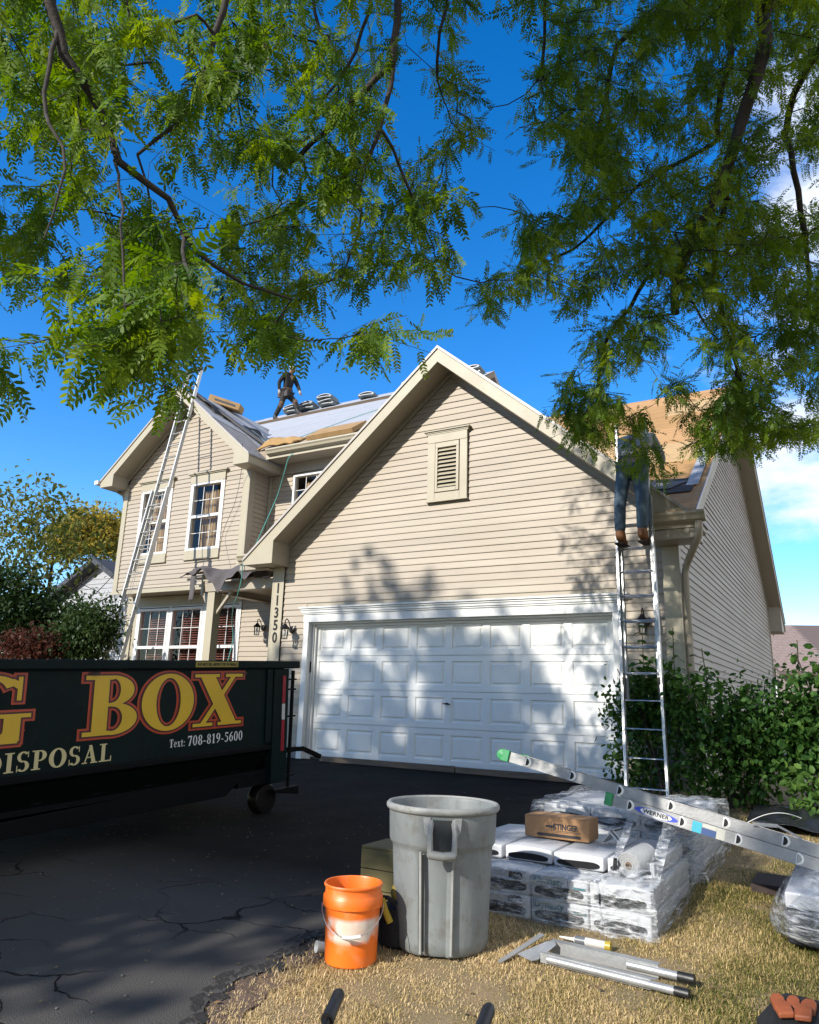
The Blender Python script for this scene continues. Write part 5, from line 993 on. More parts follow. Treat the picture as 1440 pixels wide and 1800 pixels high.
b = MB(); b.lathe([(0, .0), (.05, .01), (.062, .045), (.05, .08), (0, .09)], (5.50, -5.88, z0+.215), 16); b.build('yellow_pouch', mat('dull_yellow', (.34, .26, .05), .6), tbg, smooth=True)
b = MB(); b.tube([(5.40, -5.93, z0+.2), (5.42, -5.96, z0+.245), (5.47, -5.97, z0+.25), (5.51, -5.95, z0+.22)], .012, 8); b.build('bag_handle', BN, tbg, smooth=True)
cu = MB(); cu.lathe([(0, 0), (.022, 0), (.028, .055), (.025, .055), (.02, .004), (0, .003)], (5.20, -6.13, gz(-6.13)+.022), 20, axis=(-.55, -.8, .15)); top(tag(cu.build('paper_cup', WHT, smooth=True), 'small white cup lying left of the orange bucket', 'cup'))
# ================================================================== ROOF JACK + CAULK TUBE ON THE GRASS
def G2(px, py, h=0.):
    d = ray(px, py); t = (G0+h+GS*CAM[1]-CAM[2])/(d[2]-GS*d[1]); return Vector(CAM+d*t)
GALV = mat('galvanised', (.50, .51, .51), .4, .25, 12, .2, 40, metal=.5, dirt=.3, dirtcol=(.3, .3, .28))
rj = thing('ladder_stabilizer', 'folded aluminium ladder stabilizer with black rubber ends lying on the dry grass', 'ladder stabilizer', G2(1060, 1705))
a, b = G2(950, 1683, .03), G2(1143, 1731, .03); d = (b-a).normalized(); m = MB(); m.prism([a+Vector(v) for v in ((0, 0, -.022), (0, 0, .022), (.03, .03, .022), (.03, .03, .018), (.005, .005, .018), (.005, .005, -.022))], b-a); m.build('channel', GALV, rj)
m = MB(); m.tube([a+d*.04, b+d*.14], .018, 14); m.build('tube', GALV, rj, smooth=True); m = MB(); m.tube([b+d*.11, b+d*.175], .021, 14); m.build('rubber_end', BLK, rj, smooth=True)
a2, b2_ = G2(968, 1664, .035), G2(1158, 1708, .035); d = (b2_-a2).normalized(); m = MB(); m.obox(a2, b2_, .008, .055, (0, 0, 1)); m.obox(a2+Vector((0, .02, .026)), b2_+Vector((0, .02, .026)), .05, .004, (0, 0, 1)); m.build('channel', GALV, rj)
m = MB(); m.tube([b2_-d*.15, b2_+d*.13], .019, 14); m.build('tube', GALV, rj, smooth=True); m = MB(); m.tube([b2_+d*.09, b2_+d*.165], .022, 14); m.build('rubber_end', BLK, rj, smooth=True)
p = [G2(910, 1678, .05), G2(935, 1690, .02), G2(946, 1688, .02), G2(978, 1662, .06), G2(975, 1655, .065), G2(962, 1656, .065)]; m = MB(); m.prism(p, (0, 0, .004)); m.build('plate', GALV, rj)
p = [G2(875, 1690, .01), G2(880, 1694, .012), G2(905, 1680, .02), G2(958, 1645, .05), G2(950, 1641, .05)]; m = MB(); m.prism(p, (0, 0, .004)); m.build('plate', GALV, rj)
ct = thing('caulk_tube', 'yellow and white caulking tube lying on the grass in front of the pallet', 'caulk tube', G2(1040, 1655))
a, b = G2(1012, 1652, .022), G2(1073, 1664, .022); d = (b-a).normalized(); m = MB(); m.tube([a, b], .021, 16); m.build('barrel', mat('caulk_white', (.6, .6, .58), .4), ct, smooth=True)
m = MB(); m.tube([b-d*.025, b+d*.004], .023, 16); m.build('end_ring', mat('caulk_yellow', (.55, .42, .05), .4), ct, smooth=True); m = MB(); m.tube([a+d*.0, a+d*.055], .0216, 16); m.build('print_band', mat('caulk_grey', (.16, .18, .20), .4), ct, smooth=True); m = MB(); m.tube([a, a-d*.012, a-d*.09], [.02, .009, .004], 10); m.build('nozzle', WHT, ct, smooth=True)
# ================================================================== WHEELBARROW (mostly below the frame)
wb = thing('wheelbarrow', 'wheelbarrow with black rubber handle grips at the bottom of the picture', 'wheelbarrow', (6.5, -8.3, gz(-8.3)))
ga = [Vector(hit(597, 1745, 2, .02)), Vector(hit(861, 1770, 2, .10))]; gb = [Vector(hit(570, 1806, 2, -.02)), Vector(hit(845, 1812, 2, .06))]
for a, b in zip(ga, gb):
    d = (b-a).normalized(); m = MB(); m.tube([a-d*.004, a+d*.012, a+d*.10, a+d*.16], [.014, .022, .022, .024], 16); m.build('grip', BLK, wb, smooth=True)
    m = MB(); m.tube([a+d*.1, a+d*.30, Vector((a.x*.5+6.5*.5, -7.9, -.10)), Vector((6.45, -8.7, -.18))], .014, 10); m.build('handle_tube', BLACKM, wb, smooth=True)
c = Vector(hit(424, 1812, 2, -.20)); 
m = MB(); m.lathe([(.0, -.03), (.09, -.035), (.115, -.02), (.12, 0), (.115, .02), (.09, .035), (0, .03)], (c.x, c.y, gz(c.y)+.02), 28, axis=(.3, .3, .9)); m.build('tyre', BLK, wb, smooth=True)
m = MB(); m.prism([(6.1, -8.9, -.25), (6.9, -8.9, -.25), (6.9, -8.3, -.25), (6.1, -8.3, -.25)], (0, 0, .02)); m.build('tray', mat('tray', (.05, .08, .06), .4, .3), wb)
# tool pouch
tp = thing('tool_pouch', 'black tool bag with orange leather pockets at the bottom right corner', 'tool pouch', (7.36, -5.72, gz(-5.72)))
c = Vector((7.38, -5.86, gz(-5.8))); m = MB(); m.prism([c+Vector(v) for v in ((-.16, -.03, .0), (-.09, .10, .06), (-.05, .12, .075), (.25, .12, .06), (.30, -.2, .0), (-.1, -.2, 0))], (0, 0, .03)); m.build('bag_body', BN, tp, bevel=.01)
LE = mat('orange_leather', (.42, .11, .035), .6, .3, 12, .2, 30)
for i, (dx_, dy_, r_, w_) in enumerate(((-.075, .02, .3, .05), (-.02, .035, .1, .045), (.035, .03, -.1, .055), (-.05, -.05, .4, .06), (.02, -.045, .0, .06))):
    q = c+Vector((dx_, dy_, .075)); X_ = Vector((math.cos(r_), math.sin(r_), .1)); Y_ = Vector((-math.sin(r_), math.cos(r_), .3)).normalized(); m = MB(); m.prism([q-X_*w_/2-Y_*.035, q+X_*w_/2-Y_*.035, q+X_*w_*.55+Y_*.02, q+X_*w_*.3+Y_*.045, q-X_*w_*.3+Y_*.045, q-X_*w_*.55+Y_*.02], (0, 0, .022)); m.build('leather_pocket', LE, tp, bevel=.006)
# ================================================================== PLANKS AT THE DOOR, TARP
for (x0, x1, y, lb) in ((.66, 2.95, -.12, 'weathered plank lying along the bottom of the garage door, left half'), (2.97, 5.25, -.17, 'weathered plank lying along the bottom of the garage door, right half')):
    m = MB(); m.hexa([(x0, y-.05, gz(y)+.016), (x1, y-.10, gz(y)+.012), (x1, y-.06, gz(y)+.012), (x0, y-.01, gz(y)+.016), (x0, y-.05, gz(y)+.09), (x1, y-.10, gz(y)+.095), (x1, y-.06, gz(y)+.095), (x0, y-.01, gz(y)+.09)]); top(tag(m.build('wooden_plank', WOOD, bevel=.003), lb, 'plank', 'planks along the garage door'))
TP = mat('dark_tarp', (.03, .032, .038), .22, .4, 6, .5, 20)
def tarp(u, v):
    x = 6.75+1.6*u; y = -2.0+1.1*v; return (x, y, gz(y)+.02+.16*math.sin(math.pi*u)*math.sin(math.pi*v)+.035*nz_(u*1.2, v*1.1)+.05)
top(tag(sheet('tarp', tarp, 40, 26, TP), 'crumpled shiny black plastic sheet on the ground under the right shrub', 'tarp'))
hz_ = MB(); pts = []
for i in range(30): t = i/29; pts.append((6.72+.5*t, -2.1+.35*t, gz(-2)+.05+.12*math.sin(t*2.6)))
hz_.tube(pts, .0035, 6); top(tag(hz_.build('white_cord', WHT, smooth=True), 'white cord arching over the edge of the black tarp', 'cord'))
# green air hose from the porch gutter up to the roof and down to the ground
HOSE = mat('hose_teal', (.10, .42, .36), .4)
def hosepts(pp): return [Vector(hit(x, y, 1, yy)) for x, y, yy in pp]
h = MB(); pts = hosepts([(516, 797, 1.35), (507, 806, 1.3), (500, 830, 1.35), (488, 870, 1.5), (473, 905, 1.3), (455, 945, .6), (442, 972, -.12), (428, 984, -.18), (425, 1015, -.16), (418, 1045, -.1), (411, 1062, .2), (408, 1090, .6), (410, 1120, .7), (404, 1150, .6), (396, 1175, .5)])
from mathutils import geometry as geo
def smooth_path(P, n=6):
    out_ = []
    for i in range(len(P)-1):
        p0, p1, p2, p3 = P[max(i-1, 0)], P[i], P[i+1], P[min(i+2, len(P)-1)]
        for k in range(n):
            t = k/n; out_.append(.5*((2*p1)+(-p0+p2)*t+(2*p0-5*p1+4*p2-p3)*t*t+(-p0+3*p1-3*p2+p3)*t**3))
    out_.append(P[-1]); return out_
h.tube(smooth_path(pts), .009, 6); top(tag(h.build('air_hose', HOSE, smooth=True), 'thin teal air hose hanging from the roof gutter past the porch', 'hose'))
h = MB(); h.tube(smooth_path(hosepts([(426, 780, 1.0), (424, 830, 1.35), (414, 880, 1.4), (398, 920, 1.42), (390, 945, 1.42), (384, 985, 1.2)])), .005, 5); top(tag(h.build('black_cord', BLK, smooth=True), 'thin black cord hanging down the wall right of the bay window', 'cord'))
h = MB(); h.tube(smooth_path([Vector(u_pt(x, y, .04)) for x, y in ((-.4, 4.4), (-1.4, 3.6), (-2.0, 2.6), (-2.3, 2.0), (-2.2, 1.66))]), .008, 5); top(tag(h.build('air_hose', HOSE, smooth=True), 'air hose lying across the white underlayment towards the gutter', 'hose'))
# ================================================================== THINGS ON THE ROOF
def up(x, y, n=0.): return Vector(u_pt(x, y, n))
UN = Vector((0, -UM, 1)).normalized(); UT = Vector((0, 1, UM)).normalized()
def roofbundle(x, y, n, label, k, wd=.34, ln=.95, group='shingle bundles stacked along the ridge'):
    t = thing('shingle_bundle', label, 'shingle bundle', up(x, y, n), group)
    M = frame(up(x, y, n), Vector((1, 0, .06*k)).normalized(), Vector((0, .98, -.1)).normalized(), Vector((0, .1, .99)).normalized())
    b = bmesh.new(); bmesh.ops.create_cube(b, size=1); bmesh.ops.subdivide_edges(b, edges=b.edges[:], cuts=3, use_grid_fill=True)
    for v in b.verts:
        x_, y_, z_ = v.co; d_ = 1-abs(z_)**2*1.2; v.co = M @ Vector((x_*ln*(.9+.15*d_), y_*wd, (z_+.5)*.10-.10*(x_*2)**2*.45+random.uniform(-.004, .004)))-ORG[t.name]
    me = bpy.data.meshes.new('package'); b.to_mesh(me); b.free(); me.materials.append(mat('grey_wrap', (.20, .25, .27), .45, .35, 9, .4, 30, dirt=.3, dirtcol=(.5, .52, .54))); me.polygons.foreach_set('use_smooth', [True]*len(me.polygons)); inst(me, 'package', t)
    m = MB(); P = lambda a, c: M @ Vector((a, -wd/2-.004, .05+c-.10*(a*2/ln*.9)**2*.45)); pts = [P(ln*.44*math.cos(q)*-1, .030*math.sin(q)) for q in [2*math.pi*k2/18 for k2 in range(18)]]; m.prism(pts, M.to_3x3() @ Vector((0, .003, 0))); m.build('open_end', OPN, t)
    m = MB(); pts = [P(ln*.49*math.cos(q)*-1, .045*math.sin(q)) for q in [2*math.pi*k2/18 for k2 in range(18)]]; m.prism([p_+M.to_3x3() @ Vector((0, .003, 0)) for p_ in pts], M.to_3x3() @ Vector((0, .004, 0))); m.build('end_wrap', WRAPW, t)
spots = [(-5.55, 'stack just behind the walking roofer', 3), (-5.0, 'stack at the heels of the walking roofer', 3), (-4.3, 'stack in the middle of the ridge', 4), (-2.95, 'low stack behind the hanging leaves', 1), (-1.55, 'stack beside the tall garage gable', 3), (.2, 'stack peeking over the right rake of the garage gable', 2)]
for x, lb, nn in spots:
    for i in range(max(1, nn-1) if x < 0 else nn): roofbundle(x, 6.05, .03+.095*i, ['bottom', 'second', 'third', 'fourth'][i]+' ridge bundle, '+lb, 1 if i % 2 else -1, ln=.50)
for (y, lb) in ((5.45, 'upper'), ):
    m = MB(); a, b = up(-6.6, 5.28, .05), up(-1.2, 5.28, .05); m.obox(a, b, .035, .09, UN); top(tag(m.build('toe_board', WOOD), 'long toe board nailed across the white roof below the roofer', 'plank'))
def onroof(x0, x1, y0, y1, h, n, name, label, cat, m, tilt=0.):
    q = MB(); P = lambda x, y, k: up(x, y, n+k); q.hexa([P(x0, y0, 0), P(x1, y0, tilt), P(x1, y1, tilt), P(x0, y1, 0), P(x0, y0, h), P(x1, y0, h+tilt), P(x1, y1, h+tilt), P(x0, y1, h)]); return top(tag(q.build(name, m, bevel=.004), label, cat))
onroof(-1.62, -.45, 1.85, 2.35, .10, .02, 'cardboard_bundle', 'flat brown carton lying on the eave beside the garage rake', 'carton', TAN)
def foamf(u, v):
    x = -2.85+.95*u; y = 1.72+.45*v; s = up(x, y, .05+.04*math.sin(3*u+v)+.03*nz_(u*.7, v*.6)-.05*(u-.5)**2*2); return (s.x, s.y, s.z+.10*(1-u)**2*(v-.3))
o = sheet('insulation_batt', foamf, 22, 12, YFOAM, th=.035); top(tag(o, 'crumpled yellow orange sheet lying in the roof valley above the gutter', 'insulation'))
# long grey plank down the bay's right slope, box and felt scraps by the bay ridge
def bay(d, y, n=0.): return Vector((BXC+d, y, BZT-BM*d+n))
m = MB(); m.obox(bay(-.05, 1.12, .10), bay(1.95, 2.5, .10), .20, .035, (.64, 0, .77)); top(tag(m.build('aluminium_plank', mat('grey_metal', (.20, .18, .165), .5, .3, 8)), 'long grey plank lying diagonally down the right slope of the bay roof', 'plank'))
m = MB()
for i in range(3): m.obox(bay(1.15+.12*i, 1.9+.25*i, .12+.05*i), bay(2.35, 2.75+.1*i, .14+.04*i), .10, .02, (.64, 0, .77))
struct(m.build('metal_flashing', mat('flash_grey', (.20, .23, .24), .4, .4, 9, metal=.4)), 'stuff')
bx2 = thing('cardboard_box', 'long brown cardboard box sitting on the ridge of the bay roof', 'box', bay(0, 2.4))
M = frame(bay(.05, 2.45, .03), Vector((.80, .42, -.30)).normalized(), Vector((-.42, .88, 0)).normalized(), Vector((.30, .02, .95)).normalized()); m = MB()
m.hexa([M @ Vector(v) for v in ((-.4, -.16, 0), (.4, -.16, 0), (.4, .16, 0), (-.4, .16, 0), (-.4, -.16, .16), (.4, -.16, .16), (.4, .16, .16), (-.4, .16, .16))]); m.build('carton', TAN, bx2, bevel=.004)
m = MB(); m.quad(*[M @ Vector(v) for v in ((-.25, -.162, .05), (.3, -.162, .05), (.3, -.162, .10), (-.25, -.162, .10))]); m.build('printed_band', PBLK, bx2, fix=False)
for i, (d0, y, s, r_) in enumerate(((.45, 1.35, .42, 1), (.1, 1.25, .35, 2), (1.25, 2.9, .4, 3), (1.62, 3.1, .35, 4), (.8, 2.3, .3, 5))):
    def scrap(u, v, d0=d0, y=y, s=s, r_=r_): q = bay(d0+s*u, y+s*1.4*v, .05+.09*math.sin(math.pi*u)*(.5+.5*math.sin(r_+3*v))); return q
    top(tag(sheet('felt_scrap', scrap, 10, 8, mat('black_felt', (.02, .022, .026), .8, .4, 9, .4, 30) if i != 3 else mat('teal_wrap', (.10, .17, .18), .4, .3, 9)), ['curled black felt scrap at the front edge of the bay roof', 'black felt scrap beside the ladder top on the bay ridge', 'dark felt scrap lower on the bay slope near the white roof', 'teal plastic scrap on the bay slope near the white roof', 'black felt scrap in front of the cardboard box on the bay'][i], 'felt scrap'))
for i, (x, y) in enumerate(((-4.3, 2.6), (-3.7, 2.3), (-3.2, 1.85))):
    m = MB(); m.obox(bay(1.5+.2*i, 3.0-.5*i, .12), bay(2.1+.1*i, 3.3-.5*i, .10), .12, .025, (.64, 0, .77)); top(tag(m.build('flashing_strip', GALV), ['upper', 'middle', 'lower'][i]+' loose metal flashing strip in the valley between bay and white roof', 'flashing'))
# ================================================================== PEOPLE
def skin(name, J, E, root, m, parent, lv=2, smooth=True):
    """J: name -> ((x,y,z), rx[, ry]); E: pairs; grows one continuous skin"""
    me = bpy.data.meshes.new(name); ks = list(J); ix = {k: i for i, k in enumerate(ks)}
    me.from_pydata([J[k][0] for k in ks], [(ix[a], ix[b]) for a, b in E], []); o = bpy.data.objects.new(name, me); COL.objects.link(o)
    o.modifiers.new('skin', 'SKIN'); s = o.modifiers.new('sub', 'SUBSURF'); s.levels = lv; s.render_levels = lv
    for k in ks: q = me.skin_vertices[0].data[ix[k]]; r = J[k][1:]; q.radius = (r[0], r[-1]); q.use_root = (k == root)
    dg = bpy.context.evaluated_depsgraph_get(); nm = bpy.data.meshes.new_from_object(o.evaluated_get(dg)); bpy.data.objects.remove(o)
    for v in nm.vertices: v.co -= ORG[parent.name]
    nm.materials.clear(); nm.materials.append(m); nm.polygons.foreach_set('use_smooth', [True]*len(nm.polygons)); nm.name = name
    o = bpy.data.objects.new(name, nm); link(o, parent, ORG[parent.name]); return o
SKN = mat('skin', (.42, .22, .14), .55, .1, 9); HAIR = mat('grey_hair', (.22, .20, .18), .8)
def person(label, base, J, cols, facing, cap=None):
    """J gives world joints; clothing follows the same joints, slightly larger"""
    t = thing('person', label, 'person', base)
    V = {k: Vector(v) for k, v in J.items()}; f = Vector(facing).normalized()
    neck = V['chest'].lerp(V['neck'], 1.0); hd = V['head']; up_ = (hd-V['neck']).normalized()
    B = {'pelvis': (V['pelvis'], .13, .10), 'spine': (V['spine'], .12, .09), 'chest': (V['chest'], .15, .105), 'neck': (V['neck'], .055), 'jaw': (V['neck'].lerp(hd, .45)+f*.015, .062, .07), 'head': (hd, .078, .095), 'crown': (hd+up_*.075, .055, .07)}
    E_ = [('pelvis', 'spine'), ('spine', 'chest'), ('chest', 'neck'), ('neck', 'jaw'), ('jaw', 'head'), ('head', 'crown')]
    for s in 'lr':
        B.update({s+'hip': (V[s+'hip'], .09), s+'knee': (V[s+'knee'], .058), s+'ankle': (V[s+'ankle'], .04), s+'toe': (V[s+'toe'], .035), s+'sh': (V[s+'sh'], .062), s+'el': (V[s+'el'], .043), s+'wr': (V[s+'wr'], .03), s+'hand': (V[s+'wr'].lerp(V[s+'fin'], .55), .036, .02)})
        E_ += [('pelvis', s+'hip'), (s+'hip', s+'knee'), (s+'knee', s+'ankle'), (s+'ankle', s+'toe'), ('chest', s+'sh'), (s+'sh', s+'el'), (s+'el', s+'wr'), (s+'wr', s+'hand')]
        d = (V[s+'fin']-V[s+'wr']).normalized(); sd = d.cross(f).normalized() if abs(d.dot(f)) < .9 else Vector((1, 0, 0)); h0 = V[s+'wr'].lerp(V[s+'fin'], .55)
        for i, (o_, L) in enumerate(((-.027, .065), (-.010, .078), (.008, .074), (.025, .058))):
            B[f'{s}f{i}a'] = (h0+sd*o_+d*.03, .0085); B[f'{s}f{i}b'] = (h0+sd*o_*1.1+d*(.03+L*.55)-f*.004, .008); B[f'{s}f{i}c'] = (h0+sd*o_*1.1+d*(.02+L*.85)-f*.022, .0065); E_ += [(s+'hand', f'{s}f{i}a'), (f'{s}f{i}a', f'{s}f{i}b'), (f'{s}f{i}b', f'{s}f{i}c')]
        B[s+'ta'] = (h0-sd*.035-d*.01, .0095); B[s+'tb'] = (h0-sd*.045+d*.025-f*.01, .008); E_ += [(s+'hand', s+'ta'), (s+'ta', s+'tb')]
    skin('body', B, E_, 'pelvis', SKN, t)
    sh = {'pelvis': (V['pelvis']+Vector((0, 0, .02)), .152, .122), 'spine': (V['spine'], .145, .115), 'chest': (V['chest'], .172, .128), 'neck': (V['neck']-up_*.035, .07)}; e2 = [('pelvis', 'spine'), ('spine', 'chest'), ('chest', 'neck')]
    for s in 'lr': sh.update({s+'sh': (V[s+'sh'], .082), s+'el': (V[s+'el'], .058), s+'cuff': (V[s+'el'].lerp(V[s+'wr'], .88), .045)}); e2 += [('chest', s+'sh'), (s+'sh', s+'el'), (s+'el', s+'cuff')]
    skin('shirt', sh, e2, 'pelvis', cols['shirt'], t)
    tr = {'pelvis': (V['pelvis']-Vector((0, 0, .01)), .158, .128)}; e3 = []
    for s in 'lr':
        tr.update({s+'hip': (V[s+'hip'], .108), s+'mid': (V[s+'hip'].lerp(V[s+'knee'], .5), .092), s+'knee': (V[s+'knee'], .078), s+'calf': (V[s+'knee'].lerp(V[s+'ankle'], .5), .074), s+'hem': (V[s+'ankle']+(V[s+'knee']-V[s+'ankle']).normalized()*.05, .068)}); e3 += [('pelvis', s+'hip'), (s+'hip', s+'mid'), (s+'mid', s+'knee'), (s+'knee', s+'calf'), (s+'calf', s+'hem')]
    skin('trousers', tr, e3, 'pelvis', cols['trousers'], t)
    for s in 'lr':
        a, q = V[s+'ankle'], V[s+'toe']; dr = (q-a).normalized()
        skin('boot', {'top': (a+(V[s+'knee']-a).normalized()*.12, .058), 'ankle': (a, .058), 'heel': (a-Vector((0, 0, .055))-Vector((dr.x, dr.y, 0))*.03, .052), 'ball': (a.lerp(q, .7)-Vector((0, 0, .012)), .052, .04), 'toe': (q+Vector((0, 0, -.0)), .046, .034)}, [('top', 'ankle'), ('ankle', 'heel'), ('ankle', 'ball'), ('ball', 'toe')], 'ankle', cols['boot'], t)
        m = MB(); b_ = a.lerp(q, .5)-Vector((0, 0, .07)); dh = Vector((dr.x, dr.y, 0)).normalized(); m.obox(b_-dh*.15+Vector((0, 0, .01)), b_+dh*.14+Vector((0, 0, .01)), .10, .022); m.build('boot_sole', cols.get('sole', BLK), t, bevel=.006)
    # face and headwear
    sd = f.cross(up_).normalized(); hf = hd-up_*.0
    m = MB(); m.tube([hf+f*.085+up_*.01, hf+f*.112-up_*.02, hf+f*.09-up_*.035], [.008, .013, .01], 8); m.build('nose', SKN, t, smooth=True)
    for s in (-1, 1):
        m = MB(); m.lathe([(0, -.006), (.014, -.003), (.016, .003), (0, .006)], hf+sd*s*.083-up_*.01, 10, axis=sd); m.build('ear', SKN, t, smooth=True)
        m = MB(); m.lathe([(0, 0), (.009, .001), (.009, .003), (0, .004)], hf+f*.088+sd*s*.032+up_*.012, 10, axis=f); m.build('eye', PBLK, t)
    m = MB(); m.obox(hf+f*.088+sd*.022-up_*.052, hf+f*.088-sd*.022-up_*.052, .004, .006, up_); m.build('mouth', mat('lip', (.25, .08, .06), .5), t)
    if cap is not None:
        m = MB(); m.lathe([(.092, .012), (.095, .03), (.088, .07), (.06, .102), (.0, .115)], hf+f*-.005, 20, axis=up_); m.build('cap', cap, t, smooth=True)
        m = MB(); c = hf+up_*.022; m.prism([c+sd*.07+f*.06, c+sd*.055+f*.135, c+f*.155, c-sd*.055+f*.135, c-sd*.07+f*.06], up_*.006-f*.0); m.build('cap_brim', cap, t)
    m = MB(); m.lathe([(.088, -.02), (.091, .012), (.088, .02)], hf-f*.012, 20, axis=up_); m.build('hair', HAIR, t, smooth=True)
    return t, V
BLKC = mat('black_cloth', (.012, .012, .014), .85, .3, 14, .3, 30); GRYC = mat('dark_grey_cloth', (.030, .028, .027), .85, .4, 12, .4, 25); BOOTB = mat('dark_boot', (.02, .018, .016), .6); BRB = mat('brown_knee', (.16, .09, .05), .8, .3)
zr = lambda y: uz(y)+.035
fy = 5.42
J = dict(pelvis=(-5.36, fy, zr(fy)+.80), spine=(-5.34, fy, zr(fy)+.94), chest=(-5.30, fy, zr(fy)+1.17), neck=(-5.25, fy-.01, zr(fy)+1.36), head=(-5.19, fy-.03, zr(fy)+1.46),
         lhip=(-5.37, fy+.09, zr(fy)+.74), lknee=(-5.10, fy+.10, zr(fy)+.47), lankle=(-4.98, fy+.08, zr(fy+.08)+.11), ltoe=(-4.80, fy+.04, zr(fy)+.045),
         rhip=(-5.37, fy-.09, zr(fy)+.74), rknee=(-5.42, fy-.12, zr(fy)+.40), rankle=(-5.66, fy-.10, zr(fy-.1)+.11), rtoe=(-5.47, fy-.14, zr(fy-.14)+.045),
         lsh=(-5.27, fy+.17, zr(fy)+1.28), lel=(-5.13, fy+.22, zr(fy)+.98), lwr=(-5.02, fy+.16, zr(fy)+.80), lfin=(-4.95, fy+.13, zr(fy)+.68),
         rsh=(-5.31, fy-.18, zr(fy)+1.28), rel=(-5.47, fy-.23, zr(fy)+1.02), rwr=(-5.46, fy-.20, zr(fy)+.78), rfin=(-5.44, fy-.20, zr(fy)+.65))
pt, V = person('person in a pale cap and dark work clothes walking right along the roof ridge', (-5.3, fy, zr(fy)), J, dict(shirt=BLKC, trousers=GRYC, boot=BOOTB), (1, -.35, -.25), cap=mat('pale_cap', (.55, .52, .46), .8))
m = MB(); m.lathe([(.155, -.03), (.165, -.03), (.165, .03), (.155, .03), (.155, -.03)], V['pelvis']+Vector((0, 0, .05)), 20); m.build('tool_belt', mat('tool_belt', (.10, .05, .03), .7), pt)
for o_ in ((-.13, -.14), (.10, -.14)):
    m = MB(); m.obox(V['pelvis']+Vector((o_[0], o_[1], .0)), V['pelvis']+Vector((o_[0], o_[1], -.20)), .12, .06, (0, 1, 0)); m.build('tool_pocket', mat('tool_belt2', (.05, .035, .03), .7), pt, bevel=.01)
for k in ('lknee', 'rknee'):
    q = V[k]+Vector((.0, -.03, -.03)); m = MB(); m.tube([q+Vector((.03, 0, .08)), q+Vector((.05, -.02, 0)), q+Vector((.02, 0, -.08))], [.05, .07, .05], 10); m.build('knee_pad', BRB, pt, smooth=True)
for k in ('lwr', 'rwr'):
    m = MB(); q = V[k]; d = (V[k[0]+'fin']-q).normalized(); m.tube([q-d*.02, q+d*.04, q+d*.075], [.032, .043, .036], 10); m.build('glove', mat('pale_glove', (.45, .43, .40), .8), pt, smooth=True)
# worker on the right ladder, bending over the eave
zb_ = 2.935; yb_ = -.80; X_ = 5.56
J = dict(pelvis=(X_+.05, yb_+.06, zb_+1.04), spine=(X_+.06, yb_+.13, zb_+1.17), chest=(X_+.07, yb_+.27, zb_+1.34), neck=(X_+.08, yb_+.40, zb_+1.50), head=(X_+.08, yb_+.50, zb_+1.60),
         lhip=(X_-.05, yb_+.06, zb_+.96), lknee=(X_-.10, yb_-.01, zb_+.52), lankle=(X_-.115, yb_+.0, zb_+.11), ltoe=(X_-.10, yb_+.17, zb_+.06),
         rhip=(X_+.15, yb_+.06, zb_+.96), rknee=(X_+.17, yb_-.02, zb_+.52), rankle=(X_+.15, yb_+.0, zb_+.12), rtoe=(X_+.16, yb_+.17, zb_+.07),
         lsh=(X_-.12, yb_+.30, zb_+1.42), lel=(X_-.16, yb_+.45, zb_+1.20), lwr=(X_-.05, yb_+.62, zb_+1.16), lfin=(X_-.0, yb_+.74, zb_+1.13),
         rsh=(X_+.26, yb_+.30, zb_+1.42), rel=(X_+.33, yb_+.44, zb_+1.20), rwr=(X_+.30, yb_+.62, zb_+1.16), rfin=(X_+.28, yb_+.74, zb_+1.13))
DEN = mat('denim', (.045, .085, .13), .8, .5, 9, 1.0, 14, col2=(.10, .16, .21)); GSH = mat('grey_shirt', (.38, .40, .38), .8, .25, 8, 1.0, 12); TANB = mat('tan_boot', (.33, .13, .04), .65, .3, 20)
pt, V = person('person in jeans, grey shirt and tan boots standing high on the right ladder', (X_, yb_, zb_), J, dict(shirt=GSH, trousers=DEN, boot=TANB, sole=mat('boot_sole', (.05, .03, .02), .8)), (0, 1, .35), cap=BLKC)
m = MB(); m.tube([V['lsh']+Vector((.02, -.09, .02)), V['chest']+Vector((-.03, -.14, .0)), V['spine']+Vector((.12, -.13, -.02))], .018, 8, flat=(0, 1, 0)); m.build('harness_strap', mat('yellow_strap', (.60, .45, .04), .6), pt, smooth=True)
m = MB(); m.lathe([(.163, -.02), (.170, -.02), (.170, .02), (.163, .02), (.163, -.02)], V['pelvis']+Vector((0, 0, .05)), 20); m.build('belt', mat('belt', (.04, .03, .02), .6), pt)
# ================================================================== VEGETATION
def inpoly(x, y, P):
    c = False; j = len(P)-1
    for i in range(len(P)):
        if (P[i][1] > y) != (P[j][1] > y) and x < (P[j][0]-P[i][0])*(y-P[i][1])/(P[j][1]-P[i][1])+P[i][0]: c = not c
        j = i
    return c
def np_mesh(name, V, F, m, parent=None, smooth=False):
    k = F.shape[1]; me = bpy.data.meshes.new(name); O = np.array(ORG[parent.name]) if parent is not None else 0.
    V = (V-O).astype(np.float32); me.vertices.add(len(V)); me.vertices.foreach_set('co', V.ravel()); me.loops.add(F.size); me.loops.foreach_set('vertex_index', F.ravel().astype(np.int32))
    me.polygons.add(len(F)); me.polygons.foreach_set('loop_start', np.arange(0, F.size, k, dtype=np.int32)); me.polygons.foreach_set('loop_total', np.full(len(F), k, np.int32))
    me.materials.append(m); me.update(calc_edges=True); o = bpy.data.objects.new(name, me); link(o, parent, ORG[parent.name] if parent is not None else (0, 0, 0)); return o
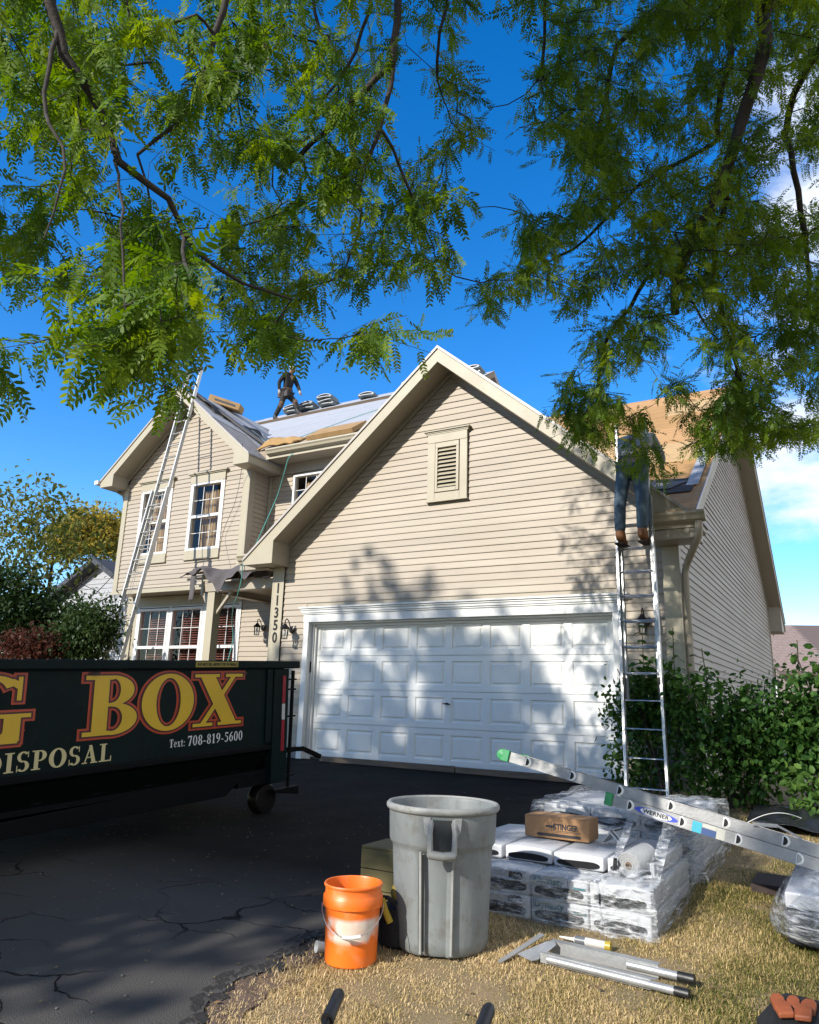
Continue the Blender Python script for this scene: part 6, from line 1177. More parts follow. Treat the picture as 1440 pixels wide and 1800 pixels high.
def frond_template(seed, simple):
    r = np.random.default_rng(seed); V = []; F = []; L = 1.0; n = 9
    def P(t): return np.array([t, .05*math.sin(2*t+seed), -.22*t*t])
    if not simple:
        for i in range(5):
            a, b = P(i/5), P((i+1)/5); k = len(V); w_ = .006; V += [a+[0, -w_, 0], a+[0, w_, 0], b+[0, w_, 0], b+[0, -w_, 0]]; F.append((k, k+1, k+2, k+3))
    for i in range(n):
        t = .12+.86*i/(n-1); c = P(t); ll = .225*(1-.35*abs(t-.5)*2)*(.88+.24*r.random())
        for s in (-1, 1):
            a = math.radians(62+r.normal()*7-18*t); d = np.array([math.cos(a), s*math.sin(a), -.12-.30*r.random()]); d /= np.linalg.norm(d)
            w_ = np.array([-d[1], d[0], .35*r.normal()]); w_ = w_/np.linalg.norm(w_)*ll*.20; e = c+d*ll; k = len(V)
            if simple: V += [c, c+d*ll*.45+w_, e, c+d*ll*.45-w_]; F.append((k, k+1, k+2, k+3))
            else: V += [c, c+d*ll*.28+w_*.9, c+d*ll*.68+w_*.85, e, c+d*ll*.68-w_*.85, c+d*ll*.28-w_*.9]; F += [(k, k+1, k+2, k+3), (k, k+3, k+4, k+5)]
    return np.array(V), np.array(F)
FT = [frond_template(i, False) for i in range(5)]; FS = [frond_template(i+20, True) for i in range(5)]
LOC = leafmat('locust_leaf', [(.038, .082, .012), (.085, .15, .016), (.165, .225, .02)], trans=.36, rough=.5, vs=2.2)
def frames(D, Nn):
    X = D/np.linalg.norm(D, axis=1, keepdims=True); Y = np.cross(Nn, X); Y /= np.maximum(1e-6, np.linalg.norm(Y, axis=1, keepdims=True)); Z = np.cross(X, Y); return X, Y, Z
def bake(P, X, Y, Z, S, T):
    V0, F0 = T; V = P[:, None, :]+S[:, None, None]*(V0[None, :, 0:1]*X[:, None, :]+V0[None, :, 1:2]*Y[:, None, :]+V0[None, :, 2:3]*Z[:, None, :])
    F = F0[None]+(np.arange(len(P))*len(V0))[:, None, None]; return V.reshape(-1, 3), F.reshape(-1, F0.shape[1])
tree = thing('honey_locust', 'big honey locust overhead whose leafy branches hang across the top of the picture', 'tree', (11.6, -8.2, gz(-8.2)))
nodes = []; par = []; rad = []; fixed = []
def add_branch(pts, r0, r1, start=None, step=.14):
    P = smooth_path([Vector(p) for p in pts], 8); out_ = [P[0]]; acc = 0
    for a, b in zip(P[:-1], P[1:]):
        acc += (b-a).length
        if acc > step: out_.append(b); acc = 0
    ids = []
    for i, p in enumerate(out_):
        j = random.gauss(0, .008); nodes.append(np.array(p)+np.array([random.gauss(0, .01), random.gauss(0, .01), random.gauss(0, .01)])); par.append(start if i == 0 else len(nodes)-2); rad.append(r0+(r1-r0)*i/max(1, len(out_)-1)); fixed.append(1); ids.append(len(nodes)-1)
    return ids
def near_id(p): A_ = np.array(nodes); return int(np.argmin(((A_-np.array(p))**2).sum(1)))
D = lambda x, y, t: Vector(dep(x, y, t))
trunk = [Vector((11.6, -8.2, gz(-8.2)-.1)), Vector((11.5, -8.15, 1.2)), Vector((11.2, -8.2, 2.6)), Vector((10.9, -8.2, 3.8)), Vector((10.3, -8.0, 5.6)), Vector((9.5, -8.0, 7.2))]
tids = add_branch(trunk, .19, .12)
def limb(pts, r0, r1, frm):
    s = near_id(frm); P = [Vector(nodes[s])]+[Vector(p) for p in pts]; return add_branch(P, r0, r1, s)
L1 = limb([D(1385, -60, 6.2), D(1345, 80, 6.3), D(1300, 230, 6.4), D(1262, 340, 6.5), D(1215, 430, 6.6), D(1190, 490, 6.7), D(1188, 560, 6.8)], .078, .036, trunk[4])
L2 = limb([D(1330, -40, 7.2), D(1285, 110, 7.3), D(1262, 190, 7.3), D(1262, 270, 7.3)], .048, .028, trunk[4])
limb([D(1275, 350, 6.9), D(1253, 440, 6.9), D(1262, 540, 7.0), D(1290, 620, 7.0), D(1305, 700, 7.0)], .032, .012, D(1262, 340, 6.5))
limb([D(1205, 520, 6.8), D(1240, 570, 6.9), D(1262, 600, 7.0)], .014, .007, D(1188, 540, 6.8))
limb([D(1150, 480, 7.2), D(1090, 560, 7.3), D(1060, 620, 7.4), D(1050, 700, 7.5)], .014, .005, D(1190, 490, 6.7))
L3 = limb([D(1000, -260, 6.5), D(820, -160, 6.0), D(712, -30, 5.6), D(695, 90, 5.5), D(645, 150, 5.5), D(565, 235, 5.6), D(500, 290, 5.7), D(440, 255, 5.8)], .060, .014, trunk[5])
limb([D(690, 130, 5.5), D(668, 230, 5.5), D(640, 295, 5.5), D(632, 400, 5.5), D(600, 480, 5.5), D(560, 500, 5.4)], .022, .005, D(695, 90, 5.5))
limb([D(680, 240, 5.5), D(720, 330, 5.6), D(757, 420, 5.8), D(770, 470, 5.9)], .012, .004, D(668, 230, 5.5))
L4 = limb([D(560, -260, 4.8), D(420, -120, 4.8), D(398, 10, 4.7), D(362, 110, 4.7), D(345, 165, 4.7), D(312, 215, 4.7), D(255, 265, 4.7), D(220, 285, 4.7)], .045, .010, D(820, -160, 6.0))
L5 = limb([D(260, -260, 4.2), D(95, -60, 4.1), D(100, 50, 4.1), D(118, 110, 4.1), D(155, 150, 4.15), D(190, 230, 4.2), D(220, 290, 4.2), D(298, 352, 4.3), D(318, 410, 4.4), D(370, 470, 4.5), D(460, 510, 4.7), D(520, 530, 4.8)], .048, .007, D(420, -120, 4.8))
limb([D(75, 160, 3.9), D(88, 220, 3.8), D(112, 270, 3.7), D(110, 330, 3.6), D(70, 440, 3.5)], .014, .004, D(100, 50, 4.1))
limb([D(330, 470, 3.6), D(335, 520, 3.4), D(290, 565, 3.3), D(285, 620, 3.3), D(300, 700, 3.2)], .010, .003, D(318, 410, 4.4))
limb([D(215, 400, 3.7), D(218, 500, 3.6), D(222, 560, 3.5), D(240, 620, 3.5)], .009, .003, D(220, 290, 4.2))
limb([D(640, -200, 6.2), D(655, -20, 6.2), D(638, 60, 6.2), D(602, 130, 6.2), D(560, 190, 6.2), D(530, 260, 6.2)], .020, .006, D(820, -160, 6.0))
limb([D(560, -80, 6.4), D(555, 20, 6.4), D(590, 90, 6.3), D(615, 105, 6.3)], .014, .006, D(640, -200, 6.2))
limb([D(960, -140, 6.6), D(955, 20, 6.7), D(955, 110, 6.8), D(925, 165, 6.9), D(860, 190, 7.0)], .014, .004, D(1000, -260, 6.5))
limb([D(775, 60, 6.0), D(768, 150, 6.2), D(790, 190, 6.3)], .010, .004, D(820, -160, 6.0))
limb([D(1100, 60, 7.6), D(1060, 200, 7.6), D(1000, 390, 7.6), D(900, 370, 7.6), D(830, 360, 7.4)], .018, .004, D(1330, -40, 7.2))
limb([D(1420, 120, 6.6), D(1400, 300, 6.8), D(1420, 450, 7.0), D(1430, 600, 7.2)], .018, .005, trunk[4])
limb([D(1120, 330, 7.4), D(1030, 420, 7.5), D(930, 480, 7.5), D(860, 530, 7.5)], .012, .004, D(1262, 270, 7.3))
n_main = len(nodes)
groups = [
 ([(-60, -60), (350, -60), (350, 500), (210, 560), (150, 520), (60, 505), (-60, 510)], 4.1, 6.4, 250),
 ([(165, 480), (350, 470), (355, 610), (335, 650), (305, 700), (270, 690), (240, 640), (215, 690), (175, 600)], 3.05, 3.8, 38),
 ([(340, -60), (850, -60), (850, 60), (800, 150), (755, 250), (840, 270), (835, 380), (820, 450), (750, 480), (720, 500), (650, 500), (590, 520), (520, 570), (430, 590), (380, 540)], 5.2, 7.5, 400),
 ([(610, 520), (670, 530), (660, 620), (635, 610)], 4.5, 4.9, 9),
 ([(440, 560), (545, 560), (530, 595), (460, 600)], 4.6, 5.4, 12),
 ([(990, -60), (1500, -60), (1500, 750), (1390, 765), (1310, 710), (1270, 740), (1200, 700), (1170, 705), (1100, 705), (1050, 735), (1010, 690), (950, 660), (1020, 660), (1000, 580), (920, 570), (840, 540), (850, 490), (930, 460), (900, 410), (890, 385), (1010, 360), (985, 240), (920, 250), (960, 120)], 6.1, 8.3, 1600),
 ([(935, 680), (1065, 700), (1075, 790), (1040, 790), (1000, 750)], 6.6, 7.9, 55), ([(1190, 690), (1450, 700), (1450, 765), (1290, 790), (1215, 790)], 6.4, 7.9, 95), ([(1105, 725), (1150, 725), (1160, 790), (1120, 800)], 6.8, 7.6, 12), ([(1085, 760), (1170, 740), (1175, 840), (1110, 850)], 7.0, 7.9, 12), ([(-60, 520), (15, 540), (10, 640), (-60, 660)], 3.2, 3.5, 6), ([(900, 100), (960, 90), (960, 230), (900, 240)], 6.5, 7.2, 10), ([(850, -60), (1000, -60), (990, 30), (860, 20)], 5.8, 7.2, 22),
 ([(800, 0), (830, 0), (850, 300), (770, 330)], 6, 6.6, 22)]
gaps = [(48, 298, 62, 36), (245, 305, 60, 60), (300, 335, 40, 30), (880, 80, 60, 60), (905, 190, 30, 60), (870, 320, 70, 38), (700, 190, 26, 50), (745, 215, 30, 50), (530, 155, 18, 24), (940, 620, 70, 60), (1420, 335, 50, 42), (25, 560, 60, 40), (640, 540, 22, 40), (575, 590, 40, 40), (860, 440, 40, 50), (300, 25, 20, 30), (130, 40, 18, 22), (1230, 300, 18, 30), (1215, 590, 30, 34), (1130, 690, 30, 22), (1240, 700, 24, 24), (1330, 560, 24, 30), (1010, 470, 24, 24), (1390, 180, 20, 34), (1190, 200, 16, 24), (1085, 130, 16, 24), (480, 330, 22, 22)]
anch = []
for P_, d0, d1, n in groups:
    xs_ = [p[0] for p in P_]; ys_ = [p[1] for p in P_]; k = 0; tries = 0
    while k < n and tries < n*60:
        tries += 1; x = random.uniform(min(xs_), max(xs_)); y = random.uniform(min(ys_), max(ys_))
        if not inpoly(x, y, P_): continue
        if any(((x-g_[0])/g_[2])**2+((y-g_[1]+16)/g_[3])**2 < 2.0 for g_ in gaps): continue
        if math.sin(x*.021+2*math.sin(y*.013))*math.sin(y*.024+x*.007) < -.55: continue
        anch.append(dep(x, y-8, random.uniform(d0, d1))); k += 1
# unseen crown clumps out of frame, added to shade the right branches and lawn
nfront = len(anch)
for (c, r, n) in (((6.9, -5.8, 8.0), (2.0, 2.1, .8), 380), ((5.2, -14.3, 6.3), (1.3, .9, .8), 150), ((4.8, -16.2, 6.4), (.9, .9, .7), 90),  ((7.6, -12.4, 7.4), (2.0, 1.4, 1.0), 90), ((12.2, -9.0, 6.5), (2, 2.5, 1.5), 50)):
    for _ in range(n):
        v = np.random.default_rng(len(anch)).normal(size=3); v /= np.linalg.norm(v); anch.append(np.array(c)+v*np.array(r)*random.random()**.4)
limb([(9.6, -9.6, 7.2), (8.0, -12.0, 7.2), (6.2, -13.6, 6.6), (4.8, -14.2, 6.4)], .05, .015, trunk[4]); limb([(8.6, -7.2, 7.9), (7.0, -6.2, 8.0), (5.6, -5.6, 8.0)], .05, .015, trunk[5]); limb([(12.0, -9.0, 5.6), (12.4, -9.4, 6.8)], .05, .02, trunk[3])
n_main = len(nodes)
NA = np.array(nodes); cap_ = len(nodes)+40000; buf = np.zeros((cap_, 3)); buf[:len(nodes)] = NA; cnt = len(nodes)
anch = np.array(anch); d0 = np.array([np.min(((NA-a)**2).sum(1)) for a in anch]); order = np.argsort(d0); twigs = []
for ai in order:
    a = anch[ai]; q = ((buf[:cnt]-a)**2).sum(1); j = int(np.argmin(q)); p0 = buf[j].copy(); dist = math.sqrt(q[j])
    if dist < .05: continue
    ns = max(2, int(dist/.11)); sag = np.array([0, 0, -.10*dist]); side = rng.normal(size=3)*.08*dist; prev = j; path = []
    for i in range(1, ns+1):
        t = i/ns; p = p0+(a-p0)*t+sag*math.sin(math.pi*t)*-.6+side*math.sin(math.pi*t)+rng.normal(size=3)*.008; buf[cnt] = p; par.append(prev); rad.append(0); fixed.append(0); prev = cnt; path.append(cnt); cnt += 1
    tip = a+np.array([rng.normal()*.16, rng.normal()*.16, -.03-.12*rng.random()]); buf[cnt] = tip; par.append(prev); rad.append(0); fixed.append(0); path.append(cnt); cnt += 1
    twigs.append((ai, path))
weight = np.zeros(cnt); 
for ai, path in twigs: weight[path[-1]] += 1
for i in range(cnt-1, -1, -1):
    if par[i] is not None: weight[par[i]] += weight[i]
rad = [max(rad[i], .0018*math.sqrt(weight[i])) if fixed[i] else .0016+.0011*math.sqrt(max(0, weight[i]-1)) for i in range(cnt)]
# wood: main limbs as one part each joined at forks, twigs as stuff
V = []; F = []
def seg_mesh(idx, sides, name, stuff):
    Vs = []; Fs = []
    for i in idx:
        j = par[i]
        if j is None: continue
        a, b = buf[j], buf[i]; d = b-a; L = np.linalg.norm(d)
        if L < 1e-5: continue
        d /= L; u = np.cross(d, [0.31, .92, .22]); u /= np.linalg.norm(u); w_ = np.cross(d, u); k = len(Vs); ra, rb_ = (min(rad[j], rad[i]*1.25), rad[i])
        for (c, r) in ((a-d*ra*.3, ra), (b+d*rb_*.3, rb_)):
            for s in range(sides): an = 2*math.pi*s/sides; Vs.append(c+(u*math.cos(an)+w_*math.sin(an))*r)
        for s in range(sides): s2 = (s+1) % sides; Fs.append((k+s, k+s2, k+sides+s2, k+sides+s))
    o = np_mesh(name, np.array(Vs), np.array(Fs), BARK, tree); o.data.polygons.foreach_set('use_smooth', [True]*len(o.data.polygons))
    if stuff: o['kind'] = 'stuff'
    return o
runs = []; cur = []
for i in range(n_main):
    if par[i] is None or par[i] != i-1:
        if cur: runs.append(cur)
        cur = []
    cur.append(i)
runs.append(cur)
for k, r in enumerate(runs): seg_mesh(r, 10, 'trunk' if k == 0 else 'limb', False)
seg_mesh(range(n_main, cnt), 4, 'twigs', True)
# compound leaves
FP = []; FD = []; FN = []; FSz = []
for ai, path in twigs:
    back = ai >= nfront
    seq = [buf[k] for k in path][-7:]; far_ = (anch[ai]-CAM)@_F > 6.0
    if len(seq) < 2: continue
    seq = np.array(seq); nf = 7 if back else rng.integers(8, 13)
    for k in range(nf):
        t = (k+.5)/nf*(len(seq)-1); i = min(int(t), len(seq)-2); p = seq[i]+(seq[i+1]-seq[i])*(t-i); tw = seq[i+1]-seq[i]; tw /= max(1e-6, np.linalg.norm(tw))
        sd = np.cross(tw, rng.normal(size=3)); sd /= max(1e-6, np.linalg.norm(sd)); d = sd*.75+tw*.35+np.array([0, 0, -.50 if far_ else -.7])+rng.normal(size=3)*.28
        FP.append(p); FD.append(d); FN.append(np.array([0, 0, 1.])+rng.normal(size=3)*.45); FSz.append((.20 if back else ((.125 if far_ else .17)+.06*rng.random())*(1.3 if rng.random() < .2 else (.62 if rng.random() < .15 else 1)))*(1.25 if back else 1))
FP, FD, FN, FSz = map(np.array, (FP, FD, FN, FSz)); X, Y, Z = frames(FD, FN)
rel = FP-CAM; dist = np.linalg.norm(rel, axis=1); z_ = rel@_F; px_ = 720+FPX*(rel@_R)/np.maximum(z_, .01); py_ = 900-FPX*(rel@_U)/np.maximum(z_, .01)
vis = (z_ > .3) & (px_ > 0) & (px_ < 1440) & (py_ > -20) & (py_ < 1800)
near = np.argsort(np.where(vis, dist, 1e9))[:300]; isn = np.zeros(len(FP), bool); isn[near] = True
VV = []; FF = []; off = 0
var = rng.integers(0, 5, len(FP)); close = (dist < 7.0) & ~isn
for k in range(5):
    for T, msk in ((FT[k], close), (FS[k], ~close & ~isn)):
        s = msk & (var == k)
        if not s.any(): continue
        v, f = bake(FP[s], X[s], Y[s], Z[s], FSz[s], T); VV.append(v); FF.append(f+off); off += len(v)
crown = np_mesh('crown', np.concatenate(VV), np.concatenate(FF), LOC, tree); crown['kind'] = 'stuff'
lm = []
for k in range(5):
    me = bpy.data.meshes.new('leaf'); me.from_pydata([tuple(v) for v in FT[k][0]], [], [tuple(map(int, f)) for f in FT[k][1]]); me.materials.append(LOC); lm.append(me)
for i in near:
    s = FSz[i]; M = frame(FP[i], X[i], Y[i], Z[i]) @ Matrix.Scale(float(s), 4); inst(lm[var[i]], 'leaf', crown, M)
# ---- general leafy plants
def leaf_cloud(blobs, n, size, clump=30, spread=.16, droop=.2, seed=1, hang=0., aspect=.5):
    r = np.random.default_rng(seed); vol = np.array([b[3]*b[4]*b[5] for b in blobs]); ks = r.choice(len(blobs), size=max(1, n//clump), p=vol/vol.sum()); B = np.array(blobs)[ks]
    v = r.normal(size=(len(ks), 3)); v /= np.linalg.norm(v, axis=1, keepdims=True); v *= (r.random((len(ks), 1))**.38); C = B[:, :3]+v*B[:, 3:6]
    C = np.repeat(C, clump, 0); P = C+r.normal(size=C.shape)*spread; nn = len(P); D_ = r.normal(size=(nn, 3)); D_[:, 2] -= droop*3; Nn = r.normal(size=(nn, 3))*.6+np.array([0, 0, 1.]); X, Y, Z = frames(D_, Nn); S = size*(.6+.7*r.random(nn))
    T = (np.array([(0, 0, 0), (.35, aspect*.5, .04), (.7, aspect*.42, .02), (1, 0, -.12), (.7, -aspect*.42, .02), (.35, -aspect*.5, .04)]), np.array([(0, 1, 2, 3), (0, 3, 4, 5)])); return bake(P, X, Y, Z, S, T)
def plant(name, label, cat, base, blobs, n, size, m, trunks=(), group=None, cname='foliage', **k):
    t = thing(name, label, cat, base, group); v, f = leaf_cloud(blobs, n, size, **k); o = np_mesh(cname, v, f, m, t); o['kind'] = 'stuff'
    if trunks:
        for nm, pts, r0, r1 in trunks:
            mb = MB(); P = smooth_path([Vector(p) for p in pts], 4); mb.tube(P, [r0+(r1-r0)*i/(len(P)-1) for i in range(len(P))], 7, cap=False); mb.build(nm, BARK, t, smooth=True, fix=False)
    return t
def branches(base, topz, cz, R, n, seed, r0=.12, name='branch'):
    r = random.Random(seed); b = Vector(base); out_ = [('trunk', [b, b+Vector((r.uniform(-.2, .2), r.uniform(-.2, .2), (topz-b.z)*.5)), Vector((b.x+r.uniform(-.3, .3), b.y, topz))], r0, r0*.3)]
    for i in range(n):
        a = 6.28*i/n+r.random(); z0 = b.z+(topz-b.z)*r.uniform(.25, .8); p = Vector((b.x, b.y, z0)); L = R*r.uniform(.6, 1.05); q = p+Vector((math.cos(a)*L, math.sin(a)*L, L*r.uniform(.4, 1.1))); mid = p.lerp(q, .5)+Vector((0, 0, -.12*L)); out_.append((name, [p, mid, q], r0*.35, r0*.06))
        for j in range(3):
            s = p.lerp(q, r.uniform(.35, .8)); e = s+Vector((r.uniform(-1, 1), r.uniform(-1, 1), r.uniform(.1, 1)))*L*.45; out_.append((name, [s, s.lerp(e, .5)+Vector((0, 0, .05)), e], r0*.12, r0*.03))
    return out_
# shade trees across the street, behind the camera, shading drive and garage; the broad ones are added to block low sky
SHL = leafmat('maple_leaf', [(.04, .08, .02), (.07, .12, .03)], .3)
for i, (c, zt, R, n, lb) in enumerate((((-4.6, -20.5), 11.0, 3.3, 10500, 'tall shade tree across the street facing the garage door'), ((-1.5, -17.6), 8.0, 2.3, 7500, 'shorter shade tree across the street facing the dumpster'), ((-15, -30), 6.5, 4.2, 9000, 'unseen broad tree added far behind on the left to block low sky'), ((5, -33), 6.6, 4.4, 9000, 'unseen broad tree added far behind in the middle to block low sky'), ((22, -27), 6.5, 4.5, 9000, 'unseen broad tree added far behind on the right to block low sky'))):
    b = (c[0], c[1], gz(c[1])); bl = [(c[0], c[1], zt, R, R, R*.95), (c[0]-R*.4, c[1]+.5, zt-R*.5, R*.7, R*.7, R*.6), (c[0]+R*.45, c[1], zt+R*.1, R*.6, R*.6, R*.6)]+([(-4.7, -20.5, 14.6, .6, .6, 1.0), (-3.7, -20.5, 14.4, .6, .6, .7)] if i == 0 else ([(.2, -17.6, 6.1, 1.1, 1.0, .45), (-1.6, -17.6, 5.6, 1.2, 1.0, .4)] if i == 1 else []))
    plant('unseen_shade_tree', lb, 'tree', b, bl, n, .26, SHL, branches(b, zt, zt, R, 8, i, .22), group=None, cname='crown', clump=70, spread=.40, seed=40+i, aspect=.8)
bl_ = [(2.9, -15.6, 13.5, 1.9, 1.6, 1.5), (3.6, -15.2, 12.4, 1.3, 1.2, .9)]  # unseen tree added to keep the sun off the right hand locust branches
plant('unseen_shade_tree', 'unseen leaning tree added behind the camera to shade the right hand branches', 'tree', (5.6, -16.2, gz(-16)), bl_, 9000, .24, SHL, [('trunk', [(5.6, -16.2, gz(-16)-.1), (5.5, -16.2, 4), (4.9, -16.0, 8), (3.6, -15.7, 11.5), (3.0, -15.6, 13.6)], .17, .05), ('branch', [(4.2, -15.8, 10), (4.3, -15.3, 11.6), (4.0, -15.2, 12.6)], .06, .02), ('branch', [(3.6, -15.7, 11.5), (2.6, -15.9, 12.8), (1.8, -16, 13.6)], .05, .02)], cname='crown', clump=50, spread=.35, seed=77, aspect=.8)
# right hand shrubs against the garage
SHR = leafmat('shrub_leaf', [(.016, .045, .010), (.032, .080, .017), (.085, .16, .035)], .35, .4, 11.)
def stems(cx_, cy_, n, h, R, seed):
    r = random.Random(seed); o_ = []
    for i in range(n):
        a = r.uniform(0, 6.28); q = Vector((cx_+math.cos(a)*R*r.uniform(.3, 1), cy_+math.sin(a)*R*.5*r.uniform(.3, 1), gz(cy_)+h*r.uniform(.8, 1.05))); p = Vector((cx_+r.uniform(-.15, .15), cy_+r.uniform(-.1, .1), gz(cy_)-.02)); o_.append(('stem', [p, p.lerp(q, .5)+Vector((r.uniform(-.08, .08), r.uniform(-.05, .05), .05)), q], .014, .005))
    return o_
plant('shrub', 'leafy green shrub growing behind the right ladder beside the garage door', 'shrub', (5.75, -.75, gz(-.75)), [(5.45, -.62, .95, .34, .25, .42), (5.85, -.70, 1.05, .45, .30, .42), (5.7, -.65, 1.3, .35, .22, .25), (5.55, -.5, .45, .4, .25, .4)], 3400, .075, SHR, stems(5.75, -.7, 9, 1.35, .5, 3), clump=9, spread=.09, seed=3, group='shrubs along the garage side', aspect=.62)
plant('shrub', 'wide dark green shrub in front of the garage side wall, left of the tall shoots', 'shrub', (6.6, -.9, gz(-.9)), [(6.45, -.85, 1.0, .55, .40, .40), (6.9, -.9, .9, .5, .45, .45), (6.5, -.8, .5, .6, .4, .45)], 4600, .075, SHR, stems(6.6, -.85, 11, 1.25, .6, 4), clump=9, spread=.10, seed=4, group='shrubs along the garage side', aspect=.62)
plant('shrub', 'taller shrub with upright shoots at the right edge behind the black tarp', 'shrub', (7.8, -.8, gz(-.8)), [(7.45, -.8, 1.1, .5, .45, .48), (8.1, -.8, 1.15, .6, .5, .5), (7.7, -.9, .55, .7, .5, .5), (7.2, -.95, .7, .35, .3, .35)], 6000, .09, SHR, stems(7.7, -.8, 13, 1.5, .8, 5), clump=9, spread=.10, seed=5, group='shrubs along the garage side', aspect=.62)
plant('shrub', 'low bright green shrub under the tall one beside the black tarp', 'shrub', (7.5, -1.6, gz(-1.6)), [(7.35, -1.55, .30, .30, .22, .24), (7.8, -1.5, .30, .35, .25, .26)], 1100, .075, leafmat('bright_leaf', [(.06, .13, .03), (.12, .20, .04)], .35), stems(7.5, -1.55, 5, .45, .3, 6), clump=8, spread=.07, seed=6, group='shrubs along the garage side', aspect=.62)
# separate upright shoots with paired leaves
for i, (x, y, h, lb) in enumerate(((5.95, -.75, 1.95, 'slender leafy shoot rising just right of the right ladder'), (6.35, -.95, 1.70, 'short leafy shoot in front of the downspout'), (7.20, -.9, 1.78, 'leafy shoot against the side wall siding'), (7.72, -.8, 2.25, 'tallest leafy shoot by the far corner of the house'), (8.15, -.8, 2.05, 'tall leafy shoot against the neighbouring roof'), (8.48, -.9, 1.85, 'leafy shoot at the right edge of the picture'), (5.62, -.78, 2.02, 'leafy shoot between the rungs of the right ladder'))):
    t = thing('shoot', lb, 'shrub shoot', (x, y, gz(y)), 'upright shoots of the shrubs'); r = random.Random(i); mb = MB(); P = [Vector((x, y, .5)), Vector((x+.02, y, h*.6)), Vector((x+r.uniform(-.05, .05), y, h))]; P = smooth_path(P, 5); mb.tube(P, .006, 5); mb.build('stem', mat('green_stem', (.10, .10, .04), .7), t)
    k = 0
    for j in range(9):
        z = h-.03-.085*j
        for s in (-1, 1):
            a = (j % 2)*1.57+s*1.57+r.uniform(-.4, .4); c = Vector((x+.01, y, z)); d = Vector((math.cos(a), math.sin(a), -.35+r.uniform(-.4, .3))).normalized(); L = .075+.03*r.random(); w_ = d.cross(Vector((0, 0, 1))).normalized()*L*.34
            mb = MB(); mb.add([c, c+d*L*.3+w_, c+d*L*.65+w_*.9, c+d*L*1.05+Vector((0, 0, -.012)), c+d*L*.65-w_*.9, c+d*L*.3-w_], [(0, 1, 2, 3), (0, 3, 4, 5)]); mb.build('leaf', SHR, t, fix=False)
# left background
YL = leafmat('yellowing_leaf', [(.13, .13, .03), (.24, .21, .05), (.32, .26, .06)], .4); OLV = leafmat('olive_leaf', [(.05, .08, .02), (.15, .15, .04)], .35); DKG = leafmat('dark_leaf', [(.012, .028, .008), (.03, .055, .015)], .2); RDL = leafmat('red_leaf', [(.05, .022, .015), (.09, .04, .025)], .3)
def wp(x, y, t): return tuple(dep(x, y, t))
def bl(x, y, t, rx, ry): k = t/FPX; p = dep(x, y, t); return (*p, rx*k, rx*k*.8, ry*k)
b = dep(60, 1150, 19); plant('background_tree', 'thin leaved tree with bare twigs showing, standing left of the house', 'tree', (b[0], b[1], .1), [bl(60, 900, 19, 90, 60), bl(110, 960, 19, 80, 50), bl(20, 990, 19, 70, 60)], 2300, .15, OLV, branches((b[0], b[1], .1), 4.6, 4, 2.2, 13, 5, .10), cname='crown', clump=10, spread=.25, seed=7)
b = dep(165, 1100, 26); plant('background_tree', 'yellowing tree beside the left corner of the house', 'tree', (b[0], b[1], .1), [bl(160, 930, 26, 52, 34), bl(195, 945, 26, 40, 38), bl(120, 945, 26, 40, 34)], 6500, .17, YL, branches((b[0], b[1], .1), 5.6, 4, 1.8, 9, 6, .10), cname='crown', clump=16, spread=.22, seed=8)
b = dep(30, 1150, 15); plant('shrub', 'dark green shrub mass at the left edge above the dumpster', 'shrub', (b[0], b[1], .0), [bl(10, 1060, 15, 80, 60), bl(90, 1090, 15, 60, 50), bl(40, 1130, 15, 90, 40)], 9000, .11, DKG, stems(b[0], b[1], 6, 2, .7, 7), group='shrubs left of the house', clump=14, spread=.16, seed=9)
b = dep(165, 1150, 14); plant('shrub', 'green shrub between the white neighbouring house and the left ladder', 'shrub', (b[0], b[1], .0), [bl(150, 1110, 14, 55, 50), bl(185, 1100, 14, 30, 50), bl(120, 1140, 14, 60, 35)], 6000, .09, leafmat('mid_leaf', [(.02, .04, .012), (.05, .08, .025)], .2), stems(b[0], b[1], 6, 1.6, .7, 8), group='shrubs left of the house', clump=12, spread=.13, seed=10)
b = dep(60, 1160, 13.5); plant('shrub', 'reddish brown shrub just above the dumpster rail', 'shrub', (b[0], b[1], .0), [bl(50, 1140, 13.5, 60, 24), bl(80, 1125, 13.5, 25, 22)], 2600, .08, RDL, stems(b[0], b[1], 5, 1.2, .5, 9), group='shrubs left of the house', clump=12, spread=.10, seed=11)
# neighbouring house on the left
nh = thing('neighbour_house', 'white sided neighbouring house with a dark roof behind the shrubs on the left', 'house', tuple(np.array(dep(170, 1150, 22))*np.array([1, 1, 0])))
pk = Vector(dep(180, 984, 22)); NWM = mat('neighbour_siding', (.50, .51, .53), .6, .1, 2); NRM = mat('neighbour_roof', (.075, .085, .105), .8, .3, 9, .3, 30)
yN = pk.y; el = Vector((pk.x-3.2, yN, pk.z-1.7)); er = Vector((pk.x+3.2, yN, pk.z-1.7))
wn = MB().prism([(el.x+.3, yN, -.3), (er.x-.3, yN, -.3), (er.x-.3, yN, er.z), (pk.x, yN, pk.z-.18), (el.x+.3, yN, el.z)], (0, .1, 0)).build('wall', NWM, nh)
for i in range(30):
    z = .2+.14*i; hw = min(2.9, (pk.z-.2-z)/1.7*3.2)
    if hw > .1: MB().hexa([(pk.x-hw, yN-.02, z), (pk.x+hw, yN-.02, z), (pk.x+hw, yN, z), (pk.x-hw, yN, z), (pk.x-hw, yN-.004, z+.138), (pk.x+hw, yN-.004, z+.138), (pk.x+hw, yN, z+.138), (pk.x-hw, yN, z+.138)]).build('siding_board', NWM, wn)
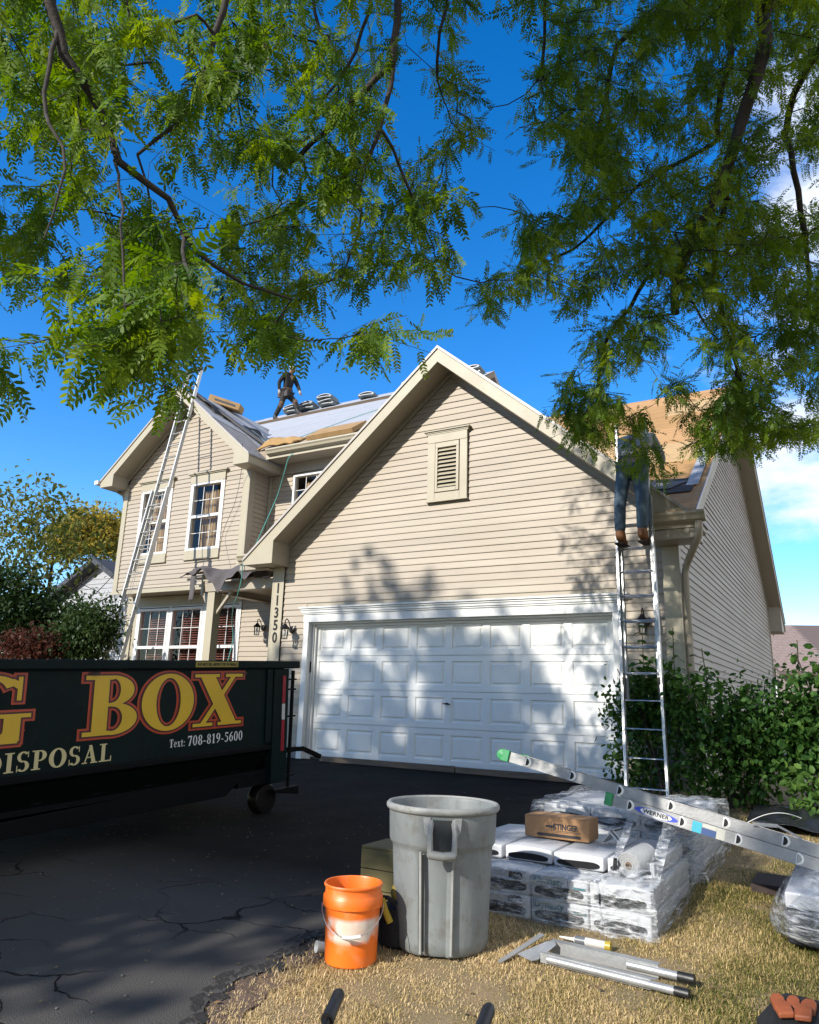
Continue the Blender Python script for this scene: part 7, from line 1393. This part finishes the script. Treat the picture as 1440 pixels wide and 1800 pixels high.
for e in (el, er): MB().prism([(pk.x, yN-.35, pk.z+.02), (e.x, yN-.35, e.z+.02), (e.x, yN-.35, e.z-.14), (pk.x, yN-.35, pk.z-.14)], (0, 8, 0)).build('roof', NRM, nh)
MB().box(el.x+.2, el.x+.3, yN+.1, yN+7.5, -.3, el.z).build('wall', NWM, nh); MB().box(er.x-.3, er.x-.2, yN+.1, yN+7.5, -.3, el.z).build('wall', NWM, nh)
# neighbouring roof on the right
nr = thing('neighbour_house', 'distant house at the right edge showing a pinkish brown shingled roof', 'house', tuple(np.array(dep(1420, 1160, 34))*np.array([1, 1, 0])))
r0 = Vector(dep(1300, 1098, 36)); r1 = Vector(dep(1600, 1101, 36)); xd = (r1-r0); xd.z = 0; L = xd.length; xd.normalize(); yd_ = Vector((xd.y, -xd.x, 0)); yd_ = yd_ if yd_.y < 0 else -yd_
RB = mat('brown_shingles', (.36, .27, .24), .9, .2, 6, dirt=.3, dirtcol=(.24, .18, .16)); base_ = MB().prism([r0, r1, r1+yd_*3.6-Vector((0, 0, 2.4)), r0+yd_*3.6-Vector((0, 0, 2.4))], (0, 0, -.1)).build('roof', mat('roof_gap', (.16, .12, .11), .9), nr)
row = 0; s_ = 0
for j in range(17):
    for i in range(16):
        a = (i+.5*(j % 2))*.42; 
        if a+.40 > L: continue
        p = r0+xd*(a+.01)+yd_*(.21*j+.01)-Vector((0, 0, .14*j-.02)); q = yd_*.195-Vector((0, 0, .125)); MB().prism([p, p+xd*.40, p+xd*.40+q, p+q], (0, 0, .02)).build('shingle', RB, base_)
MB().prism([r0+yd_*3.3-Vector((0, 0, 2.3)), r1+yd_*3.3-Vector((0, 0, 2.3)), (r1+yd_*3.3-Vector((0, 0, 5.0))), (r0+yd_*3.3-Vector((0, 0, 5.0)))], -yd_*.1).build('wall', mat('far_wall', (.35, .30, .26), .8), nr)
MB().prism([r0, r1, r1-yd_*3.6-Vector((0, 0, 2.4)), r0-yd_*3.6-Vector((0, 0, 2.4))], (0, 0, -.1)).build('roof', RB, nr)
# cable down the back of the house on the right
